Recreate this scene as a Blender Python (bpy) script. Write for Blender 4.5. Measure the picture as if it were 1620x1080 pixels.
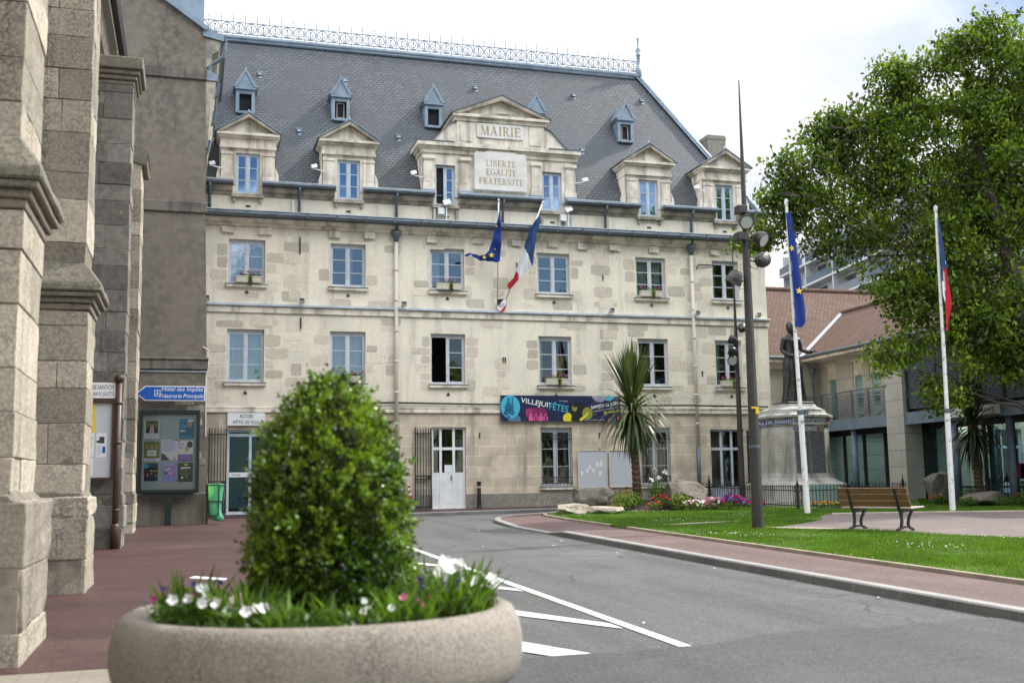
import bpy, bmesh, math, random
import numpy as np
from mathutils import Vector, Matrix
from mathutils import noise as mnoise
from mathutils.geometry import delaunay_2d_cdt
random.seed(7); np.random.seed(7)
R_ = math.radians; rng = np.random.default_rng(3)
S = bpy.context.scene
for o in list(bpy.data.objects): bpy.data.objects.remove(o)
COL = S.collection

# ------------------------------------------------------------------ camera, sky, sun, exposure
cam_d = bpy.data.cameras.new('camera'); cam = bpy.data.objects.new('camera', cam_d); COL.objects.link(cam)
_right = Vector((0.96048, -0.27793, -0.01525)); _down = Vector((0.02105, 0.12718, -0.99166)); _fwd = Vector((0.27755, 0.95215, 0.128))
_m = Matrix((_right, -_down, -_fwd)).transposed().to_4x4(); _m.translation = Vector((-10.021, -38.744, 0.815))
cam.matrix_world = _m
cam_d.sensor_width = 36; cam_d.lens = 38.89; cam_d.clip_start = 0.1; cam_d.clip_end = 2000
cam_d.dof.use_dof = True; cam_d.dof.focus_distance = 40; cam_d.dof.aperture_fstop = 2.3
S.camera = cam

SUN_EL, SUN_AZ = 47.0, 12.0        # azimuth: degrees from +X towards +Y (sun stands right, slightly behind the town hall)
world = bpy.data.worlds.new('World'); S.world = world; world.use_nodes = True
nt = world.node_tree; N = nt.nodes; L = nt.links
for n in list(N): N.remove(n)
wout = N.new('ShaderNodeOutputWorld'); bg = N.new('ShaderNodeBackground'); bg.inputs['Strength'].default_value = 0.1
sky = N.new('ShaderNodeTexSky'); sky.sky_type = 'NISHITA'; sky.sun_disc = False
sky.sun_elevation = R_(SUN_EL); sky.sun_rotation = R_(90 - SUN_AZ); sky.dust_density = 0.6
tc = N.new('ShaderNodeTexCoord'); sep = N.new('ShaderNodeSeparateXYZ'); L.new(tc.outputs['Generated'], sep.inputs[0])
def wmath(op, a, b=None, clamp=False):
    n = N.new('ShaderNodeMath'); n.operation = op; n.use_clamp = clamp
    for i, q in enumerate((a, b)):
        if q is None: continue
        if isinstance(q, (int, float)): n.inputs[i].default_value = q
        else: L.new(q, n.inputs[i])
    return n.outputs[0]
zz = wmath('ADD', wmath('MAXIMUM', sep.outputs[2], 0.0), 0.22)
cmb = N.new('ShaderNodeCombineXYZ'); L.new(wmath('DIVIDE', sep.outputs[0], zz), cmb.inputs[0]); L.new(wmath('DIVIDE', sep.outputs[1], zz), cmb.inputs[1])
def wnoise(scale, det, off):
    n = N.new('ShaderNodeTexNoise'); n.inputs['Scale'].default_value = scale; n.inputs['Detail'].default_value = det
    n.inputs['Roughness'].default_value = 0.55
    mp = N.new('ShaderNodeMapping'); mp.inputs['Location'].default_value = off; L.new(cmb.outputs[0], mp.inputs[0]); L.new(mp.outputs[0], n.inputs['Vector'])
    return n.outputs[0]
n1 = wnoise(0.9, 7, (3.1, 1.7, 0)); n2 = wnoise(1.9, 6, (8.2, 4.4, 2))
cov = wmath('ADD', n1, wmath('MULTIPLY', sep.outputs[1], 0.07))
mr = N.new('ShaderNodeMapRange'); mr.interpolation_type = 'SMOOTHSTEP'; 
lowb = wmath('MULTIPLY', wmath('MULTIPLY', wmath('MAXIMUM', wmath('MULTIPLY', sep.outputs[1], -1.0), 0.0), wmath('SUBTRACT', 1.0, wmath('MULTIPLY', sep.outputs[2], 1.8), True)), 0.30)
cov = wmath('SUBTRACT', cov, lowb); L.new(cov, mr.inputs[0])
mr.inputs[1].default_value = 0.36; mr.inputs[2].default_value = 0.50
cr = N.new('ShaderNodeValToRGB'); L.new(n2, cr.inputs[0])
cr.color_ramp.elements[0].position = 0.33; cr.color_ramp.elements[0].color = (17.5, 18.6, 20.3, 1)
cr.color_ramp.elements[1].position = 0.56; cr.color_ramp.elements[1].color = (25, 25.2, 25.6, 1)
mx = N.new('ShaderNodeMix'); mx.data_type = 'RGBA'; L.new(mr.outputs[0], mx.inputs[0]); L.new(sky.outputs[0], mx.inputs[6]); 
bri = N.new('ShaderNodeMapRange'); L.new(sep.outputs[1], bri.inputs[0]); bri.inputs[1].default_value = -0.6; bri.inputs[2].default_value = 0.75; bri.inputs[3].default_value = 1.5; bri.inputs[4].default_value = 0.37
mlt = N.new('ShaderNodeMix'); mlt.data_type = 'RGBA'; mlt.blend_type = 'MULTIPLY'; mlt.inputs[0].default_value = 1; L.new(cr.outputs[0], mlt.inputs[6]); L.new(bri.outputs[0], mlt.inputs[7]); L.new(mlt.outputs[2], mx.inputs[7])
L.new(mx.outputs[2], bg.inputs['Color']); L.new(bg.outputs[0], wout.inputs[0])

sun_d = bpy.data.lights.new('sun', 'SUN'); sun_d.energy = 3.4; sun_d.angle = R_(2.5); sun_d.color = (1, 0.95, 0.87)
sun = bpy.data.objects.new('sun', sun_d); COL.objects.link(sun)
_sd = Vector((math.cos(R_(SUN_EL))*math.cos(R_(SUN_AZ)), math.cos(R_(SUN_EL))*math.sin(R_(SUN_AZ)), math.sin(R_(SUN_EL))))
sun.rotation_euler = _sd.to_track_quat('Z', 'Y').to_euler(); sun.location = (30, 10, 40)
S.view_settings.view_transform = 'Standard'; S.view_settings.look = 'None'; S.view_settings.gamma = 1; S.view_settings.exposure = 0.45
S.render.engine = 'CYCLES'; S.cycles.max_bounces = 8; S.cycles.transparent_max_bounces = 12; S.cycles.use_denoising = True

# ------------------------------------------------------------------ materials
def newmat(name):
    m = bpy.data.materials.new(name); m.use_nodes = True
    nt = m.node_tree; b = nt.nodes['Principled BSDF']
    return m, nt.nodes, nt.links, b
def _mix(N, L, fac, a, b, mode='MIX'):
    x = N.new('ShaderNodeMix'); x.data_type = 'RGBA'; x.blend_type = mode
    for i, q in ((0, fac), (6, a), (7, b)):
        if isinstance(q, (int, float)): x.inputs[i].default_value = q
        elif isinstance(q, tuple): x.inputs[i].default_value = (*q[:3], 1)
        else: L.new(q, x.inputs[i])
    return x.outputs[2]
def _noise(N, L, vec, scale, det=5, rough=0.6):
    n = N.new('ShaderNodeTexNoise'); n.inputs['Scale'].default_value = scale; n.inputs['Detail'].default_value = det; n.inputs['Roughness'].default_value = rough
    if vec is not None: L.new(vec, n.inputs['Vector'])
    return n.outputs[0]
def _ramp(N, L, v, a, b):
    r = N.new('ShaderNodeMapRange'); r.interpolation_type = 'SMOOTHSTEP'; L.new(v, r.inputs[0]); r.inputs[1].default_value = a; r.inputs[2].default_value = b
    return r.outputs[0]
def _coord(N, L, kind='Object', scale=None):
    t = N.new('ShaderNodeTexCoord'); o = t.outputs[kind]
    if scale:
        mp = N.new('ShaderNodeMapping'); mp.inputs['Scale'].default_value = scale; L.new(o, mp.inputs[0]); o = mp.outputs[0]
    return o
def _tint(N, L, col, amt):
    a = N.new('ShaderNodeAttribute'); a.attribute_name = 'tint'
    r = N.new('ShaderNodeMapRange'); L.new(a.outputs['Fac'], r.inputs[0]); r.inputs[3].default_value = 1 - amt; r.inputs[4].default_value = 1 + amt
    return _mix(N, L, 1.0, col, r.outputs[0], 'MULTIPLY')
def _bump(N, L, b, h, strength, dist=0.01):
    n = N.new('ShaderNodeBump'); n.inputs['Strength'].default_value = strength; n.inputs['Distance'].default_value = dist
    L.new(h, n.inputs['Height']); L.new(n.outputs[0], b.inputs['Normal'])
def mat(name, col, rough=0.7, col2=None, scale=2.0, lo=0.4, hi=0.65, tint=0, bump=0, bscale=40, spec=0.3, metal=0, streak=None, fine=None, coat=0):
    m, N, L, b = newmat(name); v = _coord(N, L)
    c = col
    if col2: c = _mix(N, L, _ramp(N, L, _noise(N, L, v, scale, 7), lo, hi), col, col2)
    if streak:   # vertical run-off stains
        sv = _coord(N, L, 'Object', (streak[1], streak[1], 0.18))
        c = _mix(N, L, _ramp(N, L, _noise(N, L, sv, 1.0, 6), 0.47, 0.70), c, streak[0])
    if fine:
        c = _mix(N, L, _ramp(N, L, _noise(N, L, v, fine[1], 3), 0.35, 0.7), c, fine[0])
    if tint:
        if isinstance(c, tuple): c = _mix(N, L, 0.0, c, c)
        c = _tint(N, L, c, tint)
    if isinstance(c, tuple): b.inputs['Base Color'].default_value = (*c, 1)
    else: L.new(c, b.inputs['Base Color'])
    b.inputs['Roughness'].default_value = rough; b.inputs['Specular IOR Level'].default_value = spec; b.inputs['Metallic'].default_value = metal
    b.inputs['Coat Weight'].default_value = coat
    if bump: _bump(N, L, b, _noise(N, L, v, bscale, 6), bump)
    return m
def brick(name, c1, c2, mort, bw, bh, ms, rough=0.8, noise=None, bump=0.4, offs=0.5, streak=None, nscale=1.2, tint=0):
    m, N, L, b = newmat(name); uv = _coord(N, L, 'UV')
    v = _coord(N, L)
    wob = N.new('ShaderNodeVectorMath'); wob.operation = 'SCALE'; wob.inputs['Scale'].default_value = 0.02*min(1, bh*3)
    nn = N.new('ShaderNodeTexNoise'); nn.inputs['Scale'].default_value = 3; L.new(v, nn.inputs['Vector']); L.new(nn.outputs['Color'], wob.inputs[0])
    ad = N.new('ShaderNodeVectorMath'); ad.operation = 'ADD'; L.new(uv, ad.inputs[0]); L.new(wob.outputs[0], ad.inputs[1])
    t = N.new('ShaderNodeTexBrick'); L.new(ad.outputs[0], t.inputs['Vector']); t.offset = offs
    t.inputs['Scale'].default_value = 1; t.inputs['Brick Width'].default_value = bw; t.inputs['Row Height'].default_value = bh; t.inputs['Mortar Size'].default_value = ms
    t.inputs['Mortar Smooth'].default_value = 0.3; t.inputs['Bias'].default_value = 0
    t.inputs['Color1'].default_value = (*c1, 1); t.inputs['Color2'].default_value = (*c2, 1); t.inputs['Mortar'].default_value = (*mort, 1)
    c = t.outputs['Color']
    if noise: c = _mix(N, L, _ramp(N, L, _noise(N, L, v, nscale, 7), 0.42, 0.7), c, noise)
    if streak:
        sv = _coord(N, L, 'Object', (streak[1], streak[1], 0.2)); c = _mix(N, L, _ramp(N, L, _noise(N, L, sv, 1.0, 5), 0.5, 0.78), c, streak[0])
    gr = _noise(N, L, v, 30, 4); c = _mix(N, L, 0.35, c, _mix(N, L, gr, (0.25, 0.25, 0.25), (1.25, 1.25, 1.25)), 'MULTIPLY')
    if tint: c = _tint(N, L, c, tint)
    L.new(c, b.inputs['Base Color']); b.inputs['Roughness'].default_value = rough; b.inputs['Specular IOR Level'].default_value = 0.25
    inv = N.new('ShaderNodeMath'); inv.operation = 'SUBTRACT'; inv.inputs[0].default_value = 1; L.new(t.outputs['Fac'], inv.inputs[1])
    add = N.new('ShaderNodeMath'); add.operation = 'MULTIPLY_ADD'; L.new(gr, add.inputs[0]); add.inputs[1].default_value = 0.5; L.new(inv.outputs[0], add.inputs[2])
    _bump(N, L, b, add.outputs[0], bump, 0.012)
    return m
def paving(name, c, cdark, clight, rough, wear=(1.2, 0.12), crack=0.0, spk=34, bump=0.7):
    m, N, L, b = newmat(name); v = _coord(N, L)
    a = _mix(N, L, _ramp(N, L, _noise(N, L, _coord(N, L, 'Object', (wear[0], wear[1], 1)), 1.0, 6), 0.4, 0.68), c, cdark)
    a = _mix(N, L, _ramp(N, L, _noise(N, L, v, 0.45, 6), 0.52, 0.72), a, clight)
    g = _noise(N, L, v, spk, 3, 0.7); a = _mix(N, L, 0.75, a, _mix(N, L, _ramp(N, L, g, 0.3, 0.7), (0.5, 0.5, 0.5), (1.5, 1.5, 1.5)), 'MULTIPLY')
    g2 = _noise(N, L, v, 9, 6, 0.75); a = _mix(N, L, 0.5, a, _mix(N, L, _ramp(N, L, g2, 0.35, 0.65), (0.8, 0.8, 0.8), (1.2, 1.2, 1.2)), 'MULTIPLY')
    st = _ramp(N, L, _noise(N, L, v, 1.7, 5), 0.66, 0.74); a = _mix(N, L, st, a, cdark)
    if crack:
        w = N.new('ShaderNodeTexNoise'); w.inputs['Scale'].default_value = 1.3; w.inputs['Detail'].default_value = 5; L.new(v, w.inputs['Vector'])
        sc = N.new('ShaderNodeVectorMath'); sc.operation = 'MULTIPLY_ADD'; L.new(w.outputs['Color'], sc.inputs[0]); sc.inputs[1].default_value = (0.9, 0.9, 0); L.new(v, sc.inputs[2])
        vo = N.new('ShaderNodeTexVoronoi'); vo.feature = 'DISTANCE_TO_EDGE'; vo.inputs['Scale'].default_value = crack; L.new(sc.outputs[0], vo.inputs['Vector'])
        e = N.new('ShaderNodeMapRange'); L.new(vo.outputs['Distance'], e.inputs[0]); e.inputs[1].default_value = 0.0; e.inputs[2].default_value = 0.012*crack*2.2; e.inputs[3].default_value = 1; e.inputs[4].default_value = 0
        mk = N.new('ShaderNodeMath'); mk.operation = 'MULTIPLY'; L.new(e.outputs[0], mk.inputs[0]); L.new(_ramp(N, L, _noise(N, L, v, 0.3, 3), 0.48, 0.58), mk.inputs[1]); a = _mix(N, L, mk.outputs[0], a, (cdark[0]*.45, cdark[1]*.45, cdark[2]*.45))
    L.new(a, b.inputs['Base Color']); b.inputs['Roughness'].default_value = rough; b.inputs['Specular IOR Level'].default_value = 0.35
    _bump(N, L, b, g, bump, 0.012); return m
def leafmat(name, c1, c2, tint=0.5, trans=0.35, rough=0.5, spec=0.35):
    m, N, L, b = newmat(name); v = _coord(N, L)
    c = _mix(N, L, _ramp(N, L, _noise(N, L, v, 1.6, 4), 0.38, 0.62), c1, c2); c = _tint(N, L, c, tint)
    L.new(c, b.inputs['Base Color']); b.inputs['Roughness'].default_value = rough; b.inputs['Specular IOR Level'].default_value = spec
    tr = N.new('ShaderNodeBsdfTranslucent'); tc2 = _mix(N, L, 1.0, c, (1.5, 1.45, 0.55), 'MULTIPLY'); L.new(tc2, tr.inputs['Color'])
    ms = N.new('ShaderNodeMixShader'); ms.inputs[0].default_value = trans; L.new(b.outputs[0], ms.inputs[1]); L.new(tr.outputs[0], ms.inputs[2])
    L.new(ms.outputs[0], N['Material Output'].inputs['Surface'])
    return m
def glassmat(name, refl=0.3, dark=None, tintc=(0.9, 0.95, 1.0), wave=0.02, clear=(0.75, 0.8, 0.8)):
    m, N, L, b = newmat(name)
    g = N.new('ShaderNodeBsdfGlossy'); g.inputs['Roughness'].default_value = 0.015; g.inputs['Color'].default_value = (*tintc, 1)
    v = _coord(N, L); bp = N.new('ShaderNodeBump'); bp.inputs['Strength'].default_value = wave; bp.inputs['Distance'].default_value = 0.05
    L.new(_noise(N, L, v, 1.3, 2), bp.inputs['Height']); L.new(bp.outputs[0], g.inputs['Normal'])
    if dark is None:
        t = N.new('ShaderNodeBsdfTransparent'); t.inputs['Color'].default_value = (*clear, 1)
    else:
        t = N.new('ShaderNodeBsdfDiffuse'); t.inputs['Color'].default_value = (*dark, 1)
    lw = N.new('ShaderNodeFresnel'); lw.inputs[0].default_value = 1.45
    ad = N.new('ShaderNodeMath'); ad.use_clamp = True; L.new(lw.outputs[0], ad.inputs[0]); ad.inputs[1].default_value = refl - 0.035
    ms = N.new('ShaderNodeMixShader'); L.new(ad.outputs[0], ms.inputs[0]); L.new(t.outputs[0], ms.inputs[1]); L.new(g.outputs[0], ms.inputs[2])
    L.new(ms.outputs[0], N['Material Output'].inputs['Surface'])
    return m
def flat(name, c, rough=0.6, spec=0.3): return mat(name, c, rough, spec=spec)

MT = {}
MT['plaster'] = mat('cream_plaster', (0.82, 0.76, 0.625), 0.9, (0.67, 0.635, 0.545), 0.7, 0.44, 0.64, streak=((0.52, 0.475, 0.395), 2.2), fine=((0.74, 0.675, 0.545), 7), bump=0.25, bscale=25)
MT['ashlar'] = brick('grey_ashlar', (0.750, 0.645, 0.495), (0.600, 0.510, 0.390), (0.870, 0.795, 0.660), 0.95, 0.37, 0.012, noise=(0.450, 0.390, 0.315), streak=((0.360, 0.315, 0.255), 2.2), bump=0.35)
MT['patch'] = mat('bare_stone', (0.635, 0.57, 0.455), 0.9, (0.51, 0.46, 0.375), 1.4, 0.35, 0.65, tint=0.24, fine=((0.70, 0.635, 0.52), 12), bump=0.5, bscale=22)
MT['trim'] = mat('dressed_stone', (0.78, 0.72, 0.62), 0.85, (0.55, 0.50, 0.42), 1.6, 0.42, 0.66, streak=((0.362, 0.319, 0.275), 2.5), bump=0.2, bscale=20)
MT['trim_dark'] = mat('weathered_stone', (0.432, 0.384, 0.312), 0.9, (0.204, 0.192, 0.168), 2.0, 0.38, 0.62, bump=0.3, bscale=18)
MT['plinth'] = mat('cement_plinth', (0.27, 0.245, 0.21), 0.9, (0.36, 0.33, 0.28), 1.2, fine=((0.22, 0.2, 0.17), 12), bump=0.2)
MT['slate'] = brick('slate_roof', (0.095, 0.106, 0.121), (0.135, 0.146, 0.160), (0.031, 0.034, 0.039), 0.20, 0.122, 0.017, 0.6, noise=(0.079, 0.087, 0.099), bump=0.5, nscale=0.6, streak=((0.068, 0.072, 0.077), 1.8))
MT['zinc'] = mat('blue_zinc', (0.234, 0.296, 0.359), 0.45, (0.179, 0.234, 0.289), 2.0, spec=0.5, metal=0.25)
MT['zinc_dark'] = mat('grey_zinc_gutter', (0.111, 0.140, 0.170), 0.45, (0.085, 0.106, 0.128), 3.0, spec=0.5, metal=0.2)
MT['zinc_light'] = mat('pale_zinc', (0.55, 0.60, 0.66), 0.4, (0.42, 0.48, 0.54), 2.0, spec=0.5, metal=0.3)
MT['frame'] = mat('grey_white_window_paint', (0.56, 0.60, 0.65), 0.45, (0.48, 0.51, 0.55), 4)
MT['frame_blue'] = mat('pale_blue_window_paint', (0.50, 0.57, 0.66), 0.45, (0.44, 0.5, 0.58), 4)
MT['white'] = mat('white_paint', (0.78, 0.79, 0.80), 0.45, (0.70, 0.71, 0.72), 3)
MT['glass'] = glassmat('window_glass', 0.34, tintc=(0.78, 0.9, 1.0), wave=0.06)
MT['glass_low'] = glassmat('dim_window_glass', 0.16, wave=0.05)
MT['glass_sky'] = glassmat('attic_glass', 0.5, (0.02, 0.025, 0.03), (0.5, 0.72, 1.0))  # opaque dark stands for the unlit attic; blue tint deepens the reflected sky
MT['glass_shop'] = glassmat('tinted_shop_glass', 0.05, (0.010, 0.03, 0.034), (0.6, 0.9, 0.95))
MT['dark'] = mat('dark_interior', (0.02, 0.02, 0.022), 0.9)  # near-black sheets of this stand in for unlit space behind openings
MT['room'] = mat('room_walls', (0.16, 0.15, 0.14), 0.9)
MT['curtain'] = mat('white_net_curtain', (0.72, 0.76, 0.80), 0.9)
MT['pipe'] = mat('cream_drainpipe', (0.62, 0.58, 0.52), 0.6, (0.42, 0.26, 0.18), 3.5, 0.6, 0.75)
MT['iron'] = mat('black_iron', (0.018, 0.018, 0.02), 0.5, (0.03, 0.028, 0.028), 8, spec=0.4)
MT['cable'] = mat('black_cable', (0.03, 0.03, 0.03), 0.6)
MT['gold'] = mat('gilded_lettering', (0.42, 0.31, 0.13), 0.5, (0.34, 0.25, 0.12), 6)
MT['plaque'] = mat('white_plaque_stone', (0.72, 0.71, 0.68), 0.7, (0.62, 0.60, 0.56), 1.5)
MT['church'] = mat('church_stone', (0.30, 0.265, 0.212), 0.92, (0.205, 0.183, 0.15), 3.2, 0.36, 0.64, tint=0.40, fine=((0.40, 0.355, 0.285), 30), bump=0.9, bscale=22, streak=((0.125, 0.113, 0.095), 2.8))
MT['church_grey'] = mat('grey_church_stone', (0.157, 0.153, 0.145), 0.92, (0.111, 0.111, 0.111), 1.8, 0.4, 0.62, tint=0.3, fine=((0.212, 0.187, 0.153), 8), bump=0.7, bscale=13)
MT['mortar'] = mat('lime_mortar', (0.264, 0.232, 0.184), 0.95, (0.160, 0.144, 0.120), 5, bump=0.4)
MT['moss'] = mat('mossy_dark_stone', (0.20, 0.18, 0.145), 0.95, (0.27, 0.24, 0.19), 4.0, 0.42, 0.62, fine=((0.13, 0.125, 0.095), 24), bump=0.7, bscale=24)
MT['render'] = mat('grey_cement_render', (0.188, 0.164, 0.136), 0.92, (0.142, 0.125, 0.108), 0.7, 0.35, 0.65, streak=((0.110, 0.099, 0.086), 1.3), fine=((0.212, 0.184, 0.151), 5), bump=0.15)
MT['render_band'] = mat('cement_band', (0.187, 0.166, 0.140), 0.9, (0.102, 0.093, 0.085), 1.5, streak=((0.064, 0.060, 0.055), 2.5), bump=0.15)
MT['asphalt'] = paving('worn_asphalt', (0.098, 0.100, 0.099), (0.070, 0.071, 0.071), (0.118, 0.119, 0.117), 0.8, crack=0.22)
MT['asphalt_new'] = paving('fresh_asphalt', (0.068, 0.070, 0.072), (0.056, 0.058, 0.060), (0.08, 0.082, 0.083), 0.75)
MT['redpave'] = paving('red_asphalt', (0.074, 0.038, 0.036), (0.052, 0.029, 0.028), (0.092, 0.055, 0.05), 0.55, (0.25, 1.4), crack=0.16)
MT['redpave2'] = paving('red_asphalt_path', (0.128, 0.085, 0.080), (0.105, 0.072, 0.068), (0.15, 0.106, 0.10), 0.8)
MT['plaza'] = paving('pink_asphalt', (0.15, 0.122, 0.113), (0.122, 0.10, 0.094), (0.175, 0.145, 0.135), 0.85)
MT['kerb'] = brick('granite_kerb', (0.216, 0.216, 0.208), (0.176, 0.176, 0.172), (0.288, 0.280, 0.264), 1.0, 2.0, 0.012, noise=(0.136, 0.136, 0.132), bump=0.2)
MT['kerbtop'] = mat('kerb_stone', (0.344, 0.336, 0.320), 0.85, (0.272, 0.264, 0.256), 2, fine=((0.240, 0.240, 0.232), 30), bump=0.2)
MT['edging'] = mat('lawn_edging_stone', (0.34, 0.29, 0.22), 0.9, (0.24, 0.21, 0.165), 3, bump=0.3)
MT['slabs'] = brick('pale_paving_slabs', (0.300, 0.270, 0.225), (0.255, 0.232, 0.195), (0.165, 0.143, 0.120), 0.45, 0.07, 0.006, noise=(0.225, 0.203, 0.165), bump=0.2)
MT['line'] = mat('road_paint', (0.66, 0.66, 0.64), 0.7, (0.30, 0.30, 0.30), 5, 0.60, 0.72, fine=((0.5, 0.5, 0.49), 34))
MT['soil'] = mat('garden_soil', (0.035, 0.026, 0.018), 0.95, (0.06, 0.045, 0.03), 8, bump=0.6)
MT['lawn'] = mat('lawn_turf', (0.068, 0.128, 0.018), 0.95, (0.048, 0.096, 0.014), 2.0, bump=0.5, bscale=60)
MT['grass'] = leafmat('grass_blades', (0.096, 0.188, 0.018), (0.072, 0.148, 0.016), 0.5, 0.4, 0.55)
MT['tree_leaf'] = leafmat('tree_leaves', (0.140, 0.205, 0.02), (0.062, 0.112, 0.015), 0.75, 0.45, 0.45)
MT['box_leaf'] = leafmat('boxwood_leaves', (0.155, 0.245, 0.02), (0.058, 0.125, 0.013), 0.95, 0.2, 0.26, 0.85)
MT['box_new'] = leafmat('young_boxwood_leaves', (0.338, 0.456, 0.034), (0.203, 0.355, 0.027), 0.5, 0.3, 0.35, 0.5)
MT['green'] = leafmat('garden_leaves', (0.09, 0.17, 0.025), (0.06, 0.12, 0.02), 0.6, 0.3)
MT['yellowgreen'] = leafmat('pale_leaves', (0.19, 0.25, 0.045), (0.13, 0.2, 0.03), 0.5, 0.3)
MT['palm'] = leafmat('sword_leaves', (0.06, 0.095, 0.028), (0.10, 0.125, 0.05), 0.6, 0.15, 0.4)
MT['palm_dark'] = leafmat('dark_sword_leaves', (0.025, 0.045, 0.016), (0.045, 0.06, 0.025), 0.6, 0.1, 0.45)  # darker copy of the palm leaves; the annex palm's shade is in the colour
MT['bark'] = mat('bark', (0.045, 0.035, 0.026), 0.95, (0.075, 0.06, 0.045), 6, bump=0.7, bscale=25)
MT['palm_bark'] = mat('palm_trunk_bark', (0.14, 0.09, 0.06), 0.95, (0.085, 0.055, 0.04), 9, bump=0.7, bscale=30)
for k, c in dict(petal_white=(0.8, 0.8, 0.78), petal_magenta=(0.42, 0.03, 0.22), petal_red=(0.45, 0.02, 0.02), petal_pink=(0.6, 0.2, 0.3), petal_violet=(0.16, 0.11, 0.35), petal_orange=(0.7, 0.22, 0.02), petal_yellow=(0.7, 0.5, 0.04)).items():
    MT[k] = mat(k, c, 0.6, tint=0.3)
MT['rock_dark'] = mat('dark_boulder', (0.155, 0.135, 0.11), 0.92, (0.09, 0.08, 0.068), 1.8, fine=((0.2, 0.18, 0.15), 14), bump=0.8, bscale=12)
MT['rock_pale'] = mat('pale_boulder', (0.40, 0.34, 0.265), 0.9, (0.26, 0.22, 0.17), 2.5, fine=((0.46, 0.4, 0.32), 14), bump=0.7, bscale=14)
MT['post'] = mat('dark_bronze_post_paint', (0.035, 0.032, 0.030), 0.4, (0.045, 0.042, 0.04), 5, spec=0.5)
MT['lens'] = mat('lamp_lens', (0.45, 0.46, 0.47), 0.1, spec=0.8)
MT['polewhite'] = mat('chipped_white_pole_paint', (0.72, 0.72, 0.71), 0.5, (0.30, 0.28, 0.26), 6, 0.56, 0.66)
MT['flagblue'] = mat('flag_blue', (0.012, 0.04, 0.22), 0.7); MT['flagnavy'] = mat('flag_dark_blue', (0.03, 0.07, 0.2), 0.7)
MT['flagwhite'] = mat('flag_white', (0.72, 0.72, 0.75), 0.7); MT['flagred'] = mat('flag_red', (0.5, 0.02, 0.04), 0.7); MT['star'] = mat('flag_star_yellow', (0.75, 0.58, 0.04), 0.7)
MT['bronze'] = mat('dark_bronze', (0.045, 0.045, 0.04), 0.45, (0.075, 0.08, 0.07), 4, spec=0.5, metal=0.5, bump=0.2)
MT['memorial'] = mat('memorial_stone', (0.504, 0.486, 0.441), 0.85, (0.360, 0.351, 0.324), 1.8, streak=((0.216, 0.211, 0.198), 3.0), bump=0.2)
MT['copper'] = mat('verdigris_stone', (0.24, 0.40, 0.40), 0.8, (0.36, 0.37, 0.33), 2.5)
MT['plaque_dark'] = mat('dark_name_plaque', (0.10, 0.10, 0.115), 0.5, (0.15, 0.15, 0.16), 9)
MT['mosaic_blue'] = mat('mosaic_blue', (0.03, 0.06, 0.22), 0.5, (0.06, 0.1, 0.3), 40); MT['mosaic_white'] = mat('mosaic_white', (0.6, 0.6, 0.58), 0.5); MT['mosaic_red'] = mat('mosaic_red', (0.22, 0.03, 0.03), 0.5)
MT['wood'] = mat('varnished_wood', (0.155, 0.088, 0.045), 0.5, (0.11, 0.062, 0.03), 3, fine=((0.18, 0.105, 0.055), 20))
MT['woodlit'] = mat('sunlit_wood', (0.55, 0.46, 0.40), 0.55, (0.45, 0.37, 0.31), 3)  # lighter copy of the bench wood; sunlight on the seat is in the colour
MT['concrete'] = mat('exposed_aggregate_concrete', (0.235, 0.212, 0.18), 0.85, (0.185, 0.167, 0.142), 3, 0.35, 0.65, fine=((0.34, 0.30, 0.25), 70), streak=((0.15, 0.137, 0.118), 4), bump=0.8, bscale=80)
MT['annex'] = brick('pale_stone_cladding', (0.520, 0.501, 0.455), (0.468, 0.448, 0.410), (0.221, 0.215, 0.202), 2.2, 0.62, 0.014, noise=(0.429, 0.416, 0.377), bump=0.25)
MT['tile'] = brick('clay_roof_tiles', (0.119, 0.071, 0.051), (0.159, 0.102, 0.077), (0.040, 0.025, 0.020), 0.2, 0.17, 0.014, 0.85, noise=(0.093, 0.055, 0.042), bump=0.8, nscale=1.5)
MT['bluegrey'] = mat('blue_grey_steel_paint', (0.16, 0.21, 0.27), 0.5, (0.13, 0.17, 0.22), 2)
MT['towerwall'] = mat('white_tower_wall', (0.528, 0.536, 0.552), 0.8, (0.464, 0.472, 0.480), 0.3)
MT['towerglass'] = glassmat('tower_glass', 0.08, (0.05, 0.06, 0.07))
MT['signblue'] = mat('sign_blue', (0.015, 0.10, 0.40), 0.4); MT['boardgrey'] = mat('board_grey_green', (0.36, 0.43, 0.42), 0.6); MT['boardpale'] = mat('board_pale_grey', (0.50, 0.53, 0.56), 0.5)
MT['brown'] = mat('dark_brown_paint', (0.055, 0.028, 0.022), 0.45, (0.075, 0.042, 0.032), 5, spec=0.5); MT['casegreen'] = mat('dark_green_metal', (0.011, 0.017, 0.015), 0.4, spec=0.5)
MT['bag'] = leafmat('green_bin_bag', (0.16, 0.55, 0.36), (0.12, 0.45, 0.30), 0.1, 0.35, 0.3)
MT['navy'] = mat('banner_navy', (0.014, 0.020, 0.065), 0.6); MT['cyan'] = mat('banner_cyan', (0.06, 0.42, 0.58), 0.6); MT['teal'] = mat('banner_teal', (0.02, 0.13, 0.22), 0.6); MT['teal2'] = mat('banner_slate', (0.07, 0.19, 0.28), 0.6)
MT['pink'] = mat('banner_pink', (0.62, 0.10, 0.27), 0.6); MT['plum'] = mat('banner_plum', (0.20, 0.02, 0.10), 0.6); MT['yellow'] = mat('banner_yellow', (0.72, 0.62, 0.04), 0.6); MT['olive'] = mat('banner_olive', (0.25, 0.27, 0.05), 0.6); MT['blk'] = mat('print_black', (0.015, 0.016, 0.018), 0.6)
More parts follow.
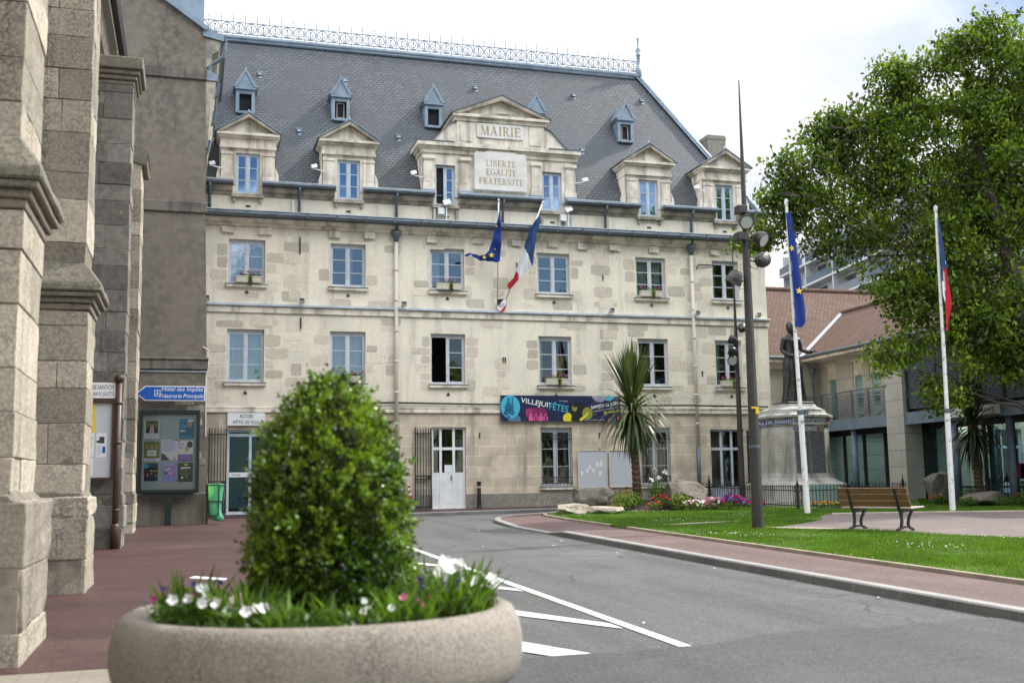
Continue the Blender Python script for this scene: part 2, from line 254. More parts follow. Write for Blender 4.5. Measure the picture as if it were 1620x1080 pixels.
MT['mauve'] = mat('banner_grey', (0.30, 0.30, 0.37), 0.6); MT['lilac'] = mat('paper_lilac', (0.30, 0.31, 0.62), 0.6); MT['purple'] = mat('paper_purple', (0.25, 0.10, 0.36), 0.6); MT['paper'] = mat('white_paper', (0.72, 0.73, 0.76), 0.6); MT['paperyellow'] = mat('yellow_paper', (0.72, 0.56, 0.07), 0.6)
MT['skin'] = mat('printed_skin', (0.45, 0.27, 0.19), 0.7); MT['ink'] = mat('ink', (0.05, 0.055, 0.07), 0.6); MT['darkgreen'] = mat('paper_dark_green', (0.02, 0.06, 0.03), 0.6); MT['leafprint'] = mat('paper_leaf_green', (0.14, 0.22, 0.05), 0.6); MT['magenta'] = mat('logo_magenta', (0.45, 0.01, 0.16), 0.5)
MT['tape_red'] = mat('red_tape', (0.5, 0.03, 0.03), 0.5); MT['box'] = mat('cream_flower_trough', (0.66, 0.61, 0.50), 0.6); MT['ochre'] = mat('yellow_sticker', (0.75, 0.5, 0.02), 0.5)

# ------------------------------------------------------------------ mesh builder
LOC = {}
def gz(x, y):
    return 0.0055*min(max(x, -40), 40) + 0.01885*min(max(y, -70), 9)
class MB:
    def __init__(s): s.v = []; s.f = []; s.m = []; s.t = []; s.has_t = False
    def add(s, vs, fs, mi=0, tint=None):
        b = len(s.v); s.v.extend([tuple(q) for q in vs])
        for k, f in enumerate(fs):
            s.f.append(tuple(b+i for i in f)); s.m.append(mi); s.t.append(0.5 if tint is None else tint)
        if tint is not None: s.has_t = True
        return s
    def box(s, x0, x1, y0, y1, z0, z1, mi=0, tint=None, taper=None, jit=0):
        if x0 > x1: x0, x1 = x1, x0
        if y0 > y1: y0, y1 = y1, y0
        if z0 > z1: z0, z1 = z1, z0
        vs = [[x, y, z] for z in (z0, z1) for y in (y0, y1) for x in (x0, x1)]
        if jit:
            for q in vs:
                for i in range(3): q[i] += random.uniform(-jit, jit)
        return s.add(vs, [(0, 2, 3, 1), (4, 5, 7, 6), (0, 1, 5, 4), (2, 6, 7, 3), (0, 4, 6, 2), (1, 3, 7, 5)], mi, tint)
    def obox(s, c, ax, ay, az, mi=0, tint=None):   # centre and three half-axis vectors
        c, ax, ay, az = map(Vector, (c, ax, ay, az))
        vs = [c+ax*i+ay*j+az*k for k in (-1, 1) for j in (-1, 1) for i in (-1, 1)]
        return s.add(vs, [(0, 2, 3, 1), (4, 5, 7, 6), (0, 1, 5, 4), (2, 6, 7, 3), (0, 4, 6, 2), (1, 3, 7, 5)], mi, tint)
    def bar(s, a, b, w, d, mi=0, up=(0, 0, 1)):
        a, b = Vector(a), Vector(b); t = (b-a); l = t.length; t.normalize(); u = Vector(up)
        if abs(t.dot(u)) > 0.95: u = Vector((0, 1, 0))
        r = t.cross(u).normalized(); u2 = r.cross(t)
        return s.obox((a+b)/2, t*l/2, r*w/2, u2*d/2, mi)
    def tube(s, pts, r, n=8, mi=0, tint=None, cap=True):
        pts = [Vector(p) for p in pts]; rs = r if isinstance(r, (list, tuple)) else [r]*len(pts)
        vs = []; fs = []; prev = None
        for i, p in enumerate(pts):
            t = (pts[min(i+1, len(pts)-1)] - pts[max(i-1, 0)]).normalized()
            if prev is None:
                a = Vector((0, 0, 1)) if abs(t.z) < 0.9 else Vector((1, 0, 0)); x = t.cross(a).normalized()
            else:
                x = (prev - t*prev.dot(t)).normalized()
            prev = x; y = t.cross(x)
            for k in range(n):
                an = 2*math.pi*k/n; vs.append(p + (x*math.cos(an) + y*math.sin(an))*rs[i])
        for i in range(len(pts)-1):
            for k in range(n):
                a = i*n+k; b = i*n+(k+1) % n; fs.append((a, b, b+n, a+n))
        if cap: fs.append(tuple(range(n-1, -1, -1))); fs.append(tuple((len(pts)-1)*n+k for k in range(n)))
        return s.add(vs, fs, mi, tint)
    def lathe(s, prof, n=24, o=(0, 0, 0), axis=(0, 0, 1), mi=0, closed=False):
        o = Vector(o); q = Vector(axis).to_track_quat('Z', 'Y'); vs = []; fs = []
        for r, z in prof:
            for k in range(n):
                a = 2*math.pi*k/n; vs.append(o + q @ Vector((r*math.cos(a), r*math.sin(a), z)))
        m = len(prof)
        for i in range(m-1 if not closed else m):
            for k in range(n):
                a = i*n+k; b = i*n+(k+1) % n; j = ((i+1) % m)*n
                fs.append((a, b, j+(k+1) % n, j+k))
        if not closed: fs.append(tuple(range(n-1, -1, -1))); fs.append(tuple((m-1)*n+k for k in range(n)))
        return s.add(vs, fs, mi)
    def prism(s, poly, y0, y1, mi=0, plane='XZ', tint=None):   # polygon in a plane, extruded along the third axis
        def P(a, b, c): return (a, c, b) if plane == 'XZ' else ((c, a, b) if plane == 'YZ' else (a, b, c))
        n = len(poly); vs = [P(a, b, y0) for a, b in poly] + [P(a, b, y1) for a, b in poly]
        fs = [tuple(range(n)), tuple(range(2*n-1, n-1, -1))] + [(i, n+i, n+(i+1) % n, (i+1) % n) for i in range(n)]
        return s.add(vs, fs, mi, tint)
    def poly(s, pts, mi=0, tint=None): return s.add(pts, [tuple(range(len(pts)))], mi, tint)
    def holed(s, x0, x1, z0, z1, holes, y, depth, mi=0, mfun=None):   # panel in XZ at y with rectangular holes and reveals
        xs = sorted({x0, x1, *[min(max(h[i], x0), x1) for h in holes for i in (0, 1)]}); zs = sorted({z0, z1, *[min(max(h[i], z0), z1) for h in holes for i in (2, 3)]})
        if mfun:
            zs = sorted(set(zs) | {q for q in mfun[1] if z0 < q < z1})
        for i in range(len(xs)-1):
            for k in range(len(zs)-1):
                cx, cz = (xs[i]+xs[i+1])/2, (zs[k]+zs[k+1])/2
                if any(h[0] < cx < h[1] and h[2] < cz < h[3] for h in holes): continue
                s.add([(xs[i], y, zs[k]), (xs[i+1], y, zs[k]), (xs[i+1], y, zs[k+1]), (xs[i], y, zs[k+1])], [(0, 1, 2, 3)], mfun[0](cz) if mfun else mi)
        for a, b, c, d in holes:
            mm = mfun[0]((c+d)/2) if mfun else mi; c = max(c, z0); d2 = min(d, z1)
            s.add([(a, y, c), (a, y+depth, c), (a, y+depth, d2), (a, y, d2)], [(0, 1, 2, 3)], mm)
            s.add([(b, y, c), (b, y+depth, c), (b, y+depth, d2), (b, y, d2)], [(3, 2, 1, 0)], mm)
            if d < z1: s.add([(a, y, d), (b, y, d), (b, y+depth, d), (a, y+depth, d)], [(3, 2, 1, 0)], mm)
            if c > z0: s.add([(a, y, c), (b, y, c), (b, y+depth, c), (a, y+depth, c)], [(0, 1, 2, 3)], mm)
        return s
    def text(s, txt, o, w=None, h=1.0, right=(1, 0, 0), up=(0, 0, 1), mi=0, shear=0.0, align='L', bold=0.0):
        vs, fs, bb = text_mesh(txt, bold); sc = h/max(bb[3]-bb[1], 1e-4) if h else 1
        sx = w/max(bb[2]-bb[0], 1e-4) if w else sc
        o, r, u = Vector(o), Vector(right), Vector(up); off = {'L': 0, 'C': -0.5, 'R': -1}[align]*(bb[2]-bb[0])*sx
        s.add([o + r*((x-bb[0])*sx + off + shear*(y-bb[1])*sc) + u*((y-bb[1])*sc) for x, y in vs], fs, mi); return s
    def rect(s, x0, x1, z0, z1, y, mi=0): return s.add([(x0, y, z0), (x1, y, z0), (x1, y, z1), (x0, y, z1)], [(0, 1, 2, 3)], mi)
    def disc(s, cx, cz, r, y, mi=0, n=28, clip=None, rz=None, a0=0, a1=2*math.pi):
        pts = [(cx+r*math.cos(a0+(a1-a0)*k/n), y, cz+(rz or r)*math.sin(a0+(a1-a0)*k/n)) for k in range(n + (0 if a1-a0 >= 6.28 else 1))]
        if clip: pts = [(min(max(p[0], clip[0]), clip[1]), y, min(max(p[2], clip[2]), clip[3])) for p in pts]
        return s.poly(pts, mi)
    def build(s, name, mats, parent=None, smooth=False, bevel=0, normals=True, uv=True, label=None, segs=1, erode=0):
        if not isinstance(mats, (list, tuple)): mats = [mats]
        base = Vector(LOC.get(parent.name, (0, 0, 0))) if parent else Vector((0, 0, 0))
        me = bpy.data.meshes.new(name)
        me.from_pydata([(v[0]-base.x, v[1]-base.y, v[2]-base.z) for v in s.v], [], s.f)
        for m in mats: me.materials.append(MT[m] if isinstance(m, str) else m)
        me.polygons.foreach_set('material_index', s.m)
        if s.has_t:
            a = me.attributes.new('tint', 'FLOAT', 'FACE'); a.data.foreach_set('value', s.t)
        if normals or bevel:
            bm = bmesh.new(); bm.from_mesh(me)
            if normals: bmesh.ops.recalc_face_normals(bm, faces=bm.faces)
            if bevel:
                es = [e for e in bm.edges if len(e.link_faces) == 2 and e.calc_face_angle(0) > 0.5]
                bmesh.ops.bevel(bm, geom=es, offset=bevel, segments=segs, affect='EDGES', profile=0.5, clamp_overlap=True)
            if erode:
                bmesh.ops.subdivide_edges(bm, edges=[e for e in bm.edges if e.calc_length() > 0.12], cuts=3, use_grid_fill=True); bm.normal_update()
                nz = [mnoise.noise((v.co+base)*5.5)*erode + mnoise.noise((v.co+base)*15)*erode*.6 - max(0, mnoise.noise((v.co+base)*3.1+Vector((9, 4, 1)))-.28)*erode*3.5 for v in bm.verts]
                for v, q in zip(bm.verts, nz): v.co += v.normal*q
            bm.to_mesh(me); bm.free()
        if uv: auto_uv(me, base)
        if smooth: me.polygons.foreach_set('use_smooth', [True]*len(me.polygons))
        me.update(); o = bpy.data.objects.new(name, me); COL.objects.link(o)
        if parent: o.parent = parent; LOC[o.name] = tuple(base)
        else: LOC[o.name] = (0, 0, 0)
        if label: o['label'] = label
        return o
def auto_uv(me, base):
    nl = len(me.loops)
    if not nl: return
    co = np.empty(len(me.vertices)*3); me.vertices.foreach_get('co', co); co = co.reshape(-1, 3) + np.array(base)
    vi = np.empty(nl, int); me.loops.foreach_get('vertex_index', vi)
    pn = np.empty(len(me.polygons)*3); me.polygons.foreach_get('normal', pn); pn = pn.reshape(-1, 3)
    ls = np.empty(len(me.polygons), int); me.polygons.foreach_get('loop_total', ls); n = np.repeat(pn, ls, 0)
    p = co[vi]; t = np.stack([-n[:, 1], n[:, 0], 0*n[:, 0]], 1); ln = np.linalg.norm(t, axis=1)
    flat_ = ln < 0.2; t[flat_] = (1, 0, 0); ln[flat_] = 1; t /= ln[:, None]
    b = np.cross(n, t); b[flat_] = (0, 1, 0)
    uvs = np.stack([(p*t).sum(1), (p*b).sum(1)], 1); u = me.uv_layers.new(name='UVMap'); u.data.foreach_set('uv', uvs.ravel())
_tc = {}
def text_mesh(txt, bold=0.0):
    if (txt, bold) in _tc: return _tc[(txt, bold)]
    c = bpy.data.curves.new('t', 'FONT'); c.body = txt; c.size = 1; c.resolution_u = 3; c.offset = bold
    o = bpy.data.objects.new('t', c); COL.objects.link(o); dg = bpy.context.evaluated_depsgraph_get(); dg.update()
    me = bpy.data.meshes.new_from_object(o.evaluated_get(dg)); vs = [(v.co.x, v.co.y) for v in me.vertices]; fs = [tuple(p.vertices) for p in me.polygons]
    bpy.data.objects.remove(o); bpy.data.curves.remove(c); bpy.data.meshes.remove(me)
    a = np.array(vs) if vs else np.zeros((1, 2)); bb = (*a.min(0), *a.max(0)); _tc[(txt, bold)] = (vs, fs, bb); return _tc[(txt, bold)]
def props(o, label, cat, group=None, kind=None):
    o['label'] = label; o['category'] = cat
    if group: o['group'] = group
    if kind: o['kind'] = kind
    return o
def thing(name, label, cat, loc, group=None):
    o = bpy.data.objects.new(name, None); COL.objects.link(o); o.location = loc; o.empty_display_size = 0.2; LOC[o.name] = tuple(loc)
    return props(o, label, cat, group)
def single(mb, name, mats, label, cat, group=None, **k):   # a thing that is one mesh, its origin at its base
    vs = np.array(mb.v); c = (vs.min(0)+vs.max(0))/2; base = (c[0], c[1], vs[:, 2].min())
    mb.v = [tuple(q) for q in (vs - np.array(base))]
    o = mb.build(name, mats, **k); o.location = base
    return props(o, label, cat, group)
def struct(mb, name, mats, **k):
    o = mb.build(name, mats, **k); o['kind'] = 'structure'; return o
def copy_tree(o, loc=None, parent=None):
    c = o.copy(); COL.objects.link(c); c.parent = parent
    if loc is not None: c.location = loc
    for ch in o.children: copy_tree(ch, None, c)
    return c
def sheet(outline, step, y=None, fn=None, cls=None):   # cloth: outline in XZ -> triangulated grid; fn(x,z)->y ; cls(x,z)->material
    pts = np.array(outline); x0, z0 = pts.min(0); x1, z1 = pts.max(0); ins = []
    def inside(x, z):
        c = False; j = len(outline)-1
        for i in range(len(outline)):
            a, b = outline[i], outline[j]
            if (a[1] > z) != (b[1] > z) and x < (b[0]-a[0])*(z-a[1])/(b[1]-a[1])+a[0]: c = not c
            j = i
        return c
    dense = []
    for i in range(len(outline)):
        a, b = np.array(outline[i]), np.array(outline[(i+1) % len(outline)]); n = max(1, int(np.hypot(*(b-a))/step))
        dense += [tuple(a+(b-a)*k/n) for k in range(n)]
    zs = np.arange(z0, z1, step); xs = np.arange(x0, x1, step)
    for x in xs:
        for z in zs:
            if inside(x, z) and min(math.hypot(x-q[0], z-q[1]) for q in dense) > step*0.45: ins.append((x, z))
    allp = [Vector(p) for p in dense] + [Vector(p) for p in ins]; nb = len(dense)
    v2, _, tri, *_r = delaunay_2d_cdt(allp, [(i, (i+1) % nb) for i in range(nb)], [], 1, 1e-5)
    mb = MB()
    for t in tri:
        cx, cz = sum(v2[i].x for i in t)/3, sum(v2[i].y for i in t)/3
        if not inside(cx, cz): continue
        mb.add([(v2[i].x, fn(v2[i].x, v2[i].y), v2[i].y) for i in t], [(0, 1, 2)], cls(cx, cz) if cls else 0)
    # weld
    key = {}; nv = []; mp = []
    for q in mb.v:
        k = (round(q[0], 5), round(q[2], 5))
        if k not in key: key[k] = len(nv); nv.append(q)
        mp.append(key[k])
    mb.v = nv; mb.f = [tuple(mp[i] for i in f) for f in mb.f]
    return mb
def star(mb, cx, cz, r, y, mi=0, tilt=0):
    pts = []
    for k in range(10):
        a = math.pi/2 + k*math.pi/5 + tilt; q = r if k % 2 == 0 else r*0.42; pts.append((cx+q*math.cos(a), y if not callable(y) else y(cx, cz), cz+q*math.sin(a)))
    mb.poly(pts, mi)

# ================================================================== GROUND
def gpoly(mb, pts, off, mi=0, step=None):
    mb.add([(x, y, gz(x, y)+off) for x, y in pts], [tuple(range(len(pts)))], mi)
mb = MB()
xs = [-400, -120, -40, -25, -10, 0, 10, 25, 40, 120, 400]; ys = [-400, -150, -70, -50, -35, -20, -8, 0, 9, 30, 100, 400]
for i in range(len(xs)-1):
    for j in range(len(ys)-1):
        mb.add([(x, y, gz(x, y)-0.11) for x, y in ((xs[i], ys[j]), (xs[i+1], ys[j]), (xs[i+1], ys[j+1]), (xs[i], ys[j+1]))], [(0, 1, 2, 3)])
struct(mb, 'road', 'asphalt', smooth=True)
# fresh asphalt across the foreground, a few mm above
mb = MB(); gpoly(mb, [(-8.4, -29.3), (-7.1, -29.22), (-6.3, -29.22), (-5.5, -29.2), (-4.9, -28.95), (-4.3, -28.75), (-3.4, -28.85), (-2.6, -28.7), (-1.8, -28.75), (-1.8, -60), (-30, -60), (-30, -36), (-8.4, -36)], -0.096)
struct(mb, 'road_patch', 'asphalt_new')
# left red pavement
mb = MB()
gpoly(mb, [(-16, -29.05), (-8.2, -29.05), (-8.0, -22), (-7.7, -9), (-7.0, -3.2), (-3.2, -2.4), (2.9, -1.75), (14, -1.75), (14, 0.0), (-16, 0.0)], 0.0)
struct(mb, 'pavement', 'redpave')
mb = MB()   # kerb along it
path = [(-8.2, -29.05), (-8.0, -22), (-7.7, -9), (-7.0, -3.2), (-3.2, -2.4), (2.9, -1.75)]
def kerb(mb, path, w, top, bot, side=1, mi_top=0, mi_side=1, chamfer=0.02):
    P = [Vector((x, y)) for x, y in path]; off = []
    for i, p in enumerate(P):
        t = (P[min(i+1, len(P)-1)] - P[max(i-1, 0)]).normalized(); off.append(p + Vector((t.y, -t.x))*w*side)
    for i in range(len(P)-1):
        a, b, c, d = P[i], P[i+1], off[i+1], off[i]
        ch = 0.02*side
        def z(p, h): return (p.x, p.y, gz(p.x, p.y)+h)
        hi = top[i] if isinstance(top, list) else top; hj = top[i+1] if isinstance(top, list) else top
        mb.add([z(a, hi), z(b, hj), z(c, hj), z(d, hi)], [(0, 1, 2, 3)], mi_top)
        c2 = c + (c-b).normalized()*0.02; d2 = d + (d-a).normalized()*0.02
        mb.add([z(d, hi), z(c, hj), z(c2, hj-0.02), z(d2, hi-0.02)], [(0, 1, 2, 3)], mi_top)
        mb.add([z(d2, hi-0.02), z(c2, hj-0.02), z(c2, bot), z(d2, bot)], [(0, 1, 2, 3)], mi_side)
        mb.add([z(a, hi), z(b, hj), z(b, bot), z(a, bot)], [(3, 2, 1, 0)], mi_side)
kerb(mb, path, 0.14, 0.004, -0.115)
struct(mb, 'kerb', ['kerbtop', 'kerb'])
# pale slabs in the near left corner
mb = MB(); gpoly(mb, [(-16, -40), (-9.2, -40), (-8.2, -29.05), (-16, -29.05)], 0.004)
struct(mb, 'paving_slabs', 'slabs')
# right island: kerb, red path, lawn, pink square
KP = [(-1.58, -60), (-1.6, -30), (-1.62, -22), (-1.6, -14.3), (-1.62, -13.2), (-1.63, -10.6), (-1.6, -9.4), (-1.45, -7.9), (-1.05, -6.5), (-0.3, -5.4), (1.0, -4.5), (3.4, -3.7), (8, -3.2)]
KT = [0.01, 0.01, 0.01, 0.01, -0.07, -0.07, -0.03, -0.02, -0.02, -0.02, -0.02, -0.02, -0.02]
mb = MB(); kerb(mb, KP, 0.16, KT, -0.115, side=-1)
struct(mb, 'kerb.001', ['kerbtop', 'kerb'])
mb = MB(); 
inner = KP; edge = [(-0.05, -60), (-0.1, -30), (-0.15, -22), (-0.15, -14), (-0.12, -10), (0.0, -7.5), (0.3, -6.3), (1.5, -4.9), (3.6, -3.85), (8, -3.35)]
mb.add([(x, y, gz(x, y)+h) for (x, y), h in zip(KP, KT)] + [(x, y, gz(x, y)+0.005) for x, y in reversed(edge)], [tuple(range(len(KP)+len(edge)))])
bm = bmesh.new(); vs = [bm.verts.new(v) for v in mb.v]; f = bm.faces.new(vs); bmesh.ops.triangulate(bm, faces=[f]); mb2 = MB(); bm.verts.index_update()
mb2.add([tuple(v.co) for v in bm.verts], [tuple(v.index for v in f.verts) for f in bm.faces]); bm.free()
struct(mb2, 'pavement.001', 'redpave2', normals=True)
mb = MB(); E1 = [(-0.05, -60), (-0.1, -30), (-0.15, -22), (-0.15, -14.2)]; E2 = [(-0.15, -13.2), (-0.12, -10), (0.0, -7.5), (0.3, -6.3), (1.5, -4.9), (3.6, -3.85)]
for e in (E1, E2): kerb(mb, e, 0.10, 0.06, -0.02, side=1, mi_top=0, mi_side=0)
struct(mb, 'lawn_edging', 'edging')
PLAZA = [(2.7, -15.9), (3.3, -16.75), (3.95, -17.35), (4.6, -19), (5.3, -21.2), (5.6, -26), (5.6, -60), (40, -60), (40, -13.6), (12.4, -12.5), (9.3, -11.3), (7.4, -10.9), (6.6, -11.6), (5.6, -13.4)]
mb = MB(); gpoly(mb, PLAZA, 0.018); 
struct(mb, 'square', 'plaza')
mb = MB(); gpoly(mb, [(-0.1, -60), (-0.06, -30), (-0.1, -22), (-0.1, -14.2), (-0.1, -13.2), (-0.08, -10), (0.05, -7.5), (0.36, -6.25), (1.55, -4.85), (3.65, -3.8), (8, -3.3), (8, -1.2), (40, -1.2), (40, -60)], 0.012)
struct(mb, 'lawn', 'lawn')
mb = MB(); kerb(mb, [(7.35, -10.95), (9.3, -11.35), (12.4, -12.55), (20, -13.3)], 0.1, 0.05, 0.0, side=1, mi_top=0, mi_side=0); struct(mb, 'lawn_edging.001', 'edging')
mb = MB(); gpoly(mb, [(0.0, -13.9), (3.5, -13.0), (3.5, -12.75), (0.0, -13.5)], 0.03); gpoly(mb, [(2.45, -15.7), (3.5, -16.9), (4.15, -17.5), (4.3, -17.2), (3.6, -16.2), (2.75, -15.3)], 0.034); struct(mb, 'footpath', 'edging')
# road paint: long line and hatching
mb = MB()
def stripe(a, b, w, off=-0.101):
    a, b = Vector(a), Vector(b); t = (b-a).normalized(); n = Vector((t.y, -t.x))*w/2
    gpoly(mb, [a+n, b+n, b-n, a-n], off)
stripe((-5.66, -12.4), (-5.61, -29.15), 0.13)
for y in (-13.6, -17.1, -20.67, -24.2, -27.75, -31.2):
    gpoly(mb, [(-7.7, y+4.55), (-7.7, y+3.45), (-5.73, y-0.2), (-5.73, y+0.2)], -0.100)
struct(mb, 'road_marking', 'line')
nl_ = 90; lx_ = rng.uniform(-10.8, -1.9, nl_); ly_ = rng.uniform(-29, -4, nl_); near = rng.uniform(0, 1, nl_) < .45; lx_[near] = -1.9-np.abs(rng.normal(0, .25, near.sum())); la_ = rng.uniform(0, 6.28, nl_); ls_ = rng.uniform(.015, .04, nl_)
lz_ = 0.0055*lx_+0.01885*ly_+np.where(lx_ < -7.9, .012, -.094)
co = np.stack([np.stack([lx_+np.cos(la_+a)*ls_*q, ly_+np.sin(la_+a)*ls_*q, lz_+h], 1) for a, q, h in ((0, 1, 0), (1.57, .5, .008), (3.14, 1, .004), (4.71, .5, .0))], 1).reshape(-1, 3); LITTER = (co, nl_)
# raised flower bed earth under the palm and behind the boulders
def mound(name, cx, cy, rx, ry, h, m='soil'):
    mb = MB(); n = 28; rings = 6; vs = []; fs = []
    for i in range(rings+1):
        t = i/rings
        for k in range(n):
            a = 2*math.pi*k/n; wob = 1+0.1*math.sin(3*a+cx)+0.06*math.sin(7*a); x = cx+rx*t*wob*math.cos(a); y = cy+ry*t*wob*math.sin(a)
            vs.append((x, y, gz(x, y)-0.02+h*(math.cos(t*math.pi)*0.5+0.5)))
    for i in range(rings):
        for k in range(n): fs.append((i*n+k, i*n+(k+1) % n, (i+1)*n+(k+1) % n, (i+1)*n+k))
    mb.add(vs, fs); return struct(mb, name, m, smooth=True)
mound('flower_bed', 4.4, -5.2, 3.0, 1.3, 0.36); mound('flower_bed.001', 16.0, -6.8, 2.2, 3.2, 0.3); mound('flower_bed.002', 10.0, -7.2, 1.9, 0.8, 0.06)

# grass blades
def in_poly(x, y, P):
    c = np.zeros(len(x), bool); j = len(P)-1
    for i in range(len(P)):
        a, b = P[i], P[j]
        if a[1] != b[1]: c ^= ((a[1] > y) != (b[1] > y)) & (x < (b[0]-a[0])*(y-a[1])/(b[1]-a[1])+a[0])
        j = i
    return c
def raw_mesh(name, co, faces_n, mats, tint=None, mi=None, parent=None, smooth=False):   # co: (nfaces*faces_n, 3) unshared corners
    nf = len(co)//faces_n; me = bpy.data.meshes.new(name); me.vertices.add(len(co)); me.vertices.foreach_set('co', np.ascontiguousarray(co, dtype=np.float32).ravel())
    me.loops.add(len(co)); me.loops.foreach_set('vertex_index', np.arange(len(co), dtype=np.int32)); me.polygons.add(nf)
    me.polygons.foreach_set('loop_start', np.arange(0, len(co), faces_n, dtype=np.int32))
    for m in (mats if isinstance(mats, (list, tuple)) else [mats]): me.materials.append(MT[m])
    if mi is not None: me.polygons.foreach_set('material_index', np.asarray(mi, dtype=np.int32))
    if tint is not None: a = me.attributes.new('tint', 'FLOAT', 'FACE'); a.data.foreach_set('value', np.asarray(tint, dtype=np.float32))
    me.update(calc_edges=True); me.validate(); o = bpy.data.objects.new(name, me); COL.objects.link(o); LOC[o.name] = LOC.get(parent.name, (0, 0, 0)) if parent else (0, 0, 0)
    if parent: o.parent = parent
    return o

def blades(poly, dens, hmin, hmax, excl=()):
    P = np.array(poly); x0, y0 = P.min(0); x1, y1 = P.max(0); n = int((x1-x0)*(y1-y0)*dens)
    x = rng.uniform(x0, x1, n); y = rng.uniform(y0, y1, n); k = in_poly(x, y, poly)
    for e in excl: k &= ~in_poly(x, y, e)
    return x[k], y[k], rng.uniform(hmin, hmax, k.sum())
G = [blades([(-0.1, -30), (-0.1, -14.2), (-0.1, -13.2), (-0.08, -10), (0.05, -7.5), (0.36, -6.25), (1.55, -4.85), (3.65, -3.8), (8, -3.3), (8.2, -8), (12.5, -8), (16, -3), (16, -13), (5.5, -12.5), (5.4, -30)], 1100, 0.035, 0.075, [PLAZA]),
     blades([(-0.1, -29), (-0.1, -20), (5.3, -20), (5.3, -29)], 900, 0.03, 0.07, [PLAZA])]
gx, gy, gh = (np.concatenate([g[i] for g in G]) for i in range(3)); n = len(gx)
gzv = 0.0055*gx + 0.01885*gy + 0.01; an = rng.uniform(0, 6.28, n); w = rng.uniform(0.004, 0.008, n)*1.3; lean = rng.uniform(0, 0.035, n); la = rng.uniform(0, 6.28, n)
gh = gh*(0.8+0.5*np.sin(gx*1.7+1)*np.sin(gy*1.3))
co = np.stack([np.stack([gx-np.cos(an)*w, gy-np.sin(an)*w, gzv], 1), np.stack([gx+np.cos(an)*w, gy+np.sin(an)*w, gzv], 1), np.stack([gx+np.cos(la)*lean, gy+np.sin(la)*lean, gzv+gh], 1)], 1).reshape(-1, 3)
o = raw_mesh('grass', co, 3, 'grass', rng.uniform(0, 1, n)); o['kind'] = 'stuff'

o = raw_mesh('leaf_litter', LITTER[0], 4, ['curtain', 'yellowgreen', 'edging'], rng.uniform(0, 1, LITTER[1]), rng.integers(0, 3, LITTER[1])); o['kind'] = 'stuff'
dx_ = rng.uniform(-0.1, 8, 5000); dy_ = rng.uniform(-27, -5, 5000); cl_ = np.sin(dx_*1.9+dy_*.7)+np.sin(dy_*1.3-dx_*.6); kk = in_poly(dx_, dy_, [(-0.05, -27), (-0.1, -14.2), (0.05, -7.5), (1.55, -5.2), (7, -8), (6.5, -11), (2.6, -15.6), (5.2, -21.5), (5.4, -27)]) & ~in_poly(dx_, dy_, PLAZA) & (cl_ > 1.15)
dx_, dy_ = dx_[kk], dy_[kk]; nd = len(dx_); dz_ = 0.0055*dx_+0.01885*dy_+.07; rr = rng.uniform(.008, .016, nd)
co = np.stack([np.stack([dx_+a*rr, dy_+b*rr, dz_+c*rr], 1) for a, b, c in ((-1, 0, 0), (0, -1, .5), (1, 0, .3), (0, 1, .6))], 1).reshape(-1, 3)
o = raw_mesh('daisies', co, 4, ['petal_white', 'petal_yellow'], rng.uniform(0, 1, nd), (rng.uniform(0, 1, nd) > .9).astype(int)); o['kind'] = 'stuff'

# ================================================================== TOWN HALL
TH = thing('town_hall', 'cream stone town hall with steep slate roof, dormers and iron cresting', 'building', (0.95, 0.0, 0.0))
TOP = 11.31
W3 = [(-8.88, -7.64), (-5.38, -4.13), (-1.78, -0.5), (2.29, 3.58), (6.25, 7.5), (9.48, 10.62)]
F3, F2 = (7.83, 9.4), (4.42, 6.25)
ATT = [(-8.69, -7.87), (-5.16, -4.34), (6.48, 7.28), (9.74, 10.52)]; ATTC = [(-1.58, -0.83), (2.54, 3.32)]
ACC, DOOR, DOOR2 = (-8.81, -7.16, -0.05, 2.79), (-1.75, -0.51, 0.0, 2.88), (9.13, 10.58, -0.02, 2.79)
GW = [(2.3, 3.53, 0.73, 2.87), (6.25, 7.47, 0.72, 2.86), (-5.4, -4.1, 0.73, 2.87)]
holes = [(a, b, *F3) for a, b in W3] + [(a, b, *F2) for a, b in W3] + [(a, b, 10.99, TOP+0.1) for a, b in ATT+ATTC] + [ACC, DOOR, DOOR2] + GW
mb = MB()
mb.holed(-14, 11.8, -0.5, TOP, holes, 0.0, 0.24, mfun=(lambda z: 1 if z < 3.4 else 0, [3.4]))
mb.box(11.5, 11.8, 0.3, 7.4, -0.5, TOP, 0); mb.box(-14, 11.8, 7.1, 7.4, -0.5, TOP, 0)
mb.add([(11.8, 0, -0.5), (11.8, 0.3, -0.5), (11.8, 0.3, TOP), (11.8, 0, TOP)], [(0, 1, 2, 3)], 0)
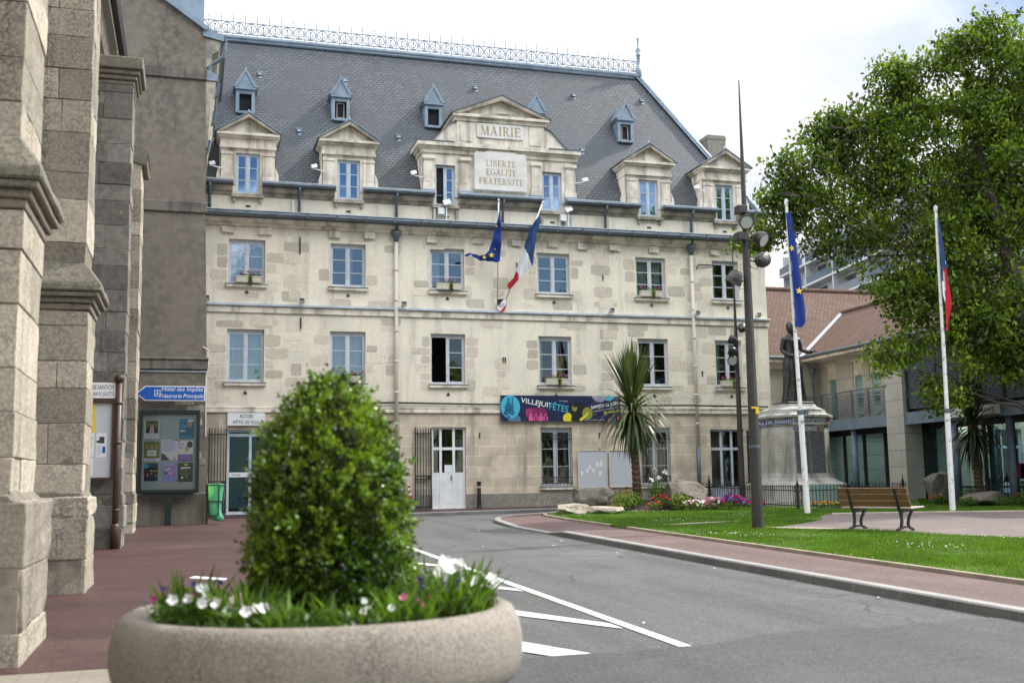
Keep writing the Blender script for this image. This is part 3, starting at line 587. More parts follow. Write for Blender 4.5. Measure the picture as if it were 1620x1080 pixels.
# bare stones showing through the plaster: rough blocks 6 mm proud
def stone(cx, cz, w, h):
    n = 14; pts = []; sk = random.uniform(-.06, .06)
    for k in range(n):
        a = 2*math.pi*(k+.5)/n; ca, sa = math.cos(a), math.sin(a); e = 0.34
        px, pz_ = math.copysign(abs(ca)**e, ca)*random.uniform(.93, 1.0), math.copysign(abs(sa)**e, sa)*random.uniform(.91, 1.0); pts.append((cx+w/2*(px+sk*pz_), cz+h/2*pz_))
    y = -random.uniform(0.003, 0.009); t = random.random()
    mb.add([(x, y, z) for x, z in pts], [tuple(range(n))], 2, t)
    mb.add([(x, y, z) for x, z in pts]+[(x, 0.01, z) for x, z in pts], [(i, (i+1) % n, n+(i+1) % n, n+i) for i in range(n)], 2, t)
def stonecol(x, z0, z1, side, wmin, wmax, p=0.8):
    z = z0
    while z < z1-0.15:
        h = random.uniform(0.28, 0.5); w = random.uniform(wmin, wmax)*random.choice((.8, 1, 1.15))
        if random.random() < p and z+h < z1+0.1:
            cx = x + side*w/2 if side else x+random.uniform(-0.12, 0.12)
            stone(cx, z+h/2, w, h-0.035)
        z += h
for fl in (F3, F2):
    for a, b in W3:
        stonecol(a-0.03, fl[0]-0.25, fl[1]+0.05, -1, 0.28, 0.72, 0.85); stonecol(b+0.03, fl[0]-0.25, fl[1]+0.05, 1, 0.28, 0.7, 0.85)
for _ in range(34): stone(random.uniform(-9.3, 11.5), random.choice([random.uniform(3.75, 4.2), random.uniform(6.35, 6.7), random.uniform(7.25, 7.6), random.uniform(9.5, 9.75)]), random.uniform(.35, 1.0), random.uniform(.2, .4))
for x in (-6.6, 0.85, 4.9, -10):
    stonecol(x, 7.3, 9.6, 0, 0.4, 0.85, 0.7); stonecol(x, 3.9, 6.6, 0, 0.4, 0.8, 0.65)
for x in (-3.2, 8.5, 8.95):
    stonecol(x, 7.3, 9.5, 0, 0.35, 0.6, 0.85); stonecol(x, 3.8, 6.7, 0, 0.35, 0.6, 0.85)
for x in np.arange(-9.4, 11.5, 1.05):
    if random.random() < 0.6: stone(x+random.uniform(-.2, .2), random.choice([9.72, 7.35, 6.6, 3.9])+random.uniform(-.05, .08), random.uniform(0.4, 0.9), random.uniform(0.22, 0.36))
mb.has_t = True
mb.build('wall', ['plaster', 'ashlar', 'patch'], TH, normals=False)
mb = MB()   # dim rooms behind the windows: floors, ceilings and a back wall
for z in (-0.3, 3.45, 7.0, 10.2): mb.box(-13.9, 11.4, 0.26, 7.0, z-0.08, z+0.08)
mb.box(-13.9, 11.4, 4.2, 4.3, -0.3, 10.2)
for x in (-6.6, -3.0, 0.6, 4.9, 8.5): mb.box(x-0.06, x+0.06, 0.26, 4.2, -0.2, 10.1)
mb.build('room', 'room', TH)
mb = MB()   # cement plinth, butted between the doors
for a, b in ((-14, ACC[0]), (ACC[1], DOOR[0]), (DOOR[1], DOOR2[0]), (DOOR2[1], 11.82)): mb.box(a, b, -0.05, 0.02, -0.5, 0.5)
mb.build('plinth', 'plinth', TH, bevel=0.01)
mb = MB()
mb.box(-14, 11.84, -0.09, 0.02, 3.38, 3.5); mb.box(-14, 11.83, -0.05, 0.02, 3.52, 3.58)
mb.build('band_course', 'trim', TH, bevel=0.012)
mb = MB(); mb.box(-14, 11.85, -0.07, 0.02, 6.82, 7.05, 1); mb.box(-14, 11.87, -0.15, 0.02, 7.05, 7.13, 0)
mb.build('string_course', ['zinc_light', 'trim'], TH, bevel=0.008)
mb = MB()   # main cornice + lead flashing
mb.prism([(0.0, 9.83), (-0.10, 9.86), (-0.13, 9.93), (-0.27, 9.98), (-0.30, 10.06), (-0.30, 10.10), (0.0, 10.12)], -14, 11.9, plane='YZ')
for x in [-8.9, -7.65, -5.25, -4.0, -1.7, 0.0, 1.5, 2.9, 4.1, 5.4, 7.0, 9.6]: mb.box(x-0.2, x+0.2, -0.1, 0.0, 9.6, 9.83, 0, jit=0.03)
mb.build('cornice', 'trim', TH)
mb = MB(); mb.prism([(-0.30, 10.11), (-0.52, 10.12), (-0.56, 10.2), (-0.54, 10.29), (-0.02, 10.34), (-0.02, 10.13)], -14, 12.0, plane='YZ')
for x in np.arange(-9.3, 12, 1.02): mb.box(x-0.02, x+0.02, -0.585, -0.52, 10.11, 10.3)
mb.build('gutter', 'zinc_dark', TH)
mb = MB(); mb.box(-14, 12.0, -0.57, -0.50, 10.295, 10.325); mb.build('gutter_rim', 'zinc_light', TH)
# upper cornice and gutter, broken by the dormers
segs = [(-14, -9.22), (-7.36, -5.72), (-3.82, -2.06), (-0.7, 2.3), (3.9, 6.0), (7.8, 9.3), (11.0, 11.95)]
opn = sorted(ATT+ATTC); cuts = [(-14, opn[0][0])] + [(opn[i][1], opn[i+1][0]) for i in range(len(opn)-1)] + [(opn[-1][1], 11.9)]
mb = MB(); mg = MB(); mf = MB()
for a, b in cuts:
    mb.prism([(0, 10.93), (-0.05, 10.95), (-0.08, 11.03), (-0.2, 11.08), (-0.24, 11.18), (-0.24, 11.24), (0, 11.25)], a+0.1, b-0.1, plane='YZ')
    mg.prism([(-0.24, 11.25), (-0.40, 11.26), (-0.44, 11.33), (-0.42, 11.40), (-0.30, 11.40), (-0.2, 11.26)], a+0.08, b-0.08, plane='YZ')
    mf.prism([(-0.405, 11.40), (-0.405, 11.425), (0.26, 11.56), (0.26, 11.30)], a+0.1, b-0.1, plane='YZ')
mb.build('upper_cornice', 'trim_dark', TH); mg.build('upper_gutter', 'zinc_dark', TH); mf.build('gutter_flashing', 'zinc_light', TH)
# roof: steep slate slopes, hipped at the right end
EY, EZ, RY, RZ, RX = 0.12, 11.36, 3.68, 18.15, 8.2
mb = MB()
mb.add([(-14, EY, EZ), (11.78, EY, EZ), (RX, RY, RZ), (-14, RY, RZ)], [(0, 1, 2, 3)])
mb.add([(11.78, EY, EZ), (11.78, 7.3, EZ), (RX, RY, RZ)], [(0, 1, 2)])
mb.add([(11.78, 7.3, EZ), (-14, 7.3, EZ), (-14, RY, RZ), (RX, RY, RZ)], [(0, 1, 2, 3)])
mb.build('roof', 'slate', TH, normals=False)
mb = MB()
mb.tube([(-14, RY-0.02, RZ+0.02), (RX+0.05, RY-0.02, RZ+0.02)], 0.11, 8)
mb.prism([(RY-0.16, RZ-0.22), (RY-0.02, RZ+0.06), (RY+0.12, RZ-0.22), (RY, RZ-0.1)], -14, RX+0.1, plane='YZ')
hip = (Vector((RX, RY, RZ)), Vector((11.8, EY, EZ)))
mb.tube([hip[0], hip[1]], 0.085, 8); d_ = (hip[1]-hip[0]).normalized()
mb.bar(hip[0]+Vector((-0.16, -0.06, 0.0)), hip[1]+Vector((-0.2, -0.05, 0.05)), 0.16, 0.03)
mb.build('ridge_flashing', 'zinc', TH, smooth=True)
mb = MB(); mb.prism([(-0.02, 11.30), (-0.36, 11.33), (-0.36, 11.40), (-0.02, 11.43)], 11.8, 12.25, plane='YZ'); mb.box(11.8, 12.2, 0, 7.4, 11.28, 11.40); mb.build('side_eaves', 'zinc_light', TH)
# cresting
mb = MB(); z0 = RZ+0.09; y = RY-0.02
mb.tube([(-11.5, y, z0+0.10), (RX, y, z0+0.10)], 0.018, 5); mb.tube([(-11.5, y, z0+0.56), (RX, y, z0+0.56)], 0.018, 5)
nb = 43; dx = (RX+11.5)/nb
for i in range(nb+1):
    x = -11.5+i*dx
    mb.tube([(x, y, z0-0.05), (x, y, z0+0.72), (x, y, z0+0.98)], [0.017, 0.015, 0.007], 5); mb.lathe([(0.0, -0.03), (0.03, 0), (0, 0.03)], 6, (x, y, z0+0.74))
    if i == nb: break
    c = x+dx/2; mb.tube([(c+0.19*math.cos(a), y, z0+0.33+0.2*math.sin(a)) for a in np.linspace(0, 6.283, 17)], 0.019, 5, cap=False)
    mb.tube([(c, y, z0+0.12), (c, y, z0+0.44)], 0.018, 5)
    for sgn in (-1, 1): mb.tube([(c, y, z0+0.2), (c+sgn*0.07, y, z0+0.22), (c+sgn*0.10, y, z0+0.31), (c+sgn*0.05, y, z0+0.33)], 0.016, 5)
    mb.lathe([(0.0, -0.05), (0.045, 0), (0, 0.07)], 6, (c, y, z0+0.42)); mb.tube([(c, y, z0+0.56), (c, y, z0+0.66)], [0.016, 0.006], 5)
mb.build('roof_cresting', 'zinc', TH)
mb = MB(); mb.lathe([(0.13, -0.1), (0.13, 0.35), (0.09, 0.4), (0.07, 0.9), (0.12, 0.95), (0.06, 1.0), (0.13, 1.15), (0.05, 1.3), (0.035, 1.6), (0.07, 1.68), (0.015, 1.75), (0.008, 2.1)], 12, (RX+0.02, RY, RZ)); mb.build('finial', 'zinc', TH, smooth=True)

def window(parent, u0, u1, v0, v1, glass='glass', frame='frame', rows=3, yd=0.13, sill=True, open_left=False, curtain=0, lintel=0.0, name='window', cpos='both', lsw=0.0):
    m = MB(); a, b = u0+0.004, u1-0.004; t = v1-0.004-lintel; fw = 0.06; cx = (a+b)/2
    m.box(a, a+fw, yd, yd+0.07, v0, t); m.box(b-fw, b, yd, yd+0.07, v0, t); m.box(a+fw, b-fw, yd, yd+0.07, t-fw, t); m.box(a+fw, b-fw, yd, yd+0.07, v0, v0+fw+0.02)
    if lintel: m.box(a, b, yd-0.02, yd+0.09, t, v1-0.004)
    m.box(cx-0.045, cx+0.045, yd-0.012, yd+0.058, v0+fw+0.02, t-fw)
    pa = MB()
    for side, (p, q) in enumerate(((a+fw, cx-0.045), (cx+0.045, b-fw))):
        if open_left and side == 0: continue
        lw = 0.035; z0, z1 = v0+fw+0.02, t-fw
        m.box(p, p+lw, yd+0.008, yd+0.05, z0, z1); m.box(q-lw, q, yd+0.008, yd+0.05, z0, z1); m.box(p+lw, q-lw, yd+0.008, yd+0.05, z1-lw, z1); m.box(p+lw, q-lw, yd+0.008, yd+0.05, z0, z0+lw)
        for k in range(1, rows):
            z = z0+(z1-z0)*k/rows; m.box(p+lw, q-lw, yd+0.012, yd+0.045, z-0.014, z+0.014)
        pa.rect(p+0.01, q-0.01, z0+0.01, z1-0.01, yd+0.03)
    if open_left:   # inward-opened casement seen nearly edge-on
        x = a+fw; l = (b-a)/2-fw; z0, z1 = v0+fw+0.02, t-fw
        for za, zb in ((z0, z0+0.05), (z1-0.05, z1), *[(z0+(z1-z0)*k/rows-0.014, z0+(z1-z0)*k/rows+0.014) for k in range(1, rows)]): m.box(x, x+0.035, yd+0.05, yd+0.05+l, za, zb)
        m.box(x, x+0.035, yd+0.05+l-0.04, yd+0.05+l, z0, z1)
    w = m.build(name, frame, parent, normals=False)
    pa.build('pane', glass, w, normals=False)
    if curtain:
        c = MB(); rngs = {'both': [(a+fw, cx), (cx, b-fw)], 'left': [(a+fw, cx)], 'right': [(cx, b-fw)]}[cpos]
        for p, q in rngs:
            n = 26; zb = v0+0.1; zt = t-0.04; q2 = p+(q-p)*curtain
            vs = [(p+(q2-p)*k/n, yd+0.2+0.025*math.sin(k*1.9)+0.01*math.sin(k*0.7), z) for z in (zb, zt) for k in range(n+1)]
            c.add(vs, [(k, k+1, n+2+k, n+1+k) for k in range(n)])
        c.build('curtain', 'curtain', w, smooth=True, normals=False)
    if sill:
        s_ = MB(); s_.box(u0-0.07, u1+0.07, -0.12, 0.02, v0-0.13, v0-0.035, 0); s_.box(u0-0.09, u1+0.09, -0.14, yd, v0-0.033, v0-0.002, 1)
        s_.build('sill', ['trim', 'zinc_dark'], w, bevel=0.006)
    return w
for i, (a, b) in enumerate(W3):
    window(TH, a, b, *F3, 'glass', lintel=0.05, curtain=[0.95, 0.35, 0.6, 0, 0.9, 0.4][i], cpos=['both', 'right', 'left', 'both', 'both', 'left'][i])
for i, (a, b) in enumerate(W3):
    window(TH, a, b, *F2, ['glass', 'glass', 'glass_low', 'glass_low', 'glass_low', 'glass_low'][i], lintel=0.06, open_left=(i == 2), curtain=[0.9, 0.9, 0, .3, .35, .5][i], cpos=['both', 'both', 'both', 'left', 'right', 'left'][i])
m = MB(); m.box(2.98, 3.5, .6, .64, 4.5, 5.6); m.build('room_panel', 'ochre', TH)
for i, (a, b, c, d) in enumerate(GW): window(TH, a, b, c, d, 'glass_low', lintel=0.08)
# window grilles (black iron)
for a, b, c, d in GW[:2]:
    m = MB(); y = 0.05
    for z in (c+0.10, c+0.32, d-0.42, d-0.28): m.box(a, b, y-0.01, y+0.01, z-0.012, z+0.012)
    for k in range(9):
        x = a+0.07+(b-a-0.14)*k/8; m.tube([(x, y, c+0.02), (x, y, d-0.2)], 0.009, 5)
        m.lathe([(0, 0), (0.022, 0.02), (0, 0.09)], 5, (x, y, d-0.22)); m.tube([(x+0.04, y, c+0.10), (x+0.04, y, c+0.32)], 0.006, 4)
    m.build('window_grille', 'iron', TH)
# dormers with stone fronts
def dormer(cx, win, lab=None):
    a, b = win; hw = 0.95; m = MB()
    m.holed(cx-hw, cx+hw, TOP, 12.62, [(a, b, TOP-0.1, 12.47)], -0.03, 0.2)
    m.box(cx-hw, cx-hw+0.02, -0.03, 1.2, TOP-0.02, 12.62); m.box(cx+hw-0.02, cx+hw, -0.03, 1.2, TOP-0.02, 12.62)
    for s in (-1, 1):
        x0 = cx+s*0.52; x1 = cx+s*0.90
        m.box(x0, x1, -0.1, -0.031, 11.62, 12.38); m.box(x0-s*0.02, x1+s*0.03, -0.13, -0.031, 12.38, 12.47); m.box(x0-s*0.03, x1+s*0.03, -0.12, -0.031, 11.42, 11.62)
        m.box(x0+s*0.07, x1-s*0.07, -0.112, -0.1, 11.70, 12.30)
        m.prism([(cx+s*hw, 11.4), (cx+s*(hw+0.12), 11.45), (cx+s*(hw+0.1), 11.75), (cx+s*hw, 12.0)], -0.05, 0.3)
    m.box(cx-hw-0.02, cx+hw+0.02, -0.14, 1.6, 12.62, 12.72); m.box(cx-hw, cx+hw, -0.11, 1.6, 12.72, 12.98)
    m.box(cx-hw-0.07, cx+hw+0.07, -0.20, 1.7, 12.98, 13.05); m.box(cx-hw-0.13, cx+hw+0.13, -0.30, 1.75, 13.05, 13.14)
    m.prism([(cx-hw-0.1, 13.14), (cx+hw+0.1, 13.14), (cx, 13.72)], -0.10, 1.9)
    d = m.build('dormer', 'trim', TH, label=lab)
    r = MB()
    for s in (-1, 1):
        e = Vector((cx+s*(hw+0.16), 0, 13.13)); t = Vector((cx, 0, 13.83)); n_ = Vector((s*0.0, 0, 0.12))
        r.prism([(e.x, e.z), (t.x, t.z), (t.x, t.z-0.13), (e.x-s*0.18, e.z)], -0.32, -0.101)
    r.build('pediment', 'trim_dark', d)
    z = MB()
    for s in (-1, 1): z.prism([(cx+s*(hw+0.2), 13.13), (cx, 13.86), (cx, 13.90), (cx+s*(hw+0.2), 13.17)], -0.34, 2.3)
    for s in (-1, 1): f_ = MB(); f_.box(cx+s*(hw-0.28), cx+s*(hw+0.02), -0.16, 0.3, 11.34, 11.47); f_.build('foot_flashing', 'zinc', d)
    z.lathe([(0.05, 0), (0.06, 0.06), (0, 0.14)], 6, (cx, -0.2, 13.88)); z.build('zinc_capping', 'zinc', d)
    window(d, a, b, 10.99, 12.47, 'glass_sky', 'frame_blue', 3, 0.06, False, name='window_frame')
    s_ = MB(); s_.box(a-0.14, b+0.14, -0.16, 0.1, 10.86, 10.985); s_.box(a-0.08, a, -0.1, 0.02, 10.7, 10.86); s_.box(b, b+0.08, -0.1, 0.02, 10.7, 10.86); s_.build('sill', 'trim_dark', d, bevel=0.008)
for cx, w in zip((-8.28, -4.75, 6.88, 10.13), ATT): dormer(cx, w)

# serif capitals drawn as strokes
def serif(mb, txt, x0, z0, w, h, y, mi=0):
    WD = dict(M=0.98, A=0.82, I=0.36, R=0.76, E=0.66, L=0.64, B=0.70, T=0.74, G=0.80, F=0.62, N=0.86); WD[' '] = 0.4
    tot = sum(WD[c]+0.13 for c in txt)-0.13; sx = w/tot; X = x0; k, tn = 0.15, 0.055
    def P(pts): mb.add([(X+px*sx, y, z0+pz*h) for px, pz in pts], [tuple(range(len(pts)))], mi)
    def R(a, b, c, d): P([(a, c), (b, c), (b, d), (a, d)])
    def stem(x, t=k, s0=1, s1=1):
        R(x, x+t, 0, 1)
        if s0: R(x-0.07, x+t+0.07, 0, 0.045)
        if s1: R(x-0.07, x+t+0.07, 0.955, 1)
    def diag(xa, za, xb, zb, t): P([(xa, za), (xa+t, za), (xb+t, zb), (xb, zb)])
    def arc(cx, cz, rx, rz, t, a0, a1, n=10):
        for i in range(n):
            p, q = a0+(a1-a0)*i/n, a0+(a1-a0)*(i+1)/n
            f = lambda a, s: (cx+(rx-s*t*abs(math.cos(a))**0.7-s*0.02)*math.cos(a), cz+(rz-s*tn)*math.sin(a))
            P([f(p, 0), f(q, 0), f(q, 1), f(p, 1)])
    for c in txt:
        if c == 'I': stem(0.1)
        elif c == 'L': stem(0.08); R(0.08, 0.62, 0, tn); P([(0.55, 0), (0.64, 0), (0.64, 0.26), (0.60, 0.26)])
        elif c in 'EF':
            stem(0.08); R(0.08, 0.6, 1-tn, 1); R(0.2, 0.48, 0.49, 0.49+tn); P([(0.53, 1), (0.62, 1), (0.62, 0.76), (0.58, 0.76)]); R(0.45, 0.49, 0.40, 0.64)
            if c == 'E': R(0.08, 0.62, 0, tn); P([(0.56, 0), (0.66, 0), (0.66, 0.26), (0.62, 0.26)])
        elif c == 'T': stem(0.29, s1=0); R(0.02, 0.72, 1-tn, 1); P([(0.02, 1), (0.1, 1), (0.06, 0.74), (0.02, 0.74)]); P([(0.64, 1), (0.72, 1), (0.72, 0.74), (0.68, 0.74)])
        elif c == 'A': diag(0.08, 0, 0.36, 1, 0.07); diag(0.60, 0, 0.34, 1, 0.15); R(0.2, 0.62, 0.30, 0.36); R(0, 0.24, 0, 0.045); R(0.52, 0.83, 0, 0.045)
        elif c == 'N': stem(0.1, 0.06); stem(0.70, 0.06, 0); diag(0.06, 1, 0.64, 0, 0.15)
        elif c == 'M': stem(0.1, 0.06); stem(0.76, k); diag(0.08, 1, 0.42, 0, 0.14); diag(0.76, 1, 0.46, 0, 0.07)
        elif c == 'R': stem(0.08); arc(0.34, 0.745, 0.28, 0.255, 0.12, -math.pi/2, math.pi/2); R(0.2, 0.36, 0.945, 1); R(0.2, 0.36, 0.49, 0.545); diag(0.58, 0, 0.30, 0.5, 0.15); R(0.56, 0.78, 0, 0.045)
        elif c == 'B': stem(0.08); arc(0.34, 0.755, 0.25, 0.245, 0.12, -math.pi/2, math.pi/2); arc(0.36, 0.265, 0.31, 0.265, 0.12, -math.pi/2, math.pi/2); R(0.2, 0.36, 0.945, 1); R(0.2, 0.38, 0.485, 0.545); R(0.2, 0.38, 0, tn)
        elif c == 'G': arc(0.42, 0.5, 0.40, 0.5, 0.13, 0.7, 2*math.pi-0.5, 18); R(0.62, 0.76, 0.05, 0.44); R(0.54, 0.82, 0.40, 0.445)
        X += (WD[c]+0.13)*sx
# central stone gable
m = MB(); GA, GB = -2.06, 3.9; gc = 0.92
m.holed(GA, GB, TOP, 12.95, [(ATTC[0][0], ATTC[0][1], TOP-0.1, 12.52), (ATTC[1][0], ATTC[1][1], TOP-0.1, 12.52)], -0.06, 0.24)
m.box(GA, GA+0.02, -0.06, 1.3, TOP-0.02, 12.95); m.box(GB-0.02, GB, -0.06, 1.3, TOP-0.02, 12.95)
m.box(GA-0.04, GB+0.04, -0.14, 1.6, 12.95, 13.1); m.box(GA-0.12, GB+0.06, -0.2, 1.6, 13.1, 13.18); m.box(GA-0.22, GB+0.14, -0.32, 1.7, 13.18, 13.32)
for a, b in ((-2.03, -1.63), (-0.70, -0.28), (2.08, 2.46), (3.44, 3.85)):
    m.box(a+0.03, b-0.03, -0.13, -0.061, 11.75, 12.7); m.box(a-0.02, b+0.02, -0.15, -0.061, 11.55, 11.75); m.box(a-0.03, b+0.03, -0.2, -0.061, 12.7, 12.82); m.box(a, b, -0.17, -0.061, 12.66, 12.7); m.box(a+0.1, b-0.1, -0.142, -0.13, 11.85, 12.58)
m.box(-0.78, 2.62, -0.16, 1.9, 13.32, 14.22)
for a, b in ((-0.66, -0.2), (2.02, 2.5)): m.box(a, b, -0.19, -0.16, 13.45, 14.14)
m.box(-0.85, 2.69, -0.22, 2.0, 14.22, 14.36); m.box(-0.95, 2.79, -0.34, 2.2, 14.36, 14.46)
m.prism([(-0.78, 14.46), (2.62, 14.46), (gc, 15.05)], -0.14, 2.3)
for s, x in ((-1, -0.78), (1, 2.62)):
    pts = [(x, 13.325), (x, 14.2)] + [(x+s*(0.12+1.0*t), 14.15-0.78*(0.5-0.5*math.cos(math.pi*min(1, t*1.02)))) for t in np.linspace(0, 1, 9)] + [(x+s*1.25, 13.325)]
    m.prism(pts, -0.1, 1.2)
GBL = m.build('central_gable', 'trim', TH, label='central stone gable lettered MAIRIE above two attic windows')
m = MB()
for s in (-1, 1):
    m.prism([(gc+s*1.9, 14.46), (gc, 15.24), (gc, 15.06), (gc+s*1.6, 14.46)], -0.36, -0.141)
m.prism([(gc-0.9, 14.47), (gc-0.4, 14.47), (gc, 14.47), (gc+0.9, 14.47), (gc+0.5, 14.62), (gc-0.3, 14.6)], -0.16, -0.141); m.build('pediment', 'trim_dark', GBL)
m = MB()
for s in (-1, 1):
    m.prism([(gc+s*1.95, 14.44), (gc, 15.25), (gc, 15.29), (gc+s*1.95, 14.48)], -0.38, 3.0)
    x = -0.78 if s < 0 else 2.62
    pts = [(x+s*(0.0+1.12*t), 14.16-0.8*(0.5-0.5*math.cos(math.pi*t))) for t in np.linspace(0, 1, 11)]
    for i in range(10):
        a, b = pts[i], pts[i+1]; m.prism([a, b, (b[0], b[1]+0.05), (a[0], a[1]+0.05)], -0.16, 1.3)
    m.box(*((-2.3, -0.9) if s < 0 else (2.75, 4.06)), -0.34, 1.7, 13.325, 13.36)
m.build('zinc_capping', 'zinc_dark', GBL)
for a, b in ((-2.1, -1.66), (-0.74, -0.2), (2.0, 2.5), (3.4, 3.92)): m = MB(); m.box(a, b, -0.2, 0.2, 11.34, 11.54); m.build('foot_flashing', 'zinc', GBL)
m = MB(); m.prism([(-0.03, 13.66), (0.04, 13.62), (1.72, 13.62), (1.79, 13.66), (1.79, 14.12), (1.72, 14.17), (0.04, 14.17), (-0.03, 14.12)], -0.22, -0.161)
P1 = m.build('name_plaque', 'plaque', GBL, bevel=0.01); m = MB(); serif(m, 'MAIRIE', 0.12, 13.73, 1.54, 0.34, -0.226); m.build('lettering', 'gold', P1, normals=False)
m = MB(); m.prism([(-0.14, 11.62), (1.88, 11.62), (1.88, 12.95), (1.84, 13.06), (1.5, 13.06), (1.46, 13.1), (0.3, 13.1), (0.26, 13.06), (-0.1, 13.06), (-0.14, 12.95)], -0.26, -0.061)
P2 = m.build('motto_plaque', 'plaque', GBL, bevel=0.01); m = MB()
serif(m, 'LIBERTE', 0.30, 12.53, 1.14, 0.235, -0.266); serif(m, 'EGALITE', 0.30, 12.19, 1.18, 0.235, -0.266); serif(m, 'FRATERNITE', 0.03, 11.84, 1.70, 0.235, -0.266); m.build('lettering', 'gold', P2, normals=False)
window(GBL, *ATTC[0], 10.99, 12.5, 'glass_sky', 'frame_blue', 3, 0.06, False, open_left=True, name='window_frame'); window(GBL, *ATTC[1], 11.02, 12.5, 'glass_sky', 'frame_blue', 3, 0.06, False, name='window_frame')
m = MB(); m.rect(ATTC[0][0], ATTC[0][1], 10.95, 12.5, 0.16); m.build('dark_opening', 'dark', GBL)  # black sheet in place of the unlit attic behind the open leaf
for a, b in ATTC: m = MB(); m.box(a-0.14, b+0.14, -0.18, 0.1, 10.86, 10.985); m.box(a-0.1, a, -0.1, 0.02, 10.4, 10.86); m.box(b, b+0.1, -0.1, 0.02, 10.4, 10.86); m.build('sill', 'trim_dark', GBL, bevel=0.008)
# small zinc roof dormers
def yroof(z): return EY+(z-EZ)*(RY-EY)/(RZ-EZ)
for cx in (-8.33, -4.83, -1.26, 2.9, 6.7):
    m = MB(); zb = 14.5; y0 = yroof(zb)-0.12; w = 0.34
    m.box(cx-w, cx-w+0.12, y0, y0+0.9, zb, zb+0.88); m.box(cx+w-0.12, cx+w, y0, y0+0.9, zb, zb+0.88); m.box(cx-w+0.12, cx+w-0.12, y0+0.01, y0+0.9, zb+0.74, zb+0.88); m.box(cx-w+0.1, cx+w-0.1, y0-0.03, y0+0.3, zb-0.02, zb+0.07)
    m.box(cx-w-0.05, cx+w+0.05, y0-0.08, y0+1.0, zb+0.88, zb+0.96)
    pts = [(cx-w-0.1, zb+0.96), (cx+w+0.1, zb+0.96), (cx, zb+1.66)]; m.prism(pts, y0-0.06, y0+1.2)
    for s in (-1, 1): m.prism([(cx+s*(w+0.1), zb+0.96), (cx, zb+1.68), (cx, zb+1.55), (cx+s*(w-0.03), zb+0.965)], y0-0.1, y0-0.061)
    m.lathe([(0.03, 0), (0.035, 0.05), (0, 0.12)], 6, (cx, y0, zb+1.64))
    d = m.build('roof_lucarne', 'zinc', TH); g = MB(); g.rect(cx-w+0.1, cx+w-0.1, zb, zb+0.78, y0+0.16, 0); 
    if cx in (-4.83, 6.7):
        g.box(cx-0.15, cx-0.11, y0+0.1, y0+0.13, zb+0.1, zb+0.7, 1); g.box(cx+0.11, cx+0.15, y0+0.1, y0+0.13, zb+0.1, zb+0.7, 1); g.box(cx-0.11, cx+0.11, y0+0.1, y0+0.13, zb+0.66, zb+0.7, 1); g.box(cx-0.11, cx+0.11, y0+0.1, y0+0.13, zb+0.1, zb+0.14, 1)
    g.build('lucarne_opening', ['dark', 'trim_dark'], d)
# small white slate vents on the slope
for x, z in ((-7.77, 16.45), (-4.52, 16.5), (-6.39, 13.9), (-2.67, 13.95), (0.74, 16.7), (4.95, 16.75), (8.0, 16.8), (4.72, 13.95)):
    m = MB(); y = yroof(z)
    m.obox((x, y-0.04, z), (0.075, 0, 0), (0, 0.05, 0.0), (0, 0.03, 0.06)); m.box(x-0.1, x-0.03, y-0.09, y, z+0.04, z+0.10); m.box(x+0.03, x+0.1, y-0.09, y, z+0.04, z+0.10); m.obox((x+0.02, y-0.07, z-0.13), (0.055, 0, 0), (0, 0.01, -0.005), (0, 0.035, 0.07))
    m.build('slate_vent', 'zinc', TH, normals=False)
m = MB(); m.box(10.62, 11.45, 2.2, 3.1, 12.5, 15.28); m.box(10.6, 11.47, 2.18, 3.12, 15.1, 15.2); m.build('chimney', 'plinth', TH)
# rain pipes
for x, zt in ((-3.05, 9.7), (8.55, 9.72)):
    m = MB(); m.tube([(x, -0.12, 2.15), (x, -0.12, zt-0.1)], 0.068, 12, 0)
    for z in np.arange(3.0, 9.6, 1.1): m.tube([(x, -0.12, z-0.04), (x, -0.12, z+0.04)], 0.08, 12, 0)
    m.tube([(x, -0.12, 0.1), (x, -0.12, 2.15)], 0.075, 12, 1); m.lathe([(0.08, -0.12), (0.1, 0), (0.19, 0.16), (0.19, 0.24)], 12, (x, -0.14, zt-0.05), mi=2); m.tube([(x, -0.14, zt+0.15), (x, -0.3, zt+0.35), (x, -0.4, zt+0.45)], 0.06, 8, 2)
    m.build('rain_pipe', ['pipe', 'zinc_dark', 'zinc_dark'], TH, smooth=True)
for x in (-9.55, -6.5, -3.04, 0.95, 5.02, 8.6):
    m = MB(); m.tube([(x, -0.36, 11.27), (x, -0.3, 11.1), (x, -0.13, 10.92), (x, -0.12, 10.3)], 0.05, 8); m.tube([(x, -0.12, 10.55), (x, -0.12, 10.6)], 0.06, 8); m.build('attic_pipe', 'zinc_dark', TH, smooth=True)
for x in (-6.72, -1.62, -1.2, 3.2, 3.7, 8.75, 5.2):
    m = MB(); m.tube([(x, -0.1, 10.32), (x, -0.1, 10.85)], 0.03, 6); m.build('cable_duct', 'white', TH)
m = MB(); m.tube([(-4.6, -0.08, 3.3), (-4.5, -0.09, 3.55), (-4.1, -0.1, 3.72), (-3.2, -0.11, 3.74), (0, -0.1, 3.70), (3, -0.1, 3.71), (6, -0.1, 3.68), (8.4, -0.16, 3.70), (8.7, -0.16, 3.69), (11.8, -0.1, 3.66)], 0.035, 6); m.build('facade_cable', 'cable', TH)
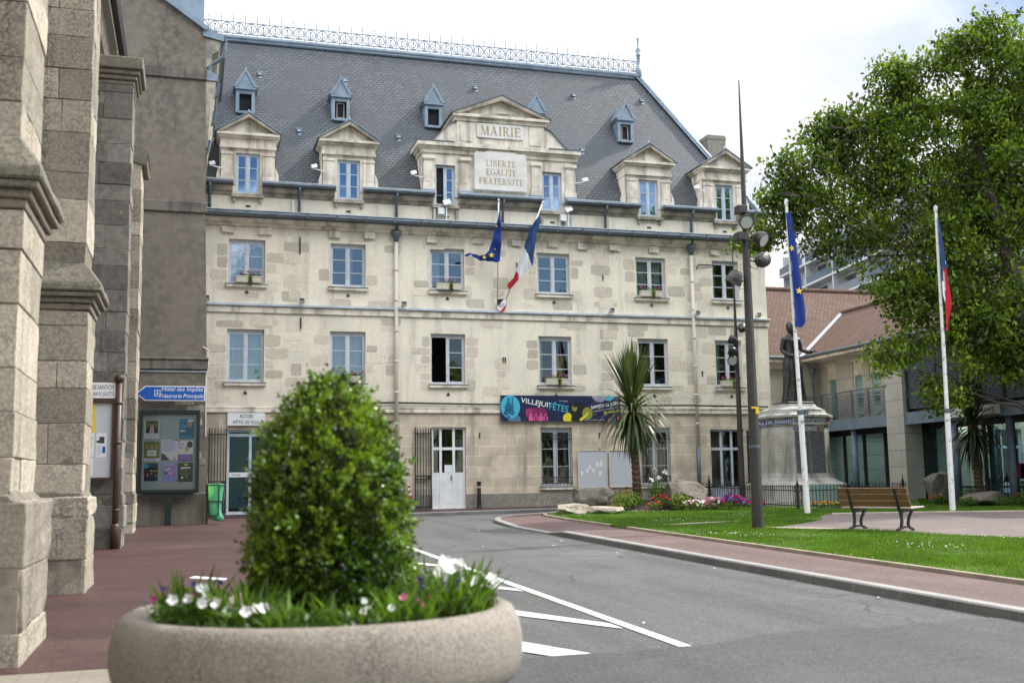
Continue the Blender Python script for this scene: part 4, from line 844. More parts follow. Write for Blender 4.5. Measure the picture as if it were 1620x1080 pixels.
# doors
def door_leafset(name, a, b, z0, z1, cols, transom, panel, frame, glass, yd=0.12):
    m = MB(); g = MB(); fw = 0.07; a += 0.004; b -= 0.004
    m.box(a, a+fw, yd, yd+0.08, z0, z1); m.box(b-fw, b, yd, yd+0.08, z0, z1); m.box(a+fw, b-fw, yd, yd+0.08, z1-fw, z1); m.box(a+fw, b-fw, yd, yd+0.08, transom-0.05, transom+0.05)
    xs_ = [a+fw+(b-a-2*fw)*q for q in cols]
    for i, x in enumerate(xs_[1:-1]): m.box(x-0.045, x+0.045, yd-0.005, yd+0.075, z0+0.05, z1-fw)
    m.box(a+fw, b-fw, yd+0.01, yd+0.06, z0, z0+0.1)
    for i in range(len(xs_)-1):
        p, q = xs_[i]+0.045*(i > 0), xs_[i+1]-0.045*(i < len(xs_)-2)
        g.rect(p, q, panel, z1-fw-0.01, yd+0.035)
        if panel > z0+0.2:
            m.box(p, q, yd+0.012, yd+0.06, z0+0.1, panel); m.box(p+0.06, q-0.06, yd+0.002, yd+0.012, z0+0.18, panel-0.08); m.box(p, q, yd+0.005, yd+0.07, panel-0.03, panel+0.05)
    d = m.build(name, frame, TH, normals=False); g.build('pane', glass, d, normals=False); h = MB(); x = xs_[-2]-0.1; h.box(x-0.015, x+0.015, yd-0.05, yd, z0+1.0, z0+1.16); h.build('handle', 'zinc_dark', d); return d
DR = door_leafset('door', *DOOR, [0, 0.24, 0.68, 1], 2.12, 1.22, 'white', 'glass_low'); m = MB(); m.rect(-1.27, -0.96, 1.28, 1.54, 0.147); m.build('notice_paper', 'curtain', DR)
door_leafset('door', *DOOR2, [0, 0.33, 0.67, 1], 2.05, 0.55, 'frame_blue', 'glass_low')
DA = door_leafset('sliding_door', *ACC, [0, 0.46, 1], 2.62, 0.15, 'zinc_light', 'glass_shop', 0.14)  # opaque dark glass stands in for the unlit hall behind the door
m = MB(); m.box(ACC[0]+0.08, ACC[1]-0.08, 0.155, 0.16, 1.2, 1.36, 0); m.text('ENTRÉE', (ACC[0]+0.16, 0.153, 1.245), h=0.075, mi=1); m.text('ENTRÉE', (ACC[0]+1.0, 0.153, 1.245), h=0.075, mi=1); m.build('glass_band', ['paper', 'ink'], DA, normals=False)
def grille(x0, x1, z0, z1, y, lock):
    m = MB(); m.box(x0, x0+0.04, y-0.02, y+0.02, z0, z1); m.box(x1-0.045, x1, y-0.025, y+0.02, z0, z1-0.02); n = 6
    for k in range(1, n): x = x0+(x1-x0)*k/n; m.box(x-0.013, x+0.013, y-0.012, y+0.012, z0+0.03, z1-0.02*(k % 2))
    for z in (z0+0.05, lock-0.06, lock+0.06, z1-0.22): m.box(x0+0.04, x1-0.045, y-0.016, y+0.016, z-0.02, z+0.02)
    m.box(x1-0.16, x1-0.045, y-0.02, y+0.02, lock-0.06, lock+0.06); return m.build('door_grille', 'iron', TH)
grille(-2.39, -1.79, 0.03, 2.87, -0.1, 1.1); grille(-9.42, -8.83, 0.02, 2.85, -0.12, 1.0)
m = MB(); 
for k in range(4): m.box(10.62+0.0, 10.66, -0.5+0.12*k, -0.46+0.12*k, 0.05, 2.75)
for z in (0.4, 1.3, 2.5): m.box(10.63, 10.65, -0.5, -0.06, z-0.02, z+0.02)
m.build('door_grille', 'iron', TH)
for x, z in ((-0.0, 2.6), (0.92, 5.35), (1.0, 5.35), (4.6, 2.6), (4.6, 2.0), (4.6, 3.35), (8.9, 4.95), (4.9, 8.55), (1.5, 8.9)):
    m = MB(); m.prism([(x-0.012, z-0.13), (x+0.012, z-0.13), (x+0.025, z+0.08), (x-0.025, z+0.08)], -0.03, 0); m.build('wall_anchor', 'iron', TH)
for cx in (-8.25, -4.75, -1.15, 2.93, 6.87, 10.1):
    m = MB(); m.box(cx-0.08, cx+0.08, -0.02, 0, 10.55, 10.61); m.build('vent_slot', 'iron', TH)
    for z in (7.5, 4.02): m = MB(); m.prism([(cx-0.06, z), (cx+0.06, z), (cx+0.05, z+0.05), (cx+0.02, z+0.06), (cx, z+0.13), (cx-0.02, z+0.06), (cx-0.05, z+0.05)], -0.035, 0); m.build('vent_slot', 'iron', TH)
for pts in ([(8.75, -0.1, 9.0), (8.85, -0.1, 9.18), (9.5, -0.06, 9.2)], [(-6.45, -0.04, 9.55), (-6.45, -0.04, 8.95)], [(-6.4, -0.04, 6.7), (-6.4, -0.04, 6.3)]):
    m = MB(); m.tube(pts, 0.025, 6); m.build('wall_pipe', 'iron', TH)

# ================================================================== THINGS ON THE TOWN HALL FRONT
# entrance sign
t = thing('entrance_sign', 'white wall sign reading ACCUEIL HÔTEL DE VILLE over the sliding door', 'sign', (-8.2, -0.1, 2.94))
m = MB(); m.box(-8.83, -7.58, -0.13, -0.095, 2.93, 3.36); m.build('panel', 'white', t, bevel=0.006)
m = MB(); m.text('ACCUEIL', (-8.2, -0.134, 3.19), h=0.125, w=0.46, mi=0, align='C', bold=.012); m.text('HÔTEL DE VILLE', (-8.22, -0.134, 2.99), w=0.84, h=0.15, mi=0, align='C', bold=.012); m.prism([(-7.72, 3.0), (-7.63, 2.98), (-7.63, 3.1), (-7.72, 3.12)], -0.1345, -0.1315, 1)
m.build('lettering', ['ink', 'magenta'], t, normals=False)
# festival banner
t = thing('festival_banner', 'long navy festival banner reading VILLEJUI\'FÊTES hung above the ground floor', 'banner', (3.09, -0.1, 3.08))
BX0, BX1, BZ0, BZ1 = 0.76, 5.42, 3.09, 4.03
m = MB(); nx = 30
vs = []; 
for j, z in enumerate((BZ0, BZ1)):
    for i in range(nx+1): vs.append((BX0+(BX1-BX0)*i/nx, -0.135+0.0, z))
m.box(BX0, BX1, -0.135, -0.12, BZ0, BZ1); m.build('sheet', 'navy', t)
cl = (BX0, BX1, BZ0, BZ1); y = -0.1385
for a_, c_ in (((1.13, 3.61, 0.37, y, 0, 28, cl, 0.42), 'cyan'), ((1.28, 3.14, 0.24, y+0.001, 0, 28, cl, 0.2), 'teal2'), ((4.95, 4.05, 0.25, y+0.001, 0, 28, cl, 0.2), 'cyan'), ((4.6, 4.1, 0.32, y, 0, 28, cl, 0.3), 'mauve')): m = MB(); m.disc(*a_); m.build('printed_circle', c_, t, normals=False)
m = MB(); y = -0.141   # seated musician, four singers, drummer
m.disc(1.06, 3.86, 0.055, y, 0, rz=0.075); m.poly([(1.0, y, 3.78), (1.13, y, 3.78), (1.22, y, 3.62), (1.19, y, 3.5), (0.94, y, 3.5), (0.91, y, 3.6)], 0); m.poly([(0.85, y, 3.38), (0.95, y, 3.52), (1.2, y, 3.52), (1.32, y, 3.4), (1.22, y, 3.3), (1.08, y, 3.36), (0.95, y, 3.27)], 0); m.poly([(1.2, y-.001, 3.46), (1.26, y-.001, 3.48), (1.23, y-.001, 3.97), (1.18, y-.001, 3.97)], 0); m.poly([(1.02, y, 3.3), (1.12, y, 3.3), (1.1, y, 3.2), (1.0, y, 3.2)], 0)
m.build('seated_musician_print', 'teal', t, normals=False)
m = MB(); m.disc(2.12, 3.38, 0.42, y, 0, clip=(BX0, BX1, BZ0, 3.58), rz=0.28); 
for k, x in enumerate((1.9, 2.1, 2.29, 2.47)):
    m.disc(x, 3.33-0.02*(k % 2), 0.043, y-.002, 1, rz=0.055); m.poly([(x-0.08, y-.002, 3.1), (x-0.085, y-.002, 3.24), (x-0.04, y-.002, 3.29), (x+0.04, y-.002, 3.29), (x+0.085, y-.002, 3.24), (x+0.08, y-.002, 3.1)], 1)
    if k % 2: m.poly([(x-0.03, y-.003, 3.1), (x-0.05, y-.003, 3.25), (x+0.03, y-.003, 3.25), (x+0.035, y-.003, 3.1)], 0)
for k in range(7):
    for j in range(5): m.disc(1.74+0.055*k, 3.3+0.055*j, 0.016, y-.001, 1, n=8) if k < 5 - (j > 3) else None
m.build('singers_print', ['plum', 'pink'], t, normals=False)
m = MB(); m.disc(3.37, 3.2, 0.23, y, 0, clip=cl, rz=0.2); m.disc(3.72, 3.52, 0.34, y-.001, 1, rz=0.3); m.disc(4.1, 3.38, 0.2, y-.002, 2, rz=0.23)
m.disc(3.6, 3.58, 0.1, y-.003, 2, rz=0.13); m.poly([(3.45, y-.003, 3.1), (3.5, y-.003, 3.42), (3.62, y-.003, 3.46), (3.8, y-.003, 3.36), (3.95, y-.003, 3.1)], 1); m.poly([(3.76, y-.004, 3.12), (3.84, y-.004, 3.22), (4.05, y-.004, 3.36), (4.1, y-.004, 3.44), (4.14, y-.004, 3.36), (4.04, y-.004, 3.24), (3.86, y-.004, 3.1)], 0); m.poly([(3.53, y-.005, 3.66), (3.6, y-.005, 3.72), (3.7, y-.005, 3.67), (3.67, y-.005, 3.62), (3.56, y-.005, 3.6)], 1)
m.build('drummer_print', ['yellow', 'blk', 'olive'], t, normals=False)
m = MB(); y = -0.148; rt = Vector((math.cos(R_(-10)), 0, math.sin(R_(-10)))); up = Vector((-rt.z, 0, rt.x))
m.text("VILLEJUI'", (1.50, y, 3.72), w=1.12, h=0.25, right=rt, up=up, mi=0, bold=0.012); m.text('FÊTES', (2.60, y, 3.53), w=0.74, h=0.31, right=rt, up=up, mi=1, bold=0.012); m.text('41ème ÉDITION', (3.0, y, 3.83), w=0.34, h=0.05, right=Vector((1, 0, -0.1)), mi=0)
rt = Vector((math.cos(R_(9)), 0, math.sin(R_(9)))); up = Vector((-rt.z, 0, rt.x))
m.text('SAMEDI 15 JUIN', (4.26, y, 3.50), w=1.08, h=0.16, right=rt, up=up, mi=0, bold=0.025); m.text('CENTRE-VILLE · ENTRÉE LIBRE', (4.3, y, 3.43), w=1.05, h=0.045, right=rt, up=up, mi=0); m.text('DE 14H À 1H', (4.76, y, 3.35), w=0.6, h=0.12, right=rt, up=up, mi=2, bold=0.02)
m.text('Programme complet sur villejuif.fr', (3.95, y, 3.11), w=0.83, h=0.05, mi=0); m.box(4.9, 4.97, y, y+0.003, 3.1, 3.17, 3); m.box(5.02, 5.09, y, y+0.003, 3.1, 3.17, 1); m.box(5.15, 5.21, y, y+0.003, 3.1, 3.17, 4); m.prism([(5.27, 3.1), (5.37, 3.12), (5.36, 3.3), (5.3, 3.28)], y, y+0.003, 3)
m.build('lettering', ['white', 'cyan', 'yellow', 'pink', 'teal2'], t, normals=False)
# notice boards
for k, (a, b) in enumerate(((3.70, 4.85), (4.93, 6.06))):
    t = thing('notice_board', ['pale grey wall notice board with small pinned papers beside the grilled window', 'empty pale grey wall notice board behind the palm trunk'][k], 'notice board', ((a+b)/2, -0.06, 0.65), 'notice boards on the town hall wall')
    m = MB(); m.box(a+0.03, b-0.03, -0.075, -0.055, 0.68, 2.0); m.build('panel', 'boardpale', t)
    m = MB(); m.box(a, a+0.03, -0.1, -0.05, 0.65, 2.03); m.box(b-0.03, b, -0.1, -0.05, 0.65, 2.03); m.box(a+0.03, b-0.03, -0.1, -0.05, 2.0, 2.03); m.box(a+0.03, b-0.03, -0.1, -0.05, 0.65, 0.68); m.build('frame', 'box', t)
    m = MB(); m.box((a+b)/2+0.08, (a+b)/2+0.17, -0.11, -0.05, 0.6, 0.66); m.build('lock', 'brown', t)
    if k == 0:
        for q, (x, z, w, h) in enumerate(((4.0, 1.2, .16, .18), (4.12, 1.32, .14, .2), (4.25, 1.22, .15, .19), (4.4, 1.4, .16, .22), (4.55, 1.42, .18, .24), (4.52, 1.08, .16, .22), (3.8, 1.1, .15, .2))):
            m = MB(); m.rect(x, x+w*.75, z, z+h*.8, -0.078-0.0006*q); single(m, 'pinned_paper', 'paper', 'white paper pinned on the left wall notice board', 'paper', 'papers pinned on the town hall notice board', normals=False)
# bollard, tape
m = MB(); z0 = gz(-0.12, -0.3); m.lathe([(0.09, 0), (0.09, 0.06), (0.072, 0.09), (0.072, 0.86), (0.08, 0.87), (0.08, 0.93), (0.06, 0.95)], 16, (-0.12, -0.3, z0)); m.lathe([(0.074, 0.0), (0.074, 0.05)], 16, (-0.12, -0.3, z0+0.72), mi=1)
single(m, 'bollard', ['iron', 'zinc_light'], 'black round bollard on the pavement right of the white door', 'bollard', smooth=False)
m = MB()
for k in range(6):
    z = 0.42+0.085*k; x = -2.56-0.012*k+0.012*math.sin(k*2); m.prism([(x-0.04, z), (x+0.035, z-0.03), (x+0.035, z+0.05), (x-0.04, z+0.08)], -0.075, -0.07, k % 2)
for k in range(4): m.prism([(-2.5+0.05*k, 0.42), (-2.45+0.05*k, 0.40), (-2.45+0.05*k, 0.44), (-2.5+0.05*k, 0.46)], -0.073, -0.069, k % 2)
m.has_t = False
single(m, 'barrier_tape', ['tape_red', 'paper'], 'scrap of red and white barrier tape on the wall by the door grille', 'tape', normals=False)
# window boxes with flowers
def leaf_cloud(n, fn, size, asp=0.5, up=0.3, droop=0.0):
    """n quads: fn(n)-> (n,3) centres, optional normals; returns corners"""
    c = fn(n); d = rng.normal(size=(n, 3)); d[:, 2] += up; d /= np.linalg.norm(d, axis=1)[:, None]
    e = np.cross(d, rng.normal(size=(n, 3))); e /= np.linalg.norm(e, axis=1)[:, None]
    s = rng.uniform(0.7, 1.3, n)[:, None]*size
    return np.stack([c-d*s*0.5, c+e*s*asp*0.5, c+d*s*0.5, c-e*s*asp*0.5], 1).reshape(-1, 3)
def ellip(c, r):
    def f(n):
        v = rng.normal(size=(n, 3)); v /= np.linalg.norm(v, axis=1)[:, None]; return np.array(c)+v*np.array(r)*rng.uniform(0.35, 1, n)[:, None]
    return f
def flower_box(x, z, w, label, hang=True, red=True):
    t = thing('window_box', label, 'flower box', (x, -0.13, z), 'flower boxes on the town hall sills')
    m = MB(); m.prism([(-0.22, z+0.02), (-0.04, z+0.02), (-0.02, z+0.22), (-0.24, z+0.22)], x-w/2, x+w/2, plane='YZ'); m.box(x-w/2-0.012, x+w/2+0.012, -0.252, -0.008, z+0.2, z+0.235)
    for s in (-0.3, 0.33): m.disc(x+s*w, z+0.14, 0.07, -0.238, a0=math.pi, a1=2*math.pi)
    m.build('trough', 'box', t, normals=False)
    n = 260; parts = [leaf_cloud(n, ellip((x, -0.13, z+0.27), (w*0.5, 0.1, 0.07)), 0.05)]
    if hang: parts.append(leaf_cloud(240, ellip((x+0.06, -0.27, z+0.1), (0.075, 0.03, 0.24)), 0.05))
    co = np.concatenate(parts); o = raw_mesh('foliage', co, 4, 'green' if not hang else 'yellowgreen', rng.uniform(0, 1, len(co)//4)); o.parent = t; me = o.data; a = np.empty(len(me.vertices)*3); me.vertices.foreach_get('co', a); a = a.reshape(-1, 3)-np.array(LOC[t.name]); me.vertices.foreach_set('co', a.ravel())
    cols = ['petal_red', 'petal_violet', 'petal_pink']
    co = []; mi = []
    for k in range(9):
        q = leaf_cloud(10, ellip((x+rng.uniform(-.5, .5)*w, -0.15, z+0.33+rng.uniform(0, .07)), (0.035, 0.035, 0.035)), 0.05, 0.9); co.append(q); mi += [int(rng.integers(0, 3))]*10
    co = np.concatenate(co)-np.array(LOC[t.name]); o = raw_mesh('blossoms', co, 4, cols, rng.uniform(0, 1, len(mi)), mi); o.parent = t
    return t
flower_box(-8.2, 7.83, 0.85, 'cream flower box on the upper sill of the leftmost window'); flower_box(-1.12, 7.83, 0.9, 'cream flower box on the upper sill left of the hanging flags')
flower_box(6.8, 7.75+0.08, 0.85, 'cream flower box on the upper sill above the palm'); flower_box(-4.7, 4.42, 0.9, 'flower box on the sill just behind the tip of the clipped boxwood', False)
flower_box(2.95, 4.42, 0.85, 'cream flower box on the middle sill right above the navy banner'); flower_box(10.05, 4.42, 0.85, 'cream flower box on the middle sill behind the tall lamp post')
# spotlights: on the string course (facing down) and beside the dormers
def spot_box(x, label):
    t = thing('wall_spotlight', label, 'spotlight', (x, -0.1, 7.13), 'spotlights along the string course')
    m = MB(); m.tube([(x, -0.1, 7.13), (x, -0.14, 7.28), (x+0.03, -0.2, 7.34)], 0.014, 5); m.build('bracket', 'iron', t)
    m = MB(); m.obox((x+0.02, -0.26, 7.25), (0.1, 0, 0), (0, 0.09, -0.03), (0, 0.025, 0.07)); m.build('housing', 'white', t, bevel=0.01)
    m = MB(); m.obox((x+0.02, -0.355, 7.285), (0.085, 0, 0), (0, 0.008, -0.0), (0, 0.02, 0.05)); m.build('lens', 'iron', t)
for x, l in ((-9.6, 'small spotlight on the string course beside the grey cement gable'), (-6.41, 'small spotlight on the string course between the two left windows'), (-2.82, 'small spotlight on the string course beside the left rain pipe'), (5.1, 'small spotlight on the string course above the banner end'), (8.62, 'small spotlight on the string course beside the right rain pipe'), (11.25, 'small spotlight on the string course at the right corner of the front')): spot_box(x, l)
def arm_light(x, z, s, label):
    t = thing('dormer_floodlight', label, 'floodlight', (x+s*0.3, -0.1, z), 'white floodlights on arms beside the dormers')
    m = MB(); m.tube([(x+s*0.35, -0.12, z-0.08), (x, -0.2, z-0.03)], 0.022, 6); m.build('arm', 'white', t)
    m = MB(); m.obox((x, -0.22, z+0.05), (0.1, 0, 0.03), (0, 0.07, 0), (-0.02, 0.03, 0.07)); m.build('housing', 'white', t, bevel=0.015)
for x, z, s, l in ((-9.5, 11.93, 1, 'white floodlight on an arm left of the leftmost dormer'), (-6.0, 12.05, 1, 'white floodlight on an arm left of the second dormer'), (-2.42, 12.05, 1, 'white floodlight on an arm left of the central gable'), (4.2, 12.2, -1, 'white floodlight on an arm right of the central gable'), (8.85, 12.2, 1, 'white floodlight on an arm left of the rightmost dormer')): arm_light(x, z, s, l)
def gutter_light(x, label):
    t = thing('gutter_floodlight', label, 'floodlight', (x, -0.2, 10.33), 'floodlights standing on the gutter')
    m = MB(); m.tube([(x, -0.2, 10.33), (x, -0.2, 10.95)], 0.025, 6); m.build('post', 'white', t)
    m = MB(); m.obox((x, -0.26, 11.06), (0.13, 0, 0.05), (0, 0.06, 0), (-0.03, 0.05, 0.1)); m.box(x-0.32, x-0.08, -0.25, -0.12, 10.6, 10.85); m.build('housing', 'white', t, bevel=0.015)
gutter_light(-1.2, 'white floodlight on the gutter below the open attic window'); gutter_light(3.5, 'white floodlight on the gutter below the closed central attic window')
# flags on the front: shield holder and two slanting poles
t = thing('flag_shield', 'shield-shaped flag holder with letters RF at the middle of the string course', 'flag holder', (0.84, -0.1, 7.0))
m = MB(); m.prism([(0.67, 7.55), (1.01, 7.55), (1.01, 7.28), (0.95, 7.14), (0.84, 7.06), (0.73, 7.14), (0.67, 7.28)], -0.2, -0.16, 0); m.poly([(0.67, -0.2015, 7.55), (0.93, -0.2015, 7.55), (0.67, -0.2015, 7.27)], 1); m.poly([(1.01, -0.2015, 7.36), (1.01, -0.2015, 7.28), (0.95, -0.2015, 7.14), (0.84, -0.2015, 7.06), (0.78, -0.2015, 7.1)], 2); m.build('shield', ['flagwhite', 'blk', 'flagred'], t, normals=False)
m = MB(); m.box(0.8, 0.88, -0.16, 0, 7.2, 7.4); m.text('RF', (0.75, -0.204, 7.24), w=0.2, h=0.15); m.build('lettering', 'ink', t, normals=False)
def wall_pole(name, label, a, b, r=0.028):
    t = thing(name, label, 'flag', a, 'flags on the town hall front'); m = MB(); m.tube([a, b], [r, r*0.85], 8); e = (Vector(b)-Vector(a)).normalized(); m.lathe([(0.03, 0), (0.045, 0.05), (0, 0.12)], 8, b, e); m.build('pole', 'polewhite', t, smooth=True); return t
t = wall_pole('wall_flag', 'dark blue European flag with gold stars on a pole from the town hall front', (0.70, -0.14, 7.45), (0.54, -1.05, 10.98))
ol = [(0.55, 10.68), (0.60, 10.6), (0.66, 10.1), (0.69, 9.6), (0.68, 9.1), (0.66, 8.86), (0.55, 8.83), (0.3, 8.86), (-0.1, 8.88), (-0.28, 8.98), (-0.42, 9.06), (-0.55, 8.98), (-0.66, 9.0), (-0.62, 9.07), (-0.48, 9.12), (-0.3, 9.10), (-0.1, 9.05), (0.1, 9.08), (0.25, 9.22), (0.35, 9.6), (0.43, 9.95), (0.50, 10.3)]
def f1(x, z): return -0.2-0.9*(z-7.45)/3.53 - 0.05 - 0.05*math.sin(x*22+z*2)-0.03*math.sin(z*9+x*6)
m = sheet(ol, 0.07, fn=f1); m.build('flag', 'flagblue', t, smooth=True, normals=False)
m = MB()
for x, z, r, tl in ((0.33, 9.06, 0.115, 0.1), (0.07, 8.98, 0.085, -0.3), (0.48, 10.1, 0.05, 0), (0.48, 9.3, 0.04, 0.5)): m = MB(); star(m, x, z, r, f1(x, z)-0.05, tilt=tl); m.build('star', 'star', t, normals=False)
t = wall_pole('wall_flag', 'French tricolour on a slanting pole from the town hall front', (0.98, -0.14, 7.45), (2.20, -1.05, 11.0))
ol = [(2.08, 10.55), (2.1, 10.3), (2.0, 9.9), (1.98, 9.4), (1.96, 8.9), (1.93, 8.74), (1.75, 8.62), (1.55, 8.42), (1.38, 8.2), (1.2, 7.98), (1.06, 7.86), (0.99, 8.0), (1.02, 8.1), (1.12, 8.2), (1.22, 8.3), (1.32, 8.66), (1.5, 9.1), (1.58, 9.5), (1.68, 9.9), (1.88, 10.3)]
def f2(x, z): return -0.25-0.9*(z-7.45)/3.53-0.05-0.05*math.sin(x*16-z*5)-0.03*math.sin(x*31)
def c2(x, z):
    a = (x-1.58)*0.72 + (z-9.3)*0.69
    return 0 if (z-9.35) + 1.25*(x-1.55) > 0.0 + 0.0 and z > 9.9-0.0 or (x > 1.56+(9.42-z)*0.52 and z > 8.7) else (2 if z < 8.56+ (1.3-x)*0.9 and x < 1.40 else 1)
m = sheet(ol, 0.06, fn=f2, cls=c2); m.build('flag', ['flagnavy', 'flagwhite', 'flagred'], t, smooth=True, normals=False)

# ================================================================== GREY GABLE BUILDING AND CHURCH (left)
GBT = thing('gable_building', 'grey cement-rendered gable end with blue zinc roof left of the town hall', 'building', (-11.5, -5.6, -0.3))
m = MB()
pts = [(-16, -0.4), (-9.53, -0.4), (-9.61, 4.5), (-9.73, 9.0), (-9.82, 14.52), (-13.6, 17.1), (-16, 15.5)]
m.prism(pts, -5.67, -0.1); m.build('wall', 'render', GBT)
for z0, z1, x, d in ((12.92, 13.25, -9.80, .07), (8.86, 9.18, -9.72, .07), (4.23, 4.5, -9.6, .12), (4.503, 4.58, -9.58, .16)):
    m = MB(); m.box(-16, x+0.03, -5.67-d, -5.6, z0, z1); m.build('band', 'render_band', GBT, bevel=0.02)
m = MB(); m.box(-16, -9.55, -5.73, -5.6, -0.4, 0.72, 0, jit=0.01); m.build('plinth', 'church', GBT, bevel=0.02)
m = MB(); m.box(-16, -9.6, -5.72, -5.66, 4.16, 4.2); m.build('drip_strip', 'zinc_light', GBT)
m = MB()   # patches of bare masonry low on the right
for k in range(16):
    x = -9.9+random.uniform(-0.45, 0.1); z = 0.75+0.19*k; w = random.uniform(0.3, 0.6); m.box(x-w/2, min(x+w/2, -9.6), -5.682, -5.66, z, z+0.17, 0, random.random(), jit=0.012)
m.build('bare_masonry', 'church', GBT)
m = MB()  # zinc: verge, upper slope, fascia
v = [(-9.82, 14.45), (-9.74, 14.56), (-13.6, 17.28), (-13.6, 17.05)]; m.prism(v, -5.8, -0.1, 0); m.box(-11.5, -9.88, -4.9, -0.2, 14.6, 18.5, 0)
m.prism([(-9.9, 14.62), (-9.3, 14.36), (-9.3, 14.18), (-9.9, 14.3)], -5.72, -0.1, 0); m.prism([(-9.82, 13.28), (-9.45, 13.12), (-9.45, 12.93), (-9.82, 12.93)], -5.7, -0.1, 0); m.build('zinc_roof', 'zinc', GBT)
m = MB(); m.prism([(-9.84, 14.28), (-9.36, 14.17), (-9.44, 13.9), (-9.62, 13.75), (-9.66, 13.45), (-9.82, 13.3)], -5.66, -0.1); m.prism([(-9.84, 12.92), (-9.5, 12.92), (-9.56, 12.5), (-9.64, 12.1), (-9.68, 11.5), (-9.7, 10.9), (-9.84, 10.8)], -5.66, -0.1)
m.build('side_cornice', 'trim_dark', GBT)
m = MB(); m.tube([(-9.26, -5.6, 14.32), (-9.27, -5.6, 13.95), (-9.33, -5.6, 13.72), (-9.52, -5.6, 13.55), (-9.68, -5.6, 13.42), (-9.72, -5.6, 12.95)], 0.07, 10); m.box(-9.36, -9.22, -5.7, -0.2, 14.2, 14.36); m.build('rain_pipe', 'zinc_dark', GBT)
for y, z, x in ((-5.5, 12.65, -9.42), (-5.0, 11.95, -9.5), (-5.4, 10.9, -9.66)):
    m = MB(); m.prism([(x-0.12, z-0.2), (x-0.02, z-0.12), (x+0.05, z+0.25), (x-0.06, z+0.25)], y-0.1, y+0.1); m.build('gutter_bracket', 'zinc_dark', GBT)
m = MB(); m.tube([(-9.72, -5.7, 4.9), (-9.56, -5.78, 4.8), (-9.56, -5.78, 4.3), (-9.62, -5.7, 4.05), (-9.6, -5.7, 2.3)], 0.02, 5); m.build('wall_cable', 'pipe', GBT)
# long crack lines in the render, modelled as thin dark grooves
m = MB(); cr_ = [(-11.35, 14.0), (-11.2, 13.6), (-11.16, 13.3), (-11.1, 12.8), (-10.9, 12.45), (-10.7, 12.1), (-10.62, 11.6), (-10.66, 11.2), (-10.45, 10.85), (-10.35, 10.75), (-10.42, 10.4), (-10.5, 10.1)]
for i in range(len(cr_)-1):
    a, b = Vector(cr_[i]), Vector(cr_[i+1]); n_ = 4
    for k in range(n_):
        p, q = a.lerp(b, k/n_), a.lerp(b, (k+1)/n_); w = 0.008; j = random.uniform(-.02, .02); m.add([(p.x-w, -5.6725, p.y), (p.x+w, -5.6725, p.y), (q.x+w+j*0, -5.6725, q.y), (q.x-w, -5.6725, q.y)], [(0, 1, 2, 3)])
m.build('wall_crack', 'render_band', GBT, normals=False)

CH = thing('church', 'old stone church side wall with tall stepped buttresses', 'church', (-12.5, -26, -0.6))
m = MB(); m.box(-15, -12.6, -60, -8.05, -1.2, 12.0); m.build('wall', 'church', CH)
m = MB(); m.prism([(-12.6, 11.5), (-12.3, 11.7), (-12.2, 12.0), (-12.05, 12.1), (-12.05, 12.3), (-12.6, 12.35)], -60, -8.0, 0); m.build('cornice', 'church', CH)
m = MB(); m.prism([(-12.2, 12.32), (-11.92, 12.32), (-11.88, 12.6), (-12.2, 12.6)], -60, -7.95); m.build('gutter', 'iron', CH)
def stonework(mb, x0, x1, y0, y1, z0, z1, hmin, hmax, mi=0, rough=0.012, nx=(1, 3)):
    """coursed blocks: the outer end (x1) and both flanks show separate rough stones"""
    mb.box(x0, x1-0.02, y0+0.02, y1-0.02, z0, z1, 1, 0.5); z = z0
    while z < z1-0.02:
        h = random.uniform(hmin, hmax); h = z1-z if z+h > z1-0.14 else h
        k = random.randint(*nx); cuts = sorted([x0] + [x0+(x1-x0)*(i+random.uniform(-.22, .22))/k for i in range(1, k)] + [x1])
        for i in range(k):
            yy = [y0, y1] if random.random() < 0.6 else [y0, y0+(y1-y0)*random.uniform(.35, .65), y1]
            for j in range(len(yy)-1):
                g = 0.003
                mb.box(cuts[i]+g, cuts[i+1]-g*(i < k-1)+random.uniform(-rough, rough)*(i == k-1), yy[j]+(g if j else random.uniform(-rough, rough)), yy[j+1]-(g if j < len(yy)-2 else 0), z+g, z+h-g, mi, random.random(), jit=rough*0.45)
        z += h
